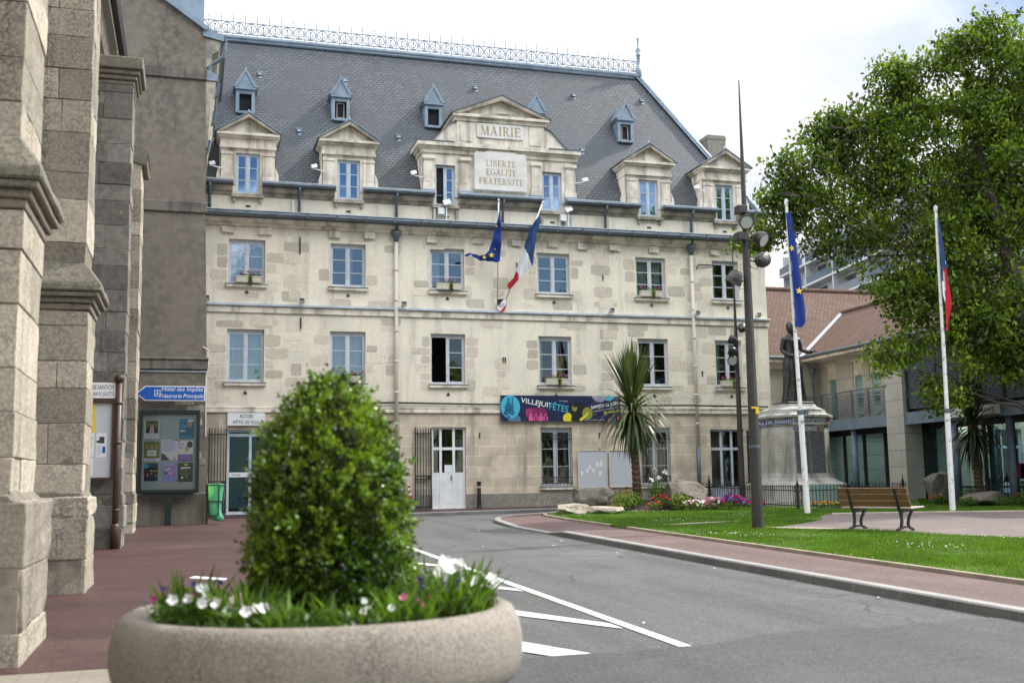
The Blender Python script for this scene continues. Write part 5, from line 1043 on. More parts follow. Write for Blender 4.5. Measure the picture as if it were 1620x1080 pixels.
def buttress(y0, y1, xp, xs, xu, zg, zp, zm, ztop, stonemat, thick_p=0.1, lab=None):
    m = MB(); xb = -12.62
    stonework(m, xb, xp, y0-thick_p, y1+thick_p, zg-0.15, zp, 0.42, 0.62, 0, 0.022)
    b = m.build('buttress', [stonemat, 'mortar'], CH, bevel=0.02, segs=2, erode=.016)
    m = MB(); m.prism([(xs-0.02, zp-0.02), (xp-0.03, zp-0.03), (xs-0.02, zp+0.1)], y0-0.05, y1+0.05); m.prism([(xb, zp-0.03), (xp-0.05, zp-0.03), (xs, zp+0.06), (xb, zp+0.06)], y0-thick_p+0.02, y1+thick_p-0.02); m.build('plinth_weathering', stonemat, b, bevel=0.02)
    m = MB(); stonework(m, xb, xs, y0, y1, zp, zm if zm else ztop, 0.34, 0.58, 0, 0.012); m.build('shaft', [stonemat, 'mortar'], b, bevel=0.010, segs=2, erode=.009)
    if zm:
        m = MB(); e = 0.03
        for z0_, z1_, o in ((zm, zm+0.09, 0.03), (zm+0.09, zm+0.17, 0.07), (zm+0.17, zm+0.24, 0.13)): m.box(xb, xs+o, y0-o, y1+o, z0_, z1_-0.002)
        m.build('moulding', 'church', b, bevel=0.02, segs=2, erode=.008)
        m = MB(); o = 0.17; z = zm+0.24
        A = [(xb, y0-o), (xs+o, y0-o), (xs+o, y1+o), (xb, y1+o)]; B = [(xb, y0+0.02), (xu, y0+0.02), (xu, y1-0.02), (xb, y1-0.02)]
        vs = [(x, y, z) for x, y in A]+[(x, y, z+0.1) for x, y in A]+[(x, y, z+0.42) for x, y in B]
        m.add(vs, [(0, 3, 2, 1), (0, 1, 5, 4), (1, 2, 6, 5), (2, 3, 7, 6), (4, 5, 9, 8), (5, 6, 10, 9), (6, 7, 11, 10), (8, 9, 10, 11)]); m.build('weathering_slope', 'moss', b, bevel=.02, erode=.012)
        m = MB(); stonework(m, xb, xu, y0+0.03, y1-0.03, zm+0.5, ztop, 0.36, 0.62, 0, 0.010); m.box(xb, xu-0.03, y0+0.05, y1-0.05, zm+0.3, zm+0.6, 1, 0.5); m.build('upper_shaft', [stonemat, 'mortar'], b, bevel=0.010, segs=2, erode=.009)
    return b
buttress(-28.55, -27.15, -11.32, -11.46, -11.50, -0.62, 0.74, 3.25, 11.0, 'church', 0.16)
buttress(-23.05, -21.95, -11.30, -11.37, -11.43, -0.52, 0.75, 3.22, 11.0, 'church', 0.1)
b3 = buttress(-14.75, -13.75, -11.30, -11.345, None, -0.36, 0.73, None, 9.35, 'church_grey', 0.06)
m = MB()
for z0, z1, o in ((9.35, 9.45, 0.03), (9.45, 9.55, 0.08), (9.55, 9.66, 0.13), (9.66, 9.92, 0.2)): m.box(-12.62, -11.345+o, -14.75-o, -13.75+o, z0, z1-0.002, 0 if o < .2 else 1)
m.build('cornice_cap', ['church', 'moss'], b3, bevel=0.02)
b4 = buttress(-9.5, -8.05, -11.31, -11.36, None, -0.26, 0.73, None, 9.2, 'church', 0.05)
m = MB(); m.prism([(-12.6, 10.2), (-11.28, 9.48), (-11.22, 9.5), (-11.2, 9.42), (-11.3, 9.3), (-11.22, 9.22), (-11.24, 9.12), (-11.4, 9.14), (-12.6, 9.6)], -9.55, -8.0); m.build('cornice_cap', 'moss', b4)

# parish notice board and post, direction sign, display case, bin
t = thing('parish_notice_board', 'brown parish notice board under a white sign reading ÉGLISE SAINT-CYR ET SAINTE JULITTE', 'notice board', (-11.95, -14.9, 1.05))
Y = -14.86
m = MB(); m.box(-12.5, -11.55, Y-0.03, Y, 1.08, 2.58); m.build('back_panel', 'boardpale', t)
m = MB(); m.box(-11.55, -11.48, Y-0.1, Y, 1.03, 2.64); m.box(-12.57, -12.5, Y-0.1, Y, 1.03, 2.64); m.box(-12.5, -11.55, Y-0.1, Y, 2.58, 2.64); m.box(-12.5, -11.55, Y-0.1, Y, 1.03, 1.08); m.build('frame', 'brown', t, bevel=0.008)
m = MB(); m.box(-12.62, -11.50, Y-0.08, Y-0.05, 2.67, 2.99); m.build('name_panel', 'white', t, bevel=0.005); s_ = t.children[-1]
m = MB(); m.box(-12.65, -11.47, Y-0.07, Y-0.03, 2.65, 3.01); m.build('name_frame', 'brown', t)
m = MB(); m.text('ÉGLISE SAINT-CYR', (-11.52, Y-0.083, 2.85), w=0.53, h=0.115, align='R'); m.text('ET SAINTE JULITTE', (-11.52, Y-0.083, 2.70), w=0.53, h=0.1, align='R'); m.build('lettering', 'ink', s_, normals=False)
def paper(x0, x1, z0, z1, y, mat_, label, deco, cat='poster', name='poster', grp=None):
    t = thing(name, label, cat, ((x0+x1)/2, y, z0), grp); m = MB(); m.rect(x0, x1, z0, z1, y); m.build('sheet', mat_, t, normals=False)
    if deco:
        m = MB(); mats = []; w, h = x1-x0, z1-z0
        for i, (kind, c, *a) in enumerate(deco):
            if c not in mats: mats.append(c)
            mi = mats.index(c); yy = y-0.0015-0.0006*i
            if kind == 'r': m.rect(x0+a[0]*w, x0+a[1]*w, z0+a[2]*h, z0+a[3]*h, yy, mi)
            elif kind == 'd': m.disc(x0+a[0]*w, z0+a[1]*h, a[2]*w, yy, mi, n=14, rz=a[3]*h if len(a) > 3 else None)
            elif kind == 'p': m.poly([(x0+p*w, yy, z0+q*h) for p, q in a[0]], mi)
            elif kind == 'l':
                for k in range(a[4]):
                    z = a[2]+(a[3]-a[2])*k/max(1, a[4]-1); e = a[1]-(0.0 if k % 3 else 0.12); m.rect(x0+a[0]*w, x0+e*w, z0+z*h, z0+(z+0.022)*h, yy, mi)
            elif kind == 's':
                for k in range(a[4]): m.disc(x0+w*random.uniform(a[0], a[1]), z0+h*random.uniform(a[2], a[3]), w*random.uniform(.025, .07), yy-0.0001*k, mi, n=7)
        m.build('print', mats, t, normals=False)
    return t
YP = Y-0.035
paper(-12.1, -11.87, 1.98, 2.55, YP, 'paperyellow', 'yellow paper pinned at the top of the brown parish board', [('l', 'ink', .1, .85, .3, .85, 5)], 'notice', 'pinned_notice', 'notices on the parish board')
paper(-12.16, -11.88, 1.50, 1.98, YP, 'paper', 'white text sheet under the yellow paper on the parish board', [('l', 'mauve', .1, .9, .35, .9, 7), ('r', 'ink', .5, .62, .05, .3)], 'notice', 'pinned_notice', 'notices on the parish board')
paper(-11.845, -11.645, 1.48, 1.97, YP, 'paper', 'white sheet with dark photographs pinned on the parish board', [('r', 'ink', .3, .8, .58, .85), ('r', 'signblue', .62, .9, .18, .45), ('l', 'mauve', .08, .55, .12, .45, 5), ('r', 'ink', .05, .4, .6, .7)], 'notice', 'pinned_notice', 'notices on the parish board')
paper(-12.16, -11.89, 1.12, 1.47, YP, 'paper', 'lowest white sheet pinned on the parish board', [('l', 'mauve', .1, .8, .2, .8, 5)], 'notice', 'pinned_notice', 'notices on the parish board')
m = MB(); z0 = gz(-11.43, -14.95); m.tube([(-11.43, -14.95, z0-0.05), (-11.43, -14.95, 3.04)], 0.062, 14); m.lathe([(0.075, 0), (0.1, 0.06), (0.1, 0.12), (0.07, 0.14)], 14, (-11.43, -14.95, 3.0)); m.lathe([(0.085, 0), (0.085, 0.45), (0.07, 0.5)], 14, (-11.43, -14.95, z0))
for z in (0.4, 1.75, 2.55): m.lathe([(0.075, 0), (0.075, 0.05)], 14, (-11.43, -14.95, z))
single(m, 'iron_pipe', 'brown', 'dark brown cast-iron pipe standing at the corner of the parish board', 'pipe', smooth=True)
t = thing('direction_sign', 'blue arrow sign reading Hôtel des Impôts Trésorerie Principale on the grey gable', 'sign', (-10.6, -5.95, 3.3))
m = MB(); sh = lambda d: [(-11.52+d*1.5, 3.515), (-11.27+d*0.6, 3.73-d), (-9.64-d, 3.73-d), (-9.64-d, 3.31+d), (-11.27+d*0.6, 3.31+d)]
m.prism(sh(0), -5.98, -5.93); m.build('border', 'white', t, bevel=0.004); m = MB(); m.prism(sh(0.025), -5.984, -5.9805); m.build('face', 'signblue', t)
m = MB(); m.text('Hôtel des Impôts', (-9.72, -5.987, 3.55), w=1.12, h=0.15, align='R', shear=0.22, bold=.004); m.text('Trésorerie Principale', (-9.70, -5.987, 3.36), w=1.22, h=0.15, align='R', shear=0.22, bold=.004)
for a in ((-11.02, -10.86, 3.44, 3.455), (-11.02, -10.86, 3.60, 3.615)): m.rect(a[0], a[1], a[2], a[3], -5.987)
for x in (-11.02, -10.875): m.rect(x, x+0.015, 3.455, 3.60, -5.987)
m.poly([(-10.98, -5.987, 3.48), (-10.94, -5.987, 3.56), (-10.9, -5.987, 3.48), (-10.915, -5.987, 3.48), (-10.94, -5.987, 3.52), (-10.965, -5.987, 3.48)]); m.disc(-10.94, 3.575, 0.014, -5.987, n=8); m.build('lettering', 'white', t, normals=False)
m = MB(); m.box(-11.2, -11.1, -5.93, -5.67, 3.45, 3.58); m.box(-9.9, -9.8, -5.93, -5.67, 3.45, 3.58); m.build('bracket', 'zinc_dark', t)
t = thing('display_case', 'dark green glazed display case of posters on one post before the grey gable', 'display case', (-10.58, -6.0, gz(-10.58, -6.0)))
m = MB(); x0, x1, z0, z1 = -11.41, -9.76, 0.72, 3.05; yb, yf = -5.9, -6.09
m.box(x0, x0+0.1, yf, yb, z0, z1); m.box(x1-0.1, x1, yf, yb, z0, z1); m.box(x0+0.1, x1-0.1, yf, yb, z1-0.12, z1); m.box(x0+0.1, x1-0.1, yf, yb, z0, z0+0.1); m.build('frame', 'casegreen', t, bevel=0.015)
m = MB(); m.box(x0+0.1, x1-0.1, -5.97, -5.93, z0+0.1, z1-0.12); m.build('back_panel', 'boardgrey', t)
m = MB(); m.prism([(-11.3, 0.72), (-9.86, 0.72), (-10.3, 0.58), (-10.9, 0.58)], -6.05, -5.93); m.build('bottom_tray', 'casegreen', t)
m = MB(); m.box(-10.67, -10.49, -6.06, -5.94, gz(-10.58, -6)-0.05, 0.6); m.build('post', 'casegreen', t, bevel=0.01)
YQ = -5.975; gq = 'posters in the display case'
port = [('r', 'leafprint', .08, .92, .28, .97), ('d', 'skin', .5, .76, .13, .12), ('p', 'ink', [(.08, .28), (.12, .52), (.38, .64), (.62, .64), (.88, .52), (.92, .28)]), ('p', 'paper', [(.36, .28), (.4, .63), (.6, .63), (.64, .28)]), ('p', 'flagred', [(.46, .28), (.47, .6), (.53, .6), (.54, .28)]), ('d', 'ink', .5, .85, .14, .06), ('l', 'mauve', .15, .85, .1, .2, 2)]
paper(-11.26, -10.86, 2.25, 2.77, YQ, 'paper', 'poster portrait of a man in dark suit and red tie, top left in the case', port, grp=gq)
paper(-10.32, -9.92, 2.24, 2.80, YQ, 'teal', 'teal poster with pale figures, top right in the display case', [('s', 'cyan', .05, .45, .5, .95, 16), ('d', 'skin', .68, .72, .2, .16), ('r', 'paper', .05, .4, .36, .43), ('r', 'cyan', .1, .9, .08, .12), ('r', 'paper', .55, .95, .85, .97)], grp=gq)
paper(-11.26, -10.84, 1.60, 2.16, YQ, 'leafprint', 'green and white poster of three faces, middle left in the display case', [('d', 'skin', .2, .76, .1, .1), ('d', 'skin', .5, .74, .14, .13), ('d', 'skin', .8, .76, .1, .1), ('r', 'paper', .2, .8, .28, .58), ('r', 'leafprint', .35, .65, .4, .44), ('r', 'paper', .0, 1, .02, .18), ('l', 'lilac', .1, .9, .06, .13, 2)], grp=gq)
paper(-10.79, -10.35, 1.64, 2.21, YQ, 'paper', 'white letter poster with dark lower corner, centre of the display case', [('p', 'ink', [(0, 0), (0, .36), (.2, .28), (.52, 0)]), ('p', 'trim_dark', [(.6, 1), (1, 1), (1, .93)]), ('l', 'lilac', .08, .85, .45, .9, 9), ('p', 'magenta', [(.76, .04), (.84, .02), (.84, .14), (.76, .13)])], grp=gq)
paper(-10.34, -9.94, 1.60, 2.18, YQ, 'paper', 'white and purple poster with brown-haired figures, right of the middle row', [('r', 'purple', 0, 1, 0, .34), ('d', 'bark', .78, .82, .2, .16), ('d', 'skin', .6, .62, .12, .14), ('s', 'lilac', .02, .4, .55, .98, 12), ('d', 'yellow', .5, .52, .1, .08), ('l', 'lilac', .1, .9, .1, .26, 4)], grp=gq)
paper(-11.24, -10.87, 1.06, 1.56, YQ, 'navy', 'navy poster with bright coloured spots, bottom left in the display case', [('d', 'cyan', .15, .85, .18), ('s', 'yellow', .05, .95, .3, .6, 5), ('s', 'pink', .05, .95, .05, .5, 7), ('s', 'leafprint', .2, .9, .1, .7, 6), ('l', 'cyan', .3, .9, .8, .9, 2)], grp=gq)
paper(-10.78, -10.35, 1.03, 1.58, YQ, 'lilac', 'lilac poster scattered with red and white dots, bottom centre of the case', [('s', 'pink', .2, .9, .3, .8, 14), ('s', 'paper', .3, .8, .3, .7, 14), ('l', 'paper', .1, .8, .82, .92, 2), ('s', 'navy', .2, .5, .3, .5, 3), ('p', 'magenta', [(.9, .02), (.98, 0), (.98, .12), (.9, .1)])], grp=gq)
paper(-10.34, -9.93, 1.03, 1.57, YQ, 'darkgreen', 'dark green poster with pale script, bottom right in the display case', [('r', 'yellow', .42, .66, .84, .96), ('p', 'paper', [(.2, .66), (.85, .7), (.85, .78), (.2, .76)]), ('l', 'leafprint', .15, .8, .35, .6, 6), ('d', 'paper', .3, .22, .08), ('d', 'paper', .58, .25, .04), ('s', 'leafprint', .05, .95, .9, 1, 6)], grp=gq)
m = MB(); m.rect(x0+0.1, x1-0.1, z0+0.1, z1-0.12, -6.06)
t = [o for o in COL.objects if o.name == 'display_case'][0]; m.build('glazing', glassmat('display_case_glass', 0.036, wave=0, clear=(.98, .98, .98)), t, normals=False)
# bin
bx, by = -9.3, -6.1; bz = gz(bx, by)
t = thing('litter_bin', 'black hoop litter bin on a post at the corner of the grey gable', 'bin', (bx-0.2, by, bz))
m = MB(); m.box(bx-0.27, bx-0.2, by-0.04, by+0.04, bz-0.03, bz+1.12); m.build('post', 'iron', t)
m = MB(); 
for z, r in ((bz+1.07, .235), (bz+0.62, .2), (bz+0.22, .17)): m.lathe([(r, 0), (r+.014, 0), (r+.014, .03), (r, .03)], 24, (bx, by, z), closed=True)
for a in (0.3, 1.9, 3.5, 5.1): m.bar((bx+.242*math.cos(a), by+.242*math.sin(a), bz+1.08), (bx+.18*math.cos(a), by+.18*math.sin(a), bz+.2), .03, .012)
m.build('hoop_frame', 'iron', t)
m = MB(); n = 40; prof = [(.24, 1.13), (.245, 1.09), (.222, 1.06), (.20, .8), (.175, .5), (.165, .3), (.15, .16), (.09, .1)]; vs = []; fs = []
for i, (r, z) in enumerate(prof):
    for k in range(n):
        a = 2*math.pi*k/n; q = r*(1+0.05*math.sin(k*2.3+i)+0.03*math.sin(k*5.1-i*2))*0.97; vs.append((bx+q*math.cos(a)+(0.06 if i > 5 else 0), by+q*math.sin(a), bz+z))
for i in range(len(prof)-1):
    for k in range(n): fs.append((i*n+k, i*n+(k+1) % n, (i+1)*n+(k+1) % n, (i+1)*n+k))
fs.append(tuple((len(prof)-1)*n+k for k in range(n))); m.add(vs, fs)
m.lathe([(0.03, .0), (.1, .03), (.11, .12), (.05, .2), (.02, .26)], 14, (bx+0.13, by-0.12, bz+0.08)); single(m, 'bin_bag', 'bag', 'translucent green plastic bag hanging in the hoop litter bin', 'bag', smooth=True)
m = MB(); gpoly(m, [(-10.0, -21.75), (-9.55, -22.3), (-9.47, -22.05), (-9.92, -21.5)], 0.012); m.v += [(x, y, z-0.02) for x, y, z in m.v]; m.add([], []); m.f += [(0, 1, 5, 4), (1, 2, 6, 5), (2, 3, 7, 6), (3, 0, 4, 7)]; m.m += [0]*4; m.t += [0.5]*4
single(m, 'cover_plate', 'white', 'white rectangular cover plate set in the red pavement', 'cover plate')

# ================================================================== SQUARE: posts, flags, bench
def lamp_head(m, c, d, r, mi=0, ml=1):
    d = Vector(d).normalized(); c = Vector(c)
    m.lathe([(0.0, -1.25*r), (0.45*r, -1.2*r), (0.8*r, -0.8*r), (0.98*r, -0.2*r), (r, 0.25*r), (1.05*r, 0.27*r), (1.05*r, 0.42*r), (0.9*r, 0.44*r), (0.9*r, 0.36*r)], 18, c, d, mi)
    m.lathe([(0.0, 0.37*r), (0.88*r, 0.365*r), (0.88*r, 0.36*r)], 18, c, d, ml)
def lamp_post(name, label, x, y, ztop, rb, heads, boxes, marker):
    z0 = gz(x, y); t = thing(name, label, 'lamp post', (x, y, z0), 'tapered lamp posts of the square')
    m = MB(); zs = [z0-0.1, z0+2, z0+4, z0+6, z0+7, z0+8, ztop]; H = ztop-z0
    m.tube([(x, y, z) for z in (z0-0.1, z0+0.62*H, z0+0.66*H, ztop)], [rb, rb*0.62, rb*0.5, rb*0.1], 12); m.build('pole', 'post', t, smooth=False)
    for c, d, r in heads:
        h = MB(); c = Vector(c); lamp_head(h, c, d, r); a = Vector((x, y, c.z)); e = (c-a)
        h.tube([a+e.normalized()*rb*0.5, a+e*0.55+Vector((0, 0, -0.05)), c-Vector(d).normalized()*r*0.9], 0.022, 6); h.tube([a, a+e*0.3+Vector((0, 0, -0.2)), a+e*0.6+Vector((0, 0, -0.22)), c-Vector(d).normalized()*r], 0.009, 5)
        h.build('lamp_head', ['post', 'lens'], t, smooth=False)
    for bx_, s in boxes:
        b = MB(); b.box(bx_[0]-0.11, bx_[0]+0.12, bx_[1]-0.14, bx_[1]+0.1, bx_[2]-0.09, bx_[2]+0.09); b.build('ballast_box', 'post', t, bevel=0.01)
    if marker:
        b = MB(); q = rb*0.92; b.box(x-0.1, x+0.07, y-q-0.012, y-q+0.01, 2.44, 2.48); b.box(x+0.0, x+0.07, y-q-0.012, y-q+0.01, 2.32, 2.44); b.build('sticker', 'ochre', t); b = MB(); b.lathe([(rb*0.94, 0), (rb*0.94, .07)], 12, (x, y, 1.55)); b.build('clamp_band', 'zinc_dark', t)
X1, Y1 = 2.32, -16.0
lamp_post('lamp_post', 'tall dark spike-topped lamp post on the near lawn, its lamps high up', X1, Y1, 10.25, 0.135,
    [((2.24, Y1-0.2, 6.76), (-0.15, -0.85, -0.35), .17), ((2.66, Y1-0.15, 6.38), (0.45, -0.75, -0.5), .18), ((2.76, Y1+0.05, 5.93), (0.62, 0.55, 0.38), .18), ((1.98, Y1, 5.42), (-0.35, 0.25, -0.9), .19)], [((2.20, Y1-.02, 7.08), 1), ((2.16, Y1-.02, 6.44), 1)], True)
X2, Y2 = 8.08, -4.4
lamp_post('lamp_post', 'thinner dark lamp post by the memorial fence, its lamps at mid height', X2, Y2, 9.1, 0.11,
    [((8.28, Y2-.1, 6.06), (0.5, 0.6, 0.5), .15), ((7.84, Y2-.1, 5.66), (-0.6, 0.4, 0.3), .16), ((7.80, Y2-.1, 5.28), (-0.7, 0.3, 0.2), .16), ((7.84, Y2-.15, 4.92), (-0.55, -0.7, -0.35), .17)], [], False)
def flagpole(label, x, y, ztop, dx, flag):
    z0 = gz(x, y); t = thing('flagpole', label, 'flagpole', (x, y, z0), 'white flagpoles of the square')
    m = MB(); f = lambda z: (x+dx*(z-z0)/(ztop-z0), y, z); m.tube([f(z0-0.05), f(z0+2.9), f(z0+2.95), f(ztop)], [0.085, 0.08, 0.062, 0.042], 12); m.lathe([(0.05, 0), (0.06, 0.05), (0.06, 0.16), (0.02, 0.2)], 10, f(ztop)); m.build('pole', 'polewhite', t, smooth=False)
    m = MB(); m.lathe([(0.1, 0), (0.1, 0.12)], 12, f(z0+2.85)); m.box(x+0.05, x+0.16, y-0.06, y+0.02, z0+2.85, z0+2.97); m.build('clamp', 'zinc_dark', t); flag(t, f); return t
def eu(t, f):
    def cx(z): return f(z)[0]
    rows = [(8.62, .04), (8.3, .07), (7.9, .13), (7.5, .17), (7.0, .23), (6.5, .28), (6.0, .34), (5.7, .36), (5.35, .27), (5.22, .18)]
    ol = [(cx(z)-0.06-0.015*math.sin(z*3), z) for z, w in reversed(rows)]+[(cx(z)+w, z) for z, w in rows]
    fn = lambda x, z: -10.38-0.1-0.06*math.sin((x-cx(z))*24+z*1.5)
    m = sheet(ol[::-1], 0.06, fn=fn); m.build('flag', 'flagblue', t, smooth=True, normals=False); m = MB()
    star(m, cx(7.55)+0.02, 7.55, 0.105, fn(cx(7.55)+.02, 7.55)-0.06, tilt=.3); m.build('star', 'star', t, normals=False); m = MB(); star(m, cx(6.28)+0.13, 6.28, 0.12, fn(cx(6.28)+.13, 6.28)-0.06, tilt=-.1); m.build('star', 'star', t, normals=False)
def fr(t, f):
    def cx(z): return f(z)[0]
    rows = [(8.55, .04), (8.2, .09), (7.6, .14), (7.0, .18), (6.6, .20), (6.2, .25), (5.9, .26), (5.6, .22), (5.25, .15), (5.12, .1)]
    ol = [(cx(z)-(-0.03 if z < 6 else .02)-0.01*math.sin(z*3), z) for z, w in reversed(rows)]+[(cx(z)+w, z) for z, w in rows]
    fn = lambda x, z: -11.08-0.1-0.05*math.sin((x-cx(z))*26+z*1.2)
    def cls(x, z):
        d = x-cx(z)
        if z > 7.0: return 0 if d < 0.06+(8.6-z)*0.07 else 1
        if z > 6.35: return 0 if d < 0.09 and z > 6.6 else (1 if d < 0.13 and z < 6.9 else 2)
        return 1 if d < 0.10 and z > 6.0 else 2
    m = sheet(ol[::-1], 0.045, fn=fn, cls=cls); m.build('flag', ['flagnavy', 'flagwhite', 'flagred'], t, smooth=True, normals=False)
flagpole('white flagpole with a drooping blue European flag before the memorial', 6.96, -10.38, 8.86, -0.2, eu)
flagpole('white flagpole with a drooping French tricolour before the tree', 11.30, -11.08, 8.75, 0.09, fr)
# bench
B0 = Vector((4.2, -17.75)); be = Vector((0.29, -0.957)); bn = Vector((0.957, 0.29)); zb0 = gz(*B0)+0.035
def bp(s, n, z): q = B0+be*s+bn*n; return Vector((q.x, q.y, zb0+z))
t = thing('park_bench', 'wooden park bench on black cast-iron legs, seen from behind on the lawn edge', 'bench', (B0.x, B0.y, zb0))
E_, N_ = Vector((be.x, be.y, 0)), Vector((bn.x, bn.y, 0)); Zv = Vector((0, 0, 1)); tilt = (N_*-0.30+Zv*0.954).normalized(); tn = tilt.cross(E_).normalized()
m = MB()
for k, (h0, h1) in enumerate(((0.0, 0.135), (0.15, 0.285), (0.30, 0.42))):
    c = bp(0, 0.0, 0.50)+tilt*((h0+h1)/2); m.obox(c, E_*0.92, tn*0.017, tilt*(h1-h0)/2, 0)
m.build('backrest', 'wood', t, bevel=0.006)
m = MB()
for k in range(4): m.obox(bp(0, 0.045+0.112*k, 0.475+0.006*k), E_*0.92, N_*0.051, Zv*0.016, 0)
m.build('seat', 'woodlit', t, bevel=0.006)
for s in (-0.62, 0.62):
    m = MB(); pts = [(-0.10, 0.02), (0.0, 0.06), (0.05, 0.2), (0.04, 0.36), (0.0, 0.48)]
    def chain(pts, w):
        for i in range(len(pts)-1):
            a, b = bp(s, *pts[i]), bp(s, *pts[i+1]); d = (b-a); l = d.length; d.normalize(); u = d.cross(E_).normalized(); m.obox((a+b)/2, d*(l/2+0.012), E_*0.024, u*w/2)
    chain([(-0.10, 0.015), (0.03, 0.06), (0.06, 0.2), (0.05, 0.34), (-0.02, 0.49), (-0.075, 0.70), (-0.135, 0.885)], 0.052)
    chain([(0.46, 0.44), (0.40, 0.40), (0.31, 0.28), (0.26, 0.16), (0.28, 0.07), (0.42, 0.015)], 0.046); chain([(0.0, 0.43), (0.22, 0.445), (0.46, 0.44)], 0.05); chain([(0.03, 0.06), (0.15, 0.075), (0.28, 0.07)], 0.04); chain([(0.05, 0.36), (0.12, 0.40), (0.3, 0.40)], 0.03)
    m.build('cast_iron_leg', 'iron', t)
# ------------------------------------------------------------------ war memorial, statue, fence
MX, MY = 10.45, -3.85; mz = gz(MX, MY)
t = thing('war_memorial', 'stone war memorial pedestal with name columns and red white and blue lettering', 'memorial', (MX, MY, mz))
def octo(h, c, z): return [(MX+x, MY+y, z) for x, y in ((-h+c, -h), (h-c, -h), (h, -h+c), (h, h-c), (h-c, h), (-h+c, h), (-h, h-c), (-h, -h+c))]
def octstack(m, rings, mi=0):
    vs = []; 
    for h, c, z in rings: vs += octo(h, c, z)
    fs = [(i*8+k, i*8+(k+1) % 8, (i+1)*8+(k+1) % 8, (i+1)*8+k) for i in range(len(rings)-1) for k in range(8)]
    fs += [tuple(range(7, -1, -1)), tuple((len(rings)-1)*8+k for k in range(8))]; m.add(vs, fs, mi)
m = MB(); octstack(m, [(1.62, .5, mz-0.1), (1.62, .5, mz+0.12)]); octstack(m, [(1.42, .48, mz+0.12), (1.42, .48, mz+0.62), (1.45, .49, mz+0.66), (1.42, .48, mz+0.70), (1.25, .47, mz+0.78), (1.14, .46, mz+0.9), (1.12, .46, mz+1.05)]); m.build('base', 'memorial', t)
m = MB(); octstack(m, [(1.10, .46, mz+1.05), (1.04, .44, mz+2.72)]); m.build('shaft', 'memorial', t)
m = MB(); octstack(m, [(1.09, .45, 2.70), (1.09, .45, 2.94)]); octstack(m, [(1.12, .46, 2.94), (1.18, .48, 2.97), (1.18, .48, 3.04), (1.02, .42, 3.12), (0.98, .4, 3.2), (0.98, .4, 3.24), (0.74, .3, 3.36), (0.7, .3, 3.45)]); m.build('cornice', 'memorial', t)
fy = lambda z: MY-(1.10-0.06*(z-mz-1.05)/1.67)
m = MB()
for a, b in ((-0.56, -0.03), (0.03, 0.56)): m.add([(MX+a, fy(1.05)-0.02, 1.05), (MX+b, fy(1.05)-0.02, 1.05), (MX+b, fy(2.48)-0.02, 2.48), (MX+a, fy(2.48)-0.02, 2.48), (MX+a, fy(1.05)+0.02, 1.05), (MX+b, fy(1.05)+0.02, 1.05), (MX+b, fy(2.48)+0.02, 2.48), (MX+a, fy(2.48)+0.02, 2.48)], [(0, 1, 2, 3), (0, 4, 5, 1), (1, 5, 6, 2), (2, 6, 7, 3), (3, 7, 4, 0)])
m.build('name_plaque', 'plaque_dark', t)
m = MB()   # engraved columns of names on the splayed faces
A, Bv = Vector((-1, -1, 0)).normalized(), Vector((1, -1, 0)).normalized()
def names(face_n, face_r, cols, z0_, z1_, rows, dist):
    for c0, c1 in cols:
        for k in range(rows):
            z = z0_+(z1_-z0_)*k/rows; fx = dist(z)+0.003; a = c0
            while a < c1-0.03:
                w = random.uniform(0.04, 0.11); b = min(a+w, c1); o = Vector((MX, MY, z))+face_n*fx; p, q = o+face_r*a, o+face_r*b; m.add([p, q, q+Zv*0.022, p+Zv*0.022], [(0, 1, 2, 3)]); a = b+0.022
cd = lambda z: ((1.10-0.06*(z-mz-1.05)/1.67)*2-(0.46-0.02*(z-mz-1.05)/1.67))/math.sqrt(2)
names(A, Vector((1, -1, 0)).normalized(), ((-0.29, -0.02), (0.03, 0.29)), 1.08, 2.45, 26, cd); names(Bv, Vector((1, 1, 0)).normalized(), ((-0.28, -0.02), (0.03, 0.28)), 1.08, 2.45, 26, cd)
names(Vector((-1, 0, 0)), Vector((0, -1, 0)), ((-0.6, -0.33), (-0.27, 0.0), (0.06, 0.3), (0.35, 0.6)), 1.08, 2.45, 26, lambda z: 1.10-0.06*(z-mz-1.05)/1.67)
m.build('lettering', 'trim_dark', t, normals=False)
def band(face_n, face_r, w, z0_, z1_, dist, words, bgm):
    mb_ = MB(); o = Vector((MX, MY, 0))+face_n*(dist+0.006); a = o-face_r*w; b = o+face_r*w
    mb_.add([a+Zv*z0_, b+Zv*z0_, b+Zv*z1_, a+Zv*z1_], [(0, 1, 2, 3)], 0); mb_.text(words, a+Zv*(z0_+0.03)+face_n*0.006+face_r*0.03, w=2*w-0.06, h=z1_-z0_-0.06, right=face_r, mi=1, bold=0.02)
    mb_.build('mosaic_band', [bgm, 'mosaic_white' if bgm != 'mosaic_white' else 'mosaic_blue'], t, normals=False)
FN, FR = Vector((0, -1, 0)), Vector((1, 0, 0)); DB = (2*1.09-.45)/math.sqrt(2)
band(Vector((-1, 0, 0)), Vector((0, -1, 0)), 0.62, 2.72, 2.9, 1.09, 'AUX', 'mosaic_blue'); band(A, Vector((1, -1, 0)).normalized(), 0.31, 2.72, 2.9, DB, 'ENFANTS', 'mosaic_blue')
band(FN, FR, 0.62, 2.72, 2.9, 1.09, 'DE VILLEJUIF MORTS', 'mosaic_white'); band(Bv, Vector((1, 1, 0)).normalized(), 0.31, 2.72, 2.9, DB, 'POUR LA', 'mosaic_red'); band(Vector((1, 0, 0)), Vector((0, 1, 0)), 0.62, 2.72, 2.9, 1.09, 'FRANCE', 'mosaic_red')
m = MB(); o = Vector((MX, fy(2.58)-0.012, 0))
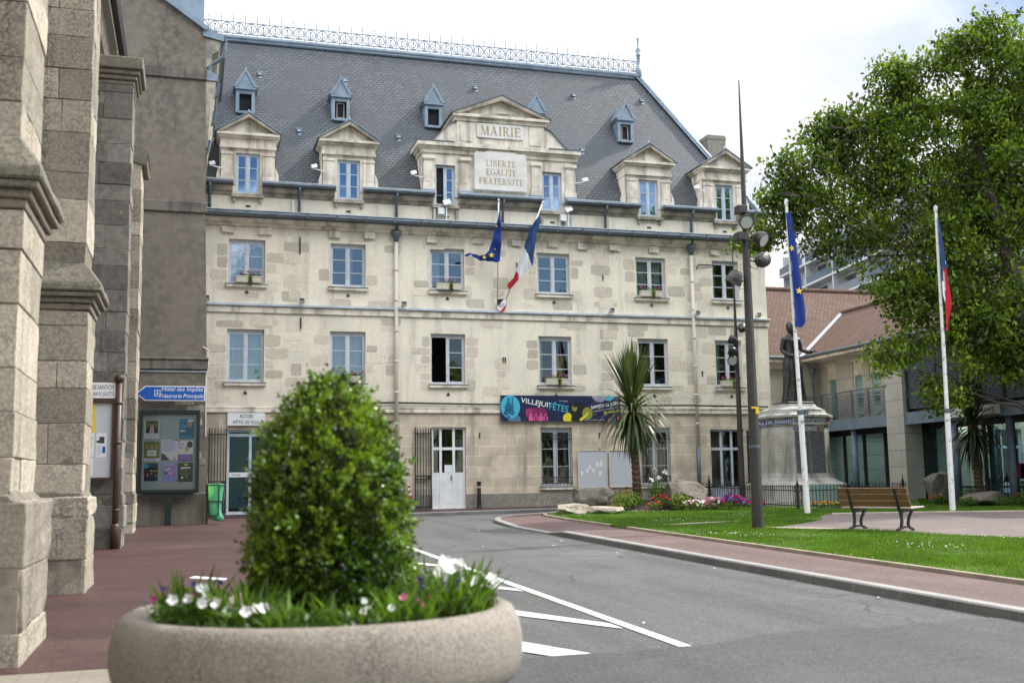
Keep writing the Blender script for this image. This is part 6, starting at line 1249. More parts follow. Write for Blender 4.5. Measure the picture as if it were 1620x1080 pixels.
for a, b, c in ((-0.62, -0.3, 0), (-0.3, 0.3, 1), (0.3, 0.62, 2)): m.add([o+FR*a+Zv*2.52, o+FR*b+Zv*2.52, o+FR*b+Zv*2.62, o+FR*a+Zv*2.62], [(0, 1, 2, 3)], c)
m.text('1914-', o+FR*-0.6+Zv*2.54-Vector((0, .004, 0)), w=0.28, h=0.06, mi=1, bold=.02); m.text('1918 1939', o+FR*-0.27+Zv*2.54-Vector((0, .004, 0)), w=0.54, h=0.06, mi=0, bold=.02); m.text('-1945', o+FR*0.33+Zv*2.54-Vector((0, .004, 0)), w=0.27, h=0.06, mi=1, bold=.02); m.build('mosaic_band', ['mosaic_blue', 'mosaic_white', 'mosaic_red'], t, normals=False)
m = MB(); m.box(MX-0.62, MX+0.62, MY-1.62, MY-1.505, mz+0.121, mz+0.68); m.build('verdigris_block', 'copper', t, bevel=0.01)
# bronze statue: draped standing woman, body grown over a skeleton
def skin_mesh(verts, edges, radii, levels=2, root=0):
    me = bpy.data.meshes.new('sk'); me.from_pydata(verts, edges, []); o = bpy.data.objects.new('sk', me); COL.objects.link(o)
    o.modifiers.new('s', 'SKIN'); d = me.skin_vertices[0].data
    for i, r in enumerate(radii): d[i].radius = (r, r) if not isinstance(r, tuple) else r
    d[root].use_root = True
    sb = o.modifiers.new('u', 'SUBSURF'); sb.levels = levels; sb.render_levels = levels
    dg = bpy.context.evaluated_depsgraph_get(); dg.update(); r = bpy.data.meshes.new_from_object(o.evaluated_get(dg)); bpy.data.objects.remove(o); bpy.data.meshes.remove(me); return r
t = thing('statue', 'dark bronze statue of a draped standing woman on top of the memorial', 'statue', (MX, MY-0.15, 3.45))
k = 1.62   # 1.62 x life size ; local metres, x to the right of the square, y away
SV = [(0, 0, .95), (0, 0, 1.12), (0, -.01, 1.30), (0, 0, 1.42), (0.0, -.01, 1.50), (0.01, -.03, 1.60), (0.01, -.03, 1.69),            # pelvis..head
      (-.17, 0, 1.38), (-.22, .03, 1.15), (-.13, -.14, 1.02), (-.07, -.2, 1.02),                 # arm bent over the waist
      (.17, 0, 1.38), (.22, -.05, 1.16), (.33, -.18, 1.10), (.41, -.22, 1.12),                     # arm held forward
      (-.1, 0, .88), (-.13, -.06, .5), (-.17, -.02, .1), (-.2, -.17, .03), (.1, 0, .88), (.11, .02, .48), (.10, .05, .1), (.13, -.1, .03)]
SE = [(0, 1), (1, 2), (2, 3), (3, 4), (4, 5), (5, 6), (3, 7), (7, 8), (8, 9), (9, 10), (3, 11), (11, 12), (12, 13), (13, 14), (0, 15), (15, 16), (16, 17), (17, 18), (0, 19), (19, 20), (20, 21), (21, 22)]
SR = [.15, .13, .15, .10, .055, .085, .075, .075, .055, .045, .035, .075, .055, .045, .035, .12, .085, .055, .04, .12, .085, .055, .04]
me = skin_mesh([(x*k, y*k, z*k) for x, y, z in SV], SE, [r*k for r in SR]); me.materials.append(MT['bronze']); me.polygons.foreach_set('use_smooth', [True]*len(me.polygons)); me.name = 'body'
o = bpy.data.objects.new('body', me); COL.objects.link(o); o.parent = t; o.location = (0, 0, 0.06); LOC['body'] = LOC[t.name]
m = MB(); n = 48; prof = [(1.36, .17, .12), (1.2, .165, .13), (1.05, .14, .12), (.95, .18, .16), (.75, .205, .17), (.5, .21, .18), (.25, .235, .2), (.06, .27, .22), (.0, .28, .23)]; vs = []; fs = []
for i, (z, rx, ry) in enumerate(prof):
    for q in range(n):
        a = 2*math.pi*q/n; fold = 1+0.09*math.sin(a*9+i*0.25)*min(1, i/4)+0.05*math.sin(a*5-i*.4)*min(1, i/4); vs.append((MX+k*(rx*fold*math.cos(a)+0.03*(1-z)*0.5), MY-.15+k*ry*fold*math.sin(a), 3.51+k*z))
for i in range(len(prof)-1):
    for q in range(n): fs.append((i*n+q, i*n+(q+1) % n, (i+1)*n+(q+1) % n, (i+1)*n+q))
m.add(vs, fs); m.build('robe', 'bronze', t, smooth=True)
m = MB(); hc = Vector((MX+.01*k, MY-.15-.02*k, 3.51+1.67*k)); m.lathe([(0.0, 0.13*k), (.06*k, .115*k), (.1*k, .06*k), (.105*k, 0), (.1*k, -.06*k), (.075*k, -.14*k), (.03*k, -.16*k)], 16, hc+Vector((0, .03, 0)), (0, 0.25, 1)); m.build('hair', 'bronze', t, smooth=True)
m = MB(); m.lathe([(0.02*k, 0), (.022*k, -.02*k), (0, -.05*k)], 8, hc+Vector((0, -.1*k, -.03*k)), (0, .2, 1)); 
for s in (-1, 1): m.lathe([(0, -.014*k), (.014*k, 0), (0, .014*k)], 8, hc+Vector((s*.033*k, -.092*k, .0)), (0, 1, 0))
m.box(hc.x-.025*k, hc.x+.025*k, hc.y-.10*k, hc.y-.085*k, hc.z-.085*k, hc.z-.07*k); m.build('face', 'bronze', t, smooth=True)
for hx, hy, hz, dx_ in ((-.07, -.2, 1.02, (.5, -.7, -.1)), (.41, -.22, 1.12, (.8, -.4, .1))):
    m = MB(); o_ = Vector((MX+hx*k, MY-.15+hy*k, 3.51+hz*k)); d = Vector(dx_).normalized(); sd = d.cross(Zv).normalized()
    for q, l in enumerate((.07, .085, .09, .075)): b0 = o_+sd*(q-1.5)*.02*k; m.tube([b0, b0+d*l*.6*k, b0+d*l*k-Zv*.025*k], [.011*k, .010*k, .007*k], 6)
    m.tube([o_-sd*.035*k, o_-sd*.055*k+d*.03*k-Zv*.01, o_-sd*.055*k+d*.06*k-Zv*.03], [.012*k, .011*k, .008*k], 6); m.build('fingers', 'bronze', t, smooth=True)
m = MB(); m.box(MX-.52, MX+.52, MY-.62, MY+.4, 3.452, 3.53); m.build('bronze_plinth', 'bronze', t, bevel=0.02)
# fence round the memorial
t = thing('memorial_fence', 'low black iron railing with ornate posts around the war memorial', 'fence', (10, -8.2, gz(10, -8.2)))
def fence_run(a, b, n):
    a, b = Vector(a), Vector(b); m = MB()
    for hz in (0.14, 0.60): m.bar((a.x, a.y, gz(*a)+hz), (b.x, b.y, gz(*b)+hz), 0.02, 0.03)
    for i in range(1, n):
        p = a.lerp(b, i/n); z = gz(*p); m.tube([(p.x, p.y, z+0.02), (p.x, p.y, z+0.72), (p.x, p.y, z+0.79)], [0.011, 0.011, 0.002], 5)
    m.build('railing', 'iron', t)
def fence_post(p, h=1.0):
    z = gz(*p); m = MB(); m.box(p[0]-.035, p[0]+.035, p[1]-.035, p[1]+.035, z-.03, z+h*.82); m.lathe([(.05, 0), (.03, .03), (.02, .1), (.012, .16), (0, .26)], 8, (p[0], p[1], z+h*.82))
    for s in (-1, 1):
        m.tube([(p[0]+s*.03, p[1], z+.1), (p[0]+s*.11, p[1], z+.2), (p[0]+s*.09, p[1], z+.34), (p[0]+s*.045, p[1], z+.3)], .013, 5); m.tube([(p[0]+s*.03, p[1], z+.55), (p[0]+s*.1, p[1], z+.62), (p[0]+s*.11, p[1], z+.74), (p[0]+s*.05, p[1], z+.72)], .013, 5)
    m.build('ornate_post', 'iron', t)
FC = [(7.9, -8.3), (7.95, -1.4), (12.15, -1.4), (12.15, -7.6)]
for i in range(4):
    a, b = FC[i], FC[(i+1) % 4]; fence_run(a, b, int(math.dist(a, b)/0.14)); fence_post(a)
fence_post((10.0, -8.0), .8)
for y in (-2.2,): fence_post((7.93, y), 1.05)
# ------------------------------------------------------------------ rocks
from mathutils import noise as mnoise
def rock(cx, cy, rx, ry, rz, label, m_, seed, rot=0, sink=0.2, z=None, flat_=0.6):
    bm = bmesh.new(); bmesh.ops.create_icosphere(bm, subdivisions=5, radius=1); z0 = gz(cx, cy) if z is None else z; rnd = random.Random(seed); pl = []
    for _ in range(14):
        d = Vector((rnd.gauss(0, 1), rnd.gauss(0, 1), rnd.gauss(0.2, 1))).normalized(); pl.append((d, rnd.uniform(0.62, 0.92)))
    for v in bm.verts:
        p = v.co.copy()
        for d, h in pl:
            q = p.dot(d)
            if q > h: p -= d*(q-h)
        p.z = p.z if p.z < flat_ else flat_+(p.z-flat_)*0.4
        n1_ = mnoise.noise(p*2.2+Vector((seed, 0, 0)))*0.09+mnoise.noise(p*6+Vector((0, seed, 0)))*0.035+mnoise.noise(p*15)*0.012; p += v.co.normalized()*n1_
        x, y = p.x*rx, p.y*ry; v.co = (x*math.cos(rot)-y*math.sin(rot), x*math.sin(rot)+y*math.cos(rot), p.z*rz+rz*(1-sink*2)*0.9)
    me = bpy.data.meshes.new('boulder'); bm.to_mesh(me); bm.free(); me.materials.append(MT[m_]); me.polygons.foreach_set('use_smooth', [True]*len(me.polygons)); o = bpy.data.objects.new('boulder', me); COL.objects.link(o); o.location = (cx, cy, z0)
    return props(o, label, 'boulder', 'boulders on the lawn')
rock(1.15, -6.55, .62, .5, .26, 'pale flat-topped boulder with dark end, leftmost on the lawn tip', 'rock_pale', 3, .3)
rock(2.05, -6.95, .6, .42, .22, 'pale low slab boulder right of the leftmost one on the lawn tip', 'rock_pale', 8, -.25, flat_=.4)
rock(2.55, -4.9, .95, .5, .52, 'dark grey slanting boulder behind the two pale ones', 'rock_dark', 5, .25, z=0.05)
rock(5.35, -5.75, 1.0, .6, .66, 'big dark boulder right of the palm trunk, overhanging to the right', 'rock_dark', 12, .1, z=0.0)
rock(5.85, -6.4, .34, .25, .16, 'small pale boulder among the pink flowers', 'rock_pale', 17)
rock(14.2, -6.6, .52, .45, .72, 'upright dark standing stone beside the second flagpole foot', 'rock_dark', 21, z=0.1)
rock(14.15, -9.0, 1.0, .6, .36, 'low broad dark boulder below the shaded palm', 'rock_dark', 25, .2, z=-0.06)
# ------------------------------------------------------------------ cordyline palms
def palm(name, label, x, y, z0, zc, R, nleaf, mat_, lean=0.1):
    t = thing(name, label, 'palm', (x, y, z0), 'sword-leaved palms'); m = MB(); m.tube([(x, y, z0-0.1), (x+lean*.3, y, z0+(zc-z0)*.5), (x+lean, y, zc)], [0.15, 0.12, 0.13], 12)
    for k in range(18):
        z = z0+(zc-z0)*k/18; m.lathe([(0.135, 0), (0.15, 0.05), (0.13, 0.1)], 10, (x+lean*k/18, y, z))
    m.build('trunk', 'palm_bark', t, smooth=True); co = []; ti = []
    for k in range(nleaf):
        u = k/nleaf; el = R_(88-56*u) if u < .55 else R_(45-125*(u-.55)/.45); az = k*2.39996+random.uniform(-.2, .2); L_ = R*random.uniform(0.78, 1.08)*(1.0 if u < .55 else .9); w = 0.034
        d = Vector((math.cos(az)*math.cos(el), math.sin(az)*math.cos(el), math.sin(el))); p = Vector((x+lean, y, zc+0.25-0.5*u)); side = d.cross(Zv)
        side = side.normalized() if side.length > 0.05 else Vector((1, 0, 0)); n = 6; prev = None; tv = random.random(); droop = 0.05+0.12*u if u < .55 else 1.0+.5*(u-.55)
        for i in range(n+1):
            ww = w*(0.7+0.6*math.sin(math.pi*min(1, (i/n)*0.9+.12)))*(1-(i/n)**3*0.97); a, b = p-side*ww, p+side*ww
            if prev: co += [prev[0], prev[1], b, a]; ti.append(tv*(0.5 if u > .8 else 1))
            prev = (a, b); p = p+d*L_/n; d = (d-Zv*droop*(i/n)*0.9).normalized()
    co = np.array([tuple(c) for c in co])-np.array(LOC[t.name]); o = raw_mesh('crown', co, 4, mat_, ti); o.parent = t; return t
palm('palm', 'tall sword-leaved palm standing in the flower bed before the town hall', 3.85, -5.3, 0.25, 3.25, 1.95, 420, 'palm', -0.08)
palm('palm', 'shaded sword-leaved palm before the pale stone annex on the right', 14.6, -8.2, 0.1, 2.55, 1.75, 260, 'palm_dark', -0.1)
# ------------------------------------------------------------------ flowers and small plants
def plant(name, label, x, y, z, rx, h, leafm, petals, n=260, nf=14, size=.07, fsize=.06, group='flowers in the beds', cat='plant', rise=.9):
    t = thing(name, label, cat, (x, y, z), group)
    c = leaf_cloud(n, ellip((0, 0, h*.45), (rx, rx*.8, h*.5)), size, 0.45, 0.5); o = raw_mesh('foliage', c, 4, leafm, rng.uniform(0, 1, n)); o.parent = t
    if petals:
        co = []; mi = []
        for k in range(nf):
            a = rng.uniform(0, 6.28); r = rng.uniform(0, 1)**.5; zz_ = h*(rise-.35*r*r)+rng.uniform(-.03, .05)
            q = leaf_cloud(9, ellip((rx*r*math.cos(a), rx*.8*r*math.sin(a), zz_), (fsize*.5, fsize*.5, fsize*.35)), fsize*.85, .9, .2); co.append(q); mi += [int(rng.integers(0, len(petals)))]*9
        co = np.concatenate(co); o = raw_mesh('blossoms', co, 4, petals, rng.uniform(0, 1, len(mi)), mi); o.parent = t
    return t
def fz(x, y, h=0.0): return gz(x, y)+h
plant('flower_clump', 'magenta flower clump, brightest of the row before the memorial fence', 6.35, -6.95, fz(6.35, -6.95), .5, .5, 'green', ['petal_magenta', 'petal_magenta', 'petal_violet'], 500, 70, .06, .1)
plant('flower_clump', 'pink flower clump left of the magenta one', 5.75, -6.85, fz(5.75, -6.85), .38, .44, 'green', ['petal_pink', 'petal_pink', 'petal_white'], 380, 46, .06, .09)
plant('flower_clump', 'white and dark red flower clump at the left end of the flower row', 5.12, -6.85, fz(5.12, -6.85), .36, .38, 'green', ['petal_white', 'petal_white', 'petal_red'], 380, 44, .05, .08)
plant('flower_clump', 'deep red flower clump at the right end of the flower row', 7.05, -7.2, fz(7.05, -7.2), .3, .38, 'green', ['petal_red', 'petal_red', 'petal_magenta'], 300, 40, .05, .08)
plant('flower_clump', 'scarlet geranium clump just right of the palm trunk', 4.35, -6.1, fz(4.35, -6.1, .1), .34, .42, 'green', ['petal_red'], 380, 16, .07, .09)
plant('flower_clump', 'low scarlet geranium in front of the palm trunk', 3.95, -6.5, fz(3.95, -6.5, .05), .26, .28, 'green', ['petal_red', 'petal_orange'], 260, 9, .06, .08)
plant('shrub', 'pale yellow-green plume shrub before the big boulder', 4.85, -6.4, fz(4.85, -6.4, .02), .38, .62, 'yellowgreen', None, 620, 0, .08)
plant('shrub', 'leafy green shrub left of the palm trunk with few red blooms', 3.15, -5.9, fz(3.15, -5.9, .1), .5, .62, 'yellowgreen', ['petal_red'], 800, 6, .08, .06)
plant('shrub', 'dark green shrub at the palm trunk foot', 3.55, -5.6, fz(3.55, -5.6, .15), .45, .5, 'green', None, 600, 0, .08)
plant('shrub', 'feathery green plant low between pale boulder and palm', 2.75, -6.3, fz(2.75, -6.3, .03), .35, .3, 'green', ['petal_orange'], 420, 4, .06, .05)
t = plant('rose_bush', 'tall rose bush with white blooms behind the scarlet flowers', 4.55, -5.3, fz(4.55, -5.3, .25), .42, .75, 'green', None, 600, 0, .08)
m = MB(); co = []
for dx, dz in ((-.1, 1.28), (.28, 1.2), (.05, 1.0), (-.2, .95)): m.tube([(4.55+dx*.3, -5.3, fz(4.55, -5.3)+.4), (4.55+dx, -5.35, fz(4.55, -5.3)+dz)], .009, 5); co.append(leaf_cloud(40, ellip((dx, -.05, dz-.25+.02), (.075, .075, .065)), .08, .95))
m.build('stem', 'palm_bark', t); co = np.concatenate(co); o = raw_mesh('blossoms', co, 4, 'petal_white', rng.uniform(0, 1, len(co)//4)); o.parent = t
t = thing('agave', 'dark spiky agave on top of the big boulder bed', 'plant', (5.6, -4.9, fz(5.6, -4.9, .3)), 'flowers in the beds'); co = []
for k in range(22):
    a = k*2.4; e = random.uniform(.25, .9); d = Vector((math.cos(a)*math.cos(e), math.sin(a)*math.cos(e), math.sin(e))); s_ = d.cross(Zv).normalized()*.035; p = Vector((0, 0, .1)); q = p+d*.5; r_ = q+(d-Zv*.4).normalized()*.35; co += [p-s_, p+s_, q+s_*.8, q-s_*.8, q-s_*.8, q+s_*.8, r_+s_*.05, r_-s_*.05]
o = raw_mesh('leaves', np.array([tuple(c) for c in co]), 4, 'palm_dark', rng.uniform(0, 1, len(co)//4)); o.parent = t
for k, (x, y, c, l) in enumerate(((8.9, -8.0, ['petal_orange', 'petal_yellow'], 'orange and yellow bedding flowers inside the left of the memorial railing'), (9.6, -7.9, ['petal_yellow'], 'yellow bedding flowers before the memorial front step'), (10.5, -7.7, ['petal_orange'], 'orange bedding flowers near the middle railing post'), (11.4, -7.5, ['petal_yellow', 'petal_orange'], 'yellow bedding flowers inside the right of the memorial railing'))):
    plant('bedding_flowers', l, x, y, fz(x, y, .04), .4, .22, 'green', c, 260, 22, .06, .06)
for x, y, h, rx, mm, pet, l in ((15.0, -7.4, .55, .5, 'green', None, 'grey-green grassy shrub beside the standing stone'), (13.6, -7.5, .3, .35, 'green', ['petal_pink', 'petal_red'], 'low shrub with pink and red blooms left of the standing stone'), (13.3, -9.3, .28, .4, 'green', None, 'low leafy plant left of the broad dark boulder'), (14.2, -9.9, .3, .5, 'green', None, 'low leafy plant in front of the broad dark boulder'), (15.2, -9.6, .45, .5, 'green', ['petal_red'], 'red rose shrub right of the broad dark boulder')):
    plant('shrub', l, x, y, fz(x, y, .05), rx, h, mm, pet, 420, 8, .08, .07)

# ================================================================== ANNEX AND FAR TOWER
AN = thing('annex_building', 'two-storey pale stone annex with clay tile roof, balcony and tinted shop windows', 'building', (16, 0, 0.0))
PZ = 6.0
m = MB(); whole = [(11.9, 15.1, 2.6, 5.3)]
m.holed(11.85, 16.2, -0.3, 5.95, [(12.2, 15.2, 3.5, 5.55), (12.2, 15.0, 0.3, 2.9)], 3.4, 0.3); m.box(11.85, 30, 3.75, 13, -0.3, 5.95)
FW = [(-3.05, -2.45), (-0.97, -0.27), (0.18, 0.87), (2.1, 2.8)]   # upper windows, along Y
ys_ = sorted([-3.5, 3.4]+[q for w in FW for q in w])
for i in range(len(ys_)-1):
    c = (ys_[i]+ys_[i+1])/2; win = any(a < c < b for a, b in FW)
    for z0, z1 in ((3.24, 5.62), (5.62, 5.9)):
        if win and z0 < 5: continue
        m.box(16.1, 16.4, ys_[i], ys_[i+1], z0, z1)
m.build('wall', 'annex', AN)
for a, b in FW:
    m = MB(); m.box(16.14, 16.22, a, a+.07, 3.3, 5.6); m.box(16.14, 16.22, b-.07, b, 3.3, 5.6); m.box(16.14, 16.22, a+.07, b-.07, 5.3, 5.6); m.box(16.06, 16.14, a-.04, b+.04, 5.6, 5.68)
    w = m.build('window', 'box', AN); g = MB(); g.add([(16.2, a+.05, 3.3), (16.2, b-.05, 3.3), (16.2, b-.05, 5.32), (16.2, a+.05, 5.32)], [(0, 1, 2, 3)]); g.build('pane', 'glass_shop', w, normals=False); g = MB(); g.box(16.16, 16.18, a+.07, b-.07, 5.02, 5.3); g.build('roller_blind', 'trim', w)
m = MB(); m.box(15.32, 30, -14, 3.4, 3.0, 3.22); m.build('balcony_slab', 'bluegrey', AN)
m = MB(); m.box(15.3, 15.34, -14, 3.4, 2.78, 3.16); m.build('steel_beam', 'bluegrey', AN)
m = MB()   # balcony railing with horizontal slats
for y in np.arange(-2.3, 3.4, 1.12): m.box(15.36, 15.4, y-.03, y+.03, 3.22, 4.36)
m.box(15.35, 15.41, -2.45, 3.38, 4.28, 4.33)
for z in np.arange(3.34, 4.2, 0.055): m.box(15.405, 15.415, -2.45, 3.38, z, z+.03)
m.build('balcony_railing', 'zinc_dark', AN)
m = MB(); m.box(15.24, 16.0, -3.55, -2.48, -0.3, 5.81); m.build('pillar', 'annex', AN, bevel=.01)
m = MB(); m.box(15.1, 16.5, -14, 3.3, 5.82, 5.95); m.box(11.9, 15.1, 3.1, 3.45, 5.82, 5.95); m.build('eaves', 'trim', AN)
m = MB(); m.tube([(15.04, -14, 6.0), (15.04, 3.1, 6.0)], .075, 8); m.tube([(11.9, 3.05, 6.0), (15.04, 3.05, 6.0)], .075, 8); m.tube([(15.35, 3.2, 5.9), (15.5, 3.15, 5.6), (15.6, 3.1, 5.3), (15.6, 3.1, 0)], .06, 8); m.lathe([(.06, 0), (.14, .2), (.14, .35)], 10, (15.6, 3.1, 5.2)); m.build('rain_gutter', 'zinc_dark', AN)
m = MB()
def rz_main(y): return 6.0+(y-3.0)*.83
m.add([(11.6, 3.0, 6.0), (31, 3.0, 6.0), (31, 7.6, 9.8), (11.6, 7.6, 9.8)], [(0, 1, 2, 3)]); m.add([(11.6, 12.4, 6.0), (31, 12.4, 6.0), (31, 7.6, 9.8), (11.6, 7.6, 9.8)], [(3, 2, 1, 0)]); m.tube([(11.6, 7.6, 9.82), (31, 7.6, 9.82)], .12, 8)
m.build('main_roof', 'tile', AN, normals=False)
m = MB(); wz = 8.5; wx = 19.1; m.add([(15.0, -14, 5.98), (15.0, 3.0, 6.0), (wx, 6.0, wz), (wx, -14, wz)], [(0, 1, 2, 3)]); m.add([(23.2, -14, 5.98), (23.2, 3.0, 6.0), (wx, 6.0, wz), (wx, -14, wz)], [(3, 2, 1, 0)]); m.tube([(wx, -14, wz+.02), (wx, 6.0, wz+.02)], .11, 8); m.build('wing_roof', 'tile', AN, normals=False)
m = MB(); a, b = Vector((15.0, 2.98, 6.03)), Vector((wx, 6.02, wz+.03)); m.bar(a, b, .2, .03); m.build('valley_flashing', 'zinc_light', AN)
m = MB(); m.box(11.65, 11.9, 2.9, 3.0, 5.9, 6.05); m.bar((11.75, 2.95, 6.05), (11.75, 7.6, 9.85), .22, .08); m.build('verge', 'annex', AN)
m = MB()   # louvred upper storey
for y0, y1 in ((-5.2, -3.62), (-6.9, -5.3), (-8.6, -7.0), (-10.3, -8.7), (-12, -10.4)):
    for z in np.arange(3.35, 5.8, .07): m.add([(15.42, y0, z), (15.42, y1, z), (15.46, y1, z+.055), (15.46, y0, z+.055)], [(0, 1, 2, 3)])
m.build('louvre_screen', 'zinc_dark', AN, normals=False)
m = MB()
for y in (-3.6, -5.25, -6.95, -8.65, -10.35, -12): m.box(15.4, 15.5, y-.05, y+.05, 3.22, 5.82)
m.box(15.55, 15.6, -14, -3.55, 3.22, 5.82); m.build('upper_frame', 'iron', AN)
for y in (0.17, -5.95, -8.65): m = MB(); m.tube([(15.55, y, -.2), (15.55, y, 2.9)], .12, 16); m.build('column', 'bluegrey', AN, smooth=True)
m = MB(); m.add([(16.3, -14, .0), (16.3, 3.4, .0), (16.3, 3.4, 2.75), (16.3, -14, 2.75)], [(0, 1, 2, 3)]); m.build('shop_glazing', 'glass_shop', AN, normals=False)
m = MB(); 
for y in np.arange(-13.6, 3.4, 1.42): m.box(16.24, 16.34, y-.04, y+.04, 0, 2.75)
m.box(16.22, 16.34, -14, 3.4, .45, .52); m.box(16.22, 16.34, -14, 3.4, 2.6, 2.98); m.build('shop_frame', 'iron', AN)
m = MB(); 
for y0, y1 in ((-5.0, -3.9), (-2.3, -1.2), (-7.6, -6.7), (.6, 1.7)): n = 20; vs = [(16.36+.03*math.sin(k*2.1), y0+(y1-y0)*k/n, z) for z in (.5, 2.6) for k in range(n+1)]; m.add(vs, [(k, k+1, n+2+k, n+1+k) for k in range(n)])
m.build('shop_curtain', 'curtain', AN, smooth=True, normals=False)
t = thing('shop_sign', 'white fascia sign ending in EMENT above the annex shop window', 'sign', (15.25, -7.6, 2.9)); m = MB(); m.box(15.22, 15.29, -8.6, -5.9, 2.86, 3.18); m.build('panel', 'white', t); m = MB(); m.text('EMENT', (15.215, -7.55, 2.94), h=.15, w=.85, right=(0, -1, 0), bold=.01); m.build('lettering', 'ink', t, normals=False)
t = thing('glass_door_poster', 'pale poster with grey text and red foot on the annex door', 'poster', (16.2, -9.6, .9)); m = MB(); m.box(16.19, 16.21, -10.2, -9.1, .9, 2.3, 0); m.box(16.185, 16.19, -10.2, -9.1, .9, 1.25, 1)
for k in range(6): m.box(16.184, 16.19, -10.1+.05*(k % 2), -9.25, 1.4+.13*k, 1.44+.13*k, 2)
m.build('sheet', ['paper', 'tape_red', 'ink'], t, normals=False)
m = MB(); m.box(16.2, 16.22, -8.25, -7.95, .75, 1.25); single(m, 'small_poster', 'plum', 'small red poster low on the annex shop window', 'poster')
for y in (-8.85,): m = MB(); m.box(15.9, 15.93, y-.02, y+.02, .5, 1.75); m.build('door_handle', 'zinc_light', AN)
m = MB(); m.tube([(15.28, -2.4, 5.72), (15.0, -2.4, 5.8)], .025, 6); m.lathe([(.04, .1), (.1, .05), (.22, -.02), (.2, -.05), (.13, -.06), (.11, -.18), (.0, -.2)], 16, (14.95, -2.4, 5.76)); single(m, 'wall_lamp', 'zinc_light', 'round wall lamp under the annex eaves at the stone pillar', 'lamp', smooth=True)
# apartment tower beyond
t = thing('apartment_tower', 'tall white apartment block with stacked balconies far beyond the annex roof', 'building', (65, 80, 0)); T0 = Vector((67.7, 92.8, 0)); ts, tn_ = Vector((-.16, -.987, 0)), Vector((-.987, .16, 0))
def tp(s, n, z): return T0+ts*s+tn_*n+Vector((0, 0, z))
def tb(m, s0, s1, n0, n1, z0, z1, mi=0): m.obox(tp((s0+s1)/2, (n0+n1)/2, (z0+z1)/2), ts*(s1-s0)/2, tn_*(n1-n0)/2, Zv*(z1-z0)/2, mi)
NF = 11; FH = 2.8
m = MB(); tb(m, 0, 60, -12, 0, 0, NF*FH+.6); m.build('wall', 'towerwall', t)
m = MB()
for s in (0.1, 9.2, 17.5, 26, 34.5, 43, 51.5): tb(m, s, s+.3, 0.002, 1.5 if s > 1 else .9, 0, NF*FH)
m.build('partition_wall', 'towerwall', t)
for f in range(5, NF):
    z = f*FH; m = MB(); tb(m, .4, 60, .003, 1.6, z-.12, z+.12); m.build('balcony_slab', 'towerwall', t); m = MB()
    for s in (.5, 9.6, 17.9, 26.4, 34.9, 43.4): tb(m, s, s+7.9, 1.5, 1.55, z+.13, z+1.1)
    m.build('balcony_glass', 'towerglass', t); m = MB(); g = MB()
    for s in np.arange(1.5, 48, 4.2): m = MB(); tb(m, s, s+2.6, .004, .06, z+.15, z+2.35); m.build('window', 'towerglass', t)
m = MB(); tb(m, 0, 60, -12.2, .3, NF*FH+.6, NF*FH+1.0); m.build('roof', 'towerwall', t)

# ================================================================== TREES
LOBES = [(14.95, -10.61, 13.5, 1.94), (13.72, -11.29, 14.2, .85), (12.47, -10.93, 13.9, .75), (10.96, -10.49, 12.4, 1.32), (10.83, -10.45, 13.3, .66), (8.74, -10.88, 11.2, 1.1), (7.05, -11.43, 10.1, .8), (9.92, -10.18, 10.5, 1.89), (12.86, -10.0, 11.2, 2.33), (15.65, -9.77, 10.8, 2.6), (6.74, -11.34, 8.95, .8), (5.9, -11.08, 8.15, .5), (8.1, -10.71, 8.75, 1.15), (10.89, -10.47, 7.98, 2.07), (14.46, -9.8, 7.76, 2.4), (14.19, -11.43, 5.4, 1.89), (11.66, -10.69, 5.6, 1.35), (9.9, -11.17, 4.5, .6), (13.4, -10.6, 5.0, 1.3), (11.58, -10.8, 3.2, .55), (17.6, -9.9, 11.6, 2.7), (16.6, -10.5, 13.8, 1.9), (15.5, -8.0, 9.5, 1.8)]
TB = Vector((14.25, -11.6, 0)); TB.z = gz(TB.x, TB.y)
TR = thing('broadleaf_tree', 'large leafy green tree with a wide open crown in front of the annex', 'tree', TB)
m = MB(); joints = [TB+Vector((0, 0, -.2)), TB+Vector((.1, .1, 2.5)), TB+Vector((.15, .3, 4.5)), TB+Vector((-.05, .7, 7.0)), TB+Vector((-.4, 1.0, 9.5)), TB+Vector((-.7, 1.3, 12))]
m.tube(joints, [.42, .34, .30, .22, .15, .07], 12); m.build('trunk', 'bark', TR, smooth=True)
m = MB(); rt_ = random.Random(4); subs = []; leaves = []
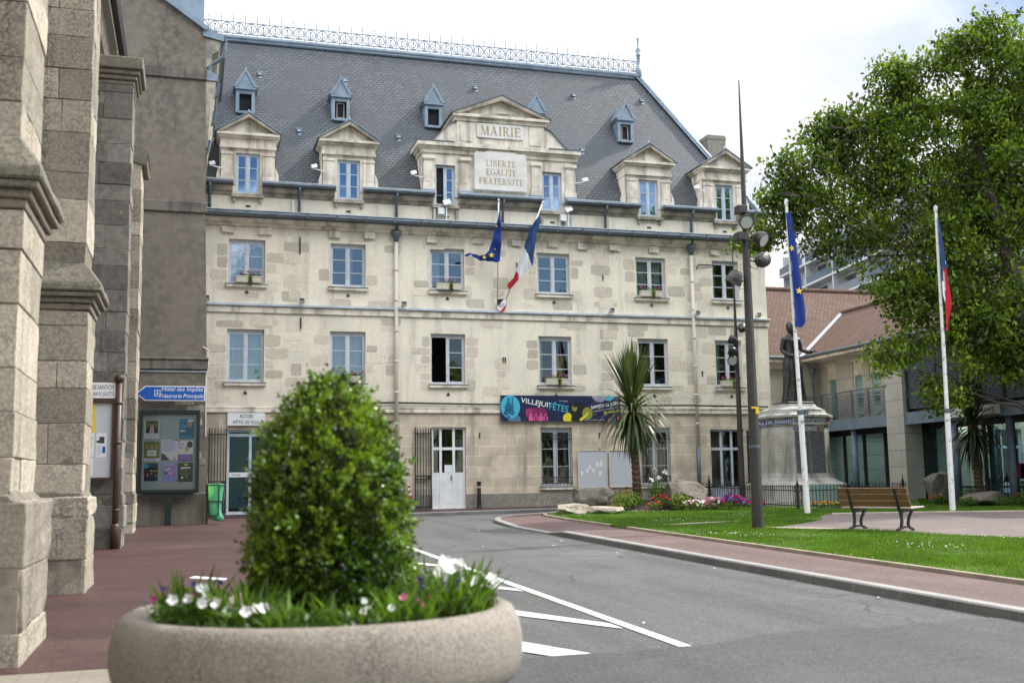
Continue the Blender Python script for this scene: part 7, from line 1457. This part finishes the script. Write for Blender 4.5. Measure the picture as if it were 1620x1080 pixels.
for li, (lx, ly, lz, lr) in enumerate(LOBES):
    c = Vector((lx, ly, lz)); j = min(joints[1:], key=lambda q: (q-c).length+abs(q.z-(lz-2.0))*.8); mid = j.lerp(c, .5)+Vector((rt_.uniform(-.6, .6), rt_.uniform(.2, 1.2), rt_.uniform(-.9, .9))); r0 = .03+.02*lr
    q1 = j.lerp(mid, .5)+Vector((rt_.uniform(-.3, .3), rt_.uniform(.0, .5), rt_.uniform(.1, .7))); q2 = mid.lerp(c, .55)+Vector((rt_.uniform(-.3, .3), rt_.uniform(-.2, .3), rt_.uniform(-.1, .45)))
    m.tube([j, j.lerp(q1, .5)+Vector((0, 0, .2)), q1, q1.lerp(mid, .5), mid, q2, c], [r0*1.2, r0, r0*.85, r0*.7, r0*.55, r0*.4, .015], 6)
    ns = int(19*lr**2)+7
    for k in range(ns):
        v = Vector((rt_.gauss(0, 1), rt_.gauss(0, 1), rt_.gauss(0, 1))).normalized()*(lr*(0.35+0.72*rt_.random()**.6)); v.z *= .95; p = c+v; dep = p.x*.2799+p.y*.96+40.0; p += Vector((.28, .96, 0))*(max(0, 33.1-dep)+.4*rt_.random()*(dep < 33.1)); 
        if p.x > 14.7 and p.z < 6.5+max(0, p.x-15)*.62: continue
        subs.append((p, c))
        if k % 4 == 0: m.tube([c.lerp(p, .25)+Vector((rt_.uniform(-.2, .2), 0, rt_.uniform(-.2, .1))), c.lerp(p, .5)+Vector((0, 0, .08)), p], [.022, .014, .006], 4)
m.build('branches', 'bark', TR)
P_ = np.array([tuple(s[0]) for s in subs]); nl = 80; nS = len(P_); c = np.repeat(P_, nl, 0); sp = rng.normal(size=(nS*nl, 3))*np.array([.24, .24, .19]); c = c+sp
base_t = np.repeat(rng.uniform(.0, 1.0, nS), nl)+rng.uniform(-.2, .25, nS*nl)
d = rng.normal(size=c.shape)*.75; d[:, 2] -= .75; d /= np.linalg.norm(d, axis=1)[:, None]; e = np.cross(d, rng.normal(size=c.shape)); e /= np.linalg.norm(e, axis=1)[:, None]; s = rng.uniform(.10, .21, len(c))[:, None]
nrm = np.cross(d, e); fold = nrm*s*.06
co = np.stack([c-d*s*.5, c+e*s*.27+fold, c+d*s*.5, c-e*s*.27+fold], 1).reshape(-1, 3)-np.array(TB)
o = raw_mesh('crown', co, 4, 'tree_leaf', np.clip(base_t, 0, 1)); o.parent = TR
# trees behind the viewer, seen only mirrored in the windows and as soft shade
for x, y, a in ((-34, -84, .4), (-18, -88, 2.0), (0, -86, 3.7), (16, -80, 5.0), (33, -84, 1.2), (48, -70, 2.7)):
    c_ = copy_tree(TR, (x, y, gz(x, y))); c_.rotation_euler = (0, 0, a); c_['label'] = 'leafy tree of the street behind the viewer'; c_['group'] = 'street trees behind the viewer'

# ================================================================== PLANTER WITH CLIPPED BOXWOOD
PX, PY, PU = -9.40, -33.3, .085; pz = gz(PX, PY)
prof = [(0.0, .08), (.80, .08), (.815, .13), (.85, .165), (.895, .175), (.935, .155), (.965, .10), (.98, .02), (.98, -.06), (.965, -.12), (.935, -.16), (.885, -.185), (.86, -.195), (.86, -.21), (.885, -.225), (.89, -.25), (.87, -.4), (.80, -.62), (.74, pz)]
prof = [(r_*.975, z_+PU*(z_ > -.5)) for r_, z_ in prof]; m = MB(); m.lathe(prof, 96, (PX, PY, 0)); single(m, 'concrete_planter', 'concrete', 'big round exposed-aggregate concrete planter in the foreground', 'planter', smooth=True)
m = MB(); m.lathe([(0, .125), (.5, .12), (.79, .095), (.79, .09)], 48, (PX, PY, PU)); single(m, 'planter_soil', 'soil', 'dark earth filling the round concrete planter', 'soil')
BXC = Vector((PX+.035, PY+.02, .19)); BO = thing('clipped_boxwood', 'tall domed clipped boxwood bush growing in the round planter', 'shrub', BXC)
PR = [(.19, .29), (.25, .315), (.35, .335), (.55, .345), (.75, .335), (.92, .305), (1.03, .275), (1.12, .23), (1.20, .18), (1.27, .125), (1.32, .065), (1.345, .0)]
pzv = np.array([q[0] for q in PR]); prv = np.array([q[1] for q in PR])
m = MB(); m.lathe([(max(r-.09, .001), z-.03) for z, r in PR], 40, (BXC.x, BXC.y, 0)); m.build('inner_core', mat('dark_core', (.018, .028, .008), .9, (.03, .035, .012), 20, bump=.8), BO, smooth=True)  # solid dark core stands in for the shaded inside of the bush
def boxleaves(n, rad_lo, rad_hi, size):
    z = rng.uniform(.19, 1.345, n*3); r = np.interp(z, pzv, prv); keep = rng.uniform(0, .42, n*3) < r+.05; z, r = z[keep][:n], r[keep][:n]; n = len(z); a = rng.uniform(0, 6.283, n)
    lump = 1+.05*np.sin(a*4+z*7)+.045*np.sin(a*9-z*13)+.035*np.sin(a*17+z*29)
    # tufts: snap to sprig centres so gaps and clumps show
    q = r*lump*rng.uniform(rad_lo, rad_hi, n); p = np.stack([BXC.x+q*np.cos(a), BXC.y+q*np.sin(a), z+rng.normal(0, .012, n)], 1)
    out = np.stack([np.cos(a), np.sin(a), .35+.9*np.clip((z-.9)/.5, 0, 1)], 1); return p, out
def leafquads(p, out, size, asp=.55, jitter=.8, upb=.3):
    n = len(p); d = out+rng.normal(size=(n, 3))*jitter; d[:, 2] += upb; d /= np.linalg.norm(d, axis=1)[:, None]; e = np.cross(d, rng.normal(size=(n, 3))); e /= np.linalg.norm(e, axis=1)[:, None]; s = rng.uniform(.7, 1.25, n)[:, None]*size; nn = np.cross(d, e)
    return np.stack([p, p+d*s*.55+e*s*asp*.5+nn*s*.08, p+d*s, p+d*s*.55-e*s*asp*.5+nn*s*.08], 1).reshape(-1, 3)
sp_p, sp_o = boxleaves(1900, .86, 1.08, .02); k_ = 18; pc = np.repeat(sp_p, k_, 0); oc = np.repeat(sp_o, k_, 0); tt = rng.uniform(-.025, .055, len(pc))[:, None]
on = oc/np.linalg.norm(oc, axis=1)[:, None]; bend = np.repeat(rng.normal(size=(len(sp_p), 3))*.35, k_, 0); pc = pc+(on+bend)*tt*.9+rng.normal(size=pc.shape)*.010
co = leafquads(pc, on+bend, .0245, .6, .75); ti = np.clip(np.repeat(rng.uniform(.0, 1.0, len(sp_p))**1.3, k_)+rng.uniform(-.2, .3, len(pc)), 0, 1)
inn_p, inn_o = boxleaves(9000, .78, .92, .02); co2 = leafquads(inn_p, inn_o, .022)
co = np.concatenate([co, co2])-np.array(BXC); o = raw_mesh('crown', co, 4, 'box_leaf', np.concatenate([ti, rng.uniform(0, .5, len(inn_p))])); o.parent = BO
sel = sp_p[(sp_p[:, 2]+rng.normal(0, .25, len(sp_p))) > .95][:520]; so = np.tile([0, 0, 1.], (len(sel), 1)); pc = np.repeat(sel+np.array([0, 0, .012]), 5, 0)+rng.normal(size=(len(sel)*5, 3))*.009
o = raw_mesh('young_shoots', leafquads(pc, np.repeat(so, 5, 0), .02)-np.array(BXC), 4, 'box_new', rng.uniform(0, 1, len(pc))); o.parent = BO
# bedding round the bush
def blade_tuft(t, n, r, h, m_, w=.009):
    co = []; 
    for k in range(n):
        a = random.uniform(0, 6.28); q = random.uniform(0, 1)**.5*r; p = Vector((q*math.cos(a), q*math.sin(a), 0)); d = Vector((math.cos(a)*.35+random.gauss(0, .25), math.sin(a)*.35+random.gauss(0, .25), 1)).normalized(); s_ = d.cross(Vector((random.gauss(0, 1), random.gauss(0, 1), 0))).normalized()*w*random.uniform(.7, 1.4); L_ = h*random.uniform(.6, 1.15); q1 = p+d*L_*.55; q2 = p+(d*L_)+Vector((d.x, d.y, -.2))*L_*.25
        co += [p-s_*.6, p+s_*.6, q1+s_, q1-s_, q1-s_, q1+s_, q2+s_*.1, q2-s_*.1]
    o = raw_mesh('leaves', np.array([tuple(c) for c in co]), 4, m_, rng.uniform(0, 1, len(co)//4)); o.parent = t
def petunia(t, spots, r, m_):
    co = []; 
    for x, y, z in spots:
        n_ = Vector((random.gauss(0, .4), -1+random.gauss(0, .4), .7)).normalized(); u = n_.orthogonal().normalized(); v = n_.cross(u)
        for k in range(5):
            a0, a1 = 2*math.pi*k/5, 2*math.pi*(k+.96)/5; am = (a0+a1)/2; c0 = Vector((x, y, z)); P = lambda a, rr, hh: c0+(u*math.cos(a)+v*math.sin(a))*rr+n_*hh
            co += [P(am, .0, -.01), P(a0, r*.9, .004), P(am, r*1.08, .012+random.uniform(-.006, .006)), P(a1, r*.9, .004)]
    o = raw_mesh('blossoms', np.array([tuple(c) for c in co]), 4, m_, rng.uniform(0, 1, len(co)//4)); o.parent = t
def bed(kind, label, ang, rad, **k):
    x, y = PX+rad*math.cos(R_(ang)), PY+rad*math.sin(R_(ang)); t = thing('bedding_plant', label, 'plant', (x, y, .20), 'bedding plants in the concrete planter')
    R0 = k.get('r', .12); hh = k.get('h', .1)*1.35
    if kind != 'iris': c = leaf_cloud(k.get('n', 420), ellip((0, 0, hh*.4), (R0, R0, hh*.6)), .03, .5, .4); o = raw_mesh('foliage', c, 4, 'green', rng.uniform(0, 1, len(c)//4)); o.parent = t
    if kind in ('iris', 'mix'): blade_tuft(t, k.get('nb', 46), R0*.8, hh*1.6, 'green' if k.get('dk') else 'grass')
    if 'pet' in k:
        rr = k.get('pr', .032); petunia(t, [(random.uniform(-R0, R0), random.uniform(-R0, R0*.5), hh*random.uniform(.75, 1.15)) for _ in range(k.get('np', 5))], rr, k['pet'])
    if 'spike' in k:
        m = MB()
        for _ in range(9):
            x_, y_ = random.uniform(-R0, R0), random.uniform(-R0, R0); m.tube([(x+x_, y+y_, .20), (x+x_*1.2, y+y_, .20+hh*1.3)], .0025, 4)
        m.build('stem', 'bark', t); c = np.concatenate([leaf_cloud(26, ellip((random.uniform(-R0, R0)*1.1, random.uniform(-R0, R0), hh*random.uniform(.9, 1.4)), (.014, .014, .04)), .018, .8) for _ in range(5)]); o = raw_mesh('blossoms', c, 4, k['spike'], rng.uniform(0, 1, len(c)//4)); o.parent = t
    return t
bed('pet', 'white petunia at the left rim of the planter', 205, .70, pet='petal_white', np=6, pr=.024, r=.12, h=.12)
bed('pet', 'white petunia just right of the leftmost one on the planter rim', 232, .70, pet='petal_white', np=5, pr=.024, r=.12, h=.1)
bed('iris', 'tuft of long bright green leaves left of the boxwood foot', 225, .52, r=.15, h=.11, nb=80)
bed('mix', 'leafy plant behind the left white petunias', 185, .66, r=.14, h=.10, nb=30, pet='petal_magenta', np=2, pr=.015)
bed('mix', 'low green plant at the front rim left of centre', 255, .66, r=.16, h=.085, nb=50, dk=1)
bed('mix', 'low green plant with small white daisies at the front rim centre', 275, .64, r=.16, h=.085, nb=36, pet='petal_white', np=4, pr=.016)
bed('iris', 'tuft of long leaves at the front rim right of centre', 296, .66, r=.12, h=.09, nb=50)
bed('mix', 'small plant with pink daisies right of the front centre', 303, .60, r=.13, h=.085, pet='petal_pink', np=4, pr=.022, nb=20)
bed('mix', 'plant with violet flower spikes right of the boxwood foot', 318, .60, r=.12, h=.12, spike='petal_violet', nb=20)
bed('mix', 'leafy green plant at the right front rim', 325, .68, r=.15, h=.11, nb=50)
bed('pet', 'large white petunia standing tallest right of the boxwood', 352, .55, pet='petal_white', np=5, pr=.042, r=.13, h=.17)
bed('mix', 'leafy green plant filling the right of the planter', 340, .62, r=.17, h=.13, nb=60)
bed('pet', 'white petunia at the far right rim of the planter', 345, .76, pet='petal_white', np=6, pr=.034, r=.08, h=.12)
bed('mix', 'leafy plant along the right rim behind the white petunias', 5, .72, r=.15, h=.12, nb=40)
bed('mix', 'low leaves at the back rim behind the boxwood on the left', 150, .66, r=.18, h=.11, nb=30, pet='petal_violet', np=3, pr=.016)
bed('mix', 'low leaves at the back rim behind the boxwood on the right', 40, .66, r=.18, h=.11, nb=30)
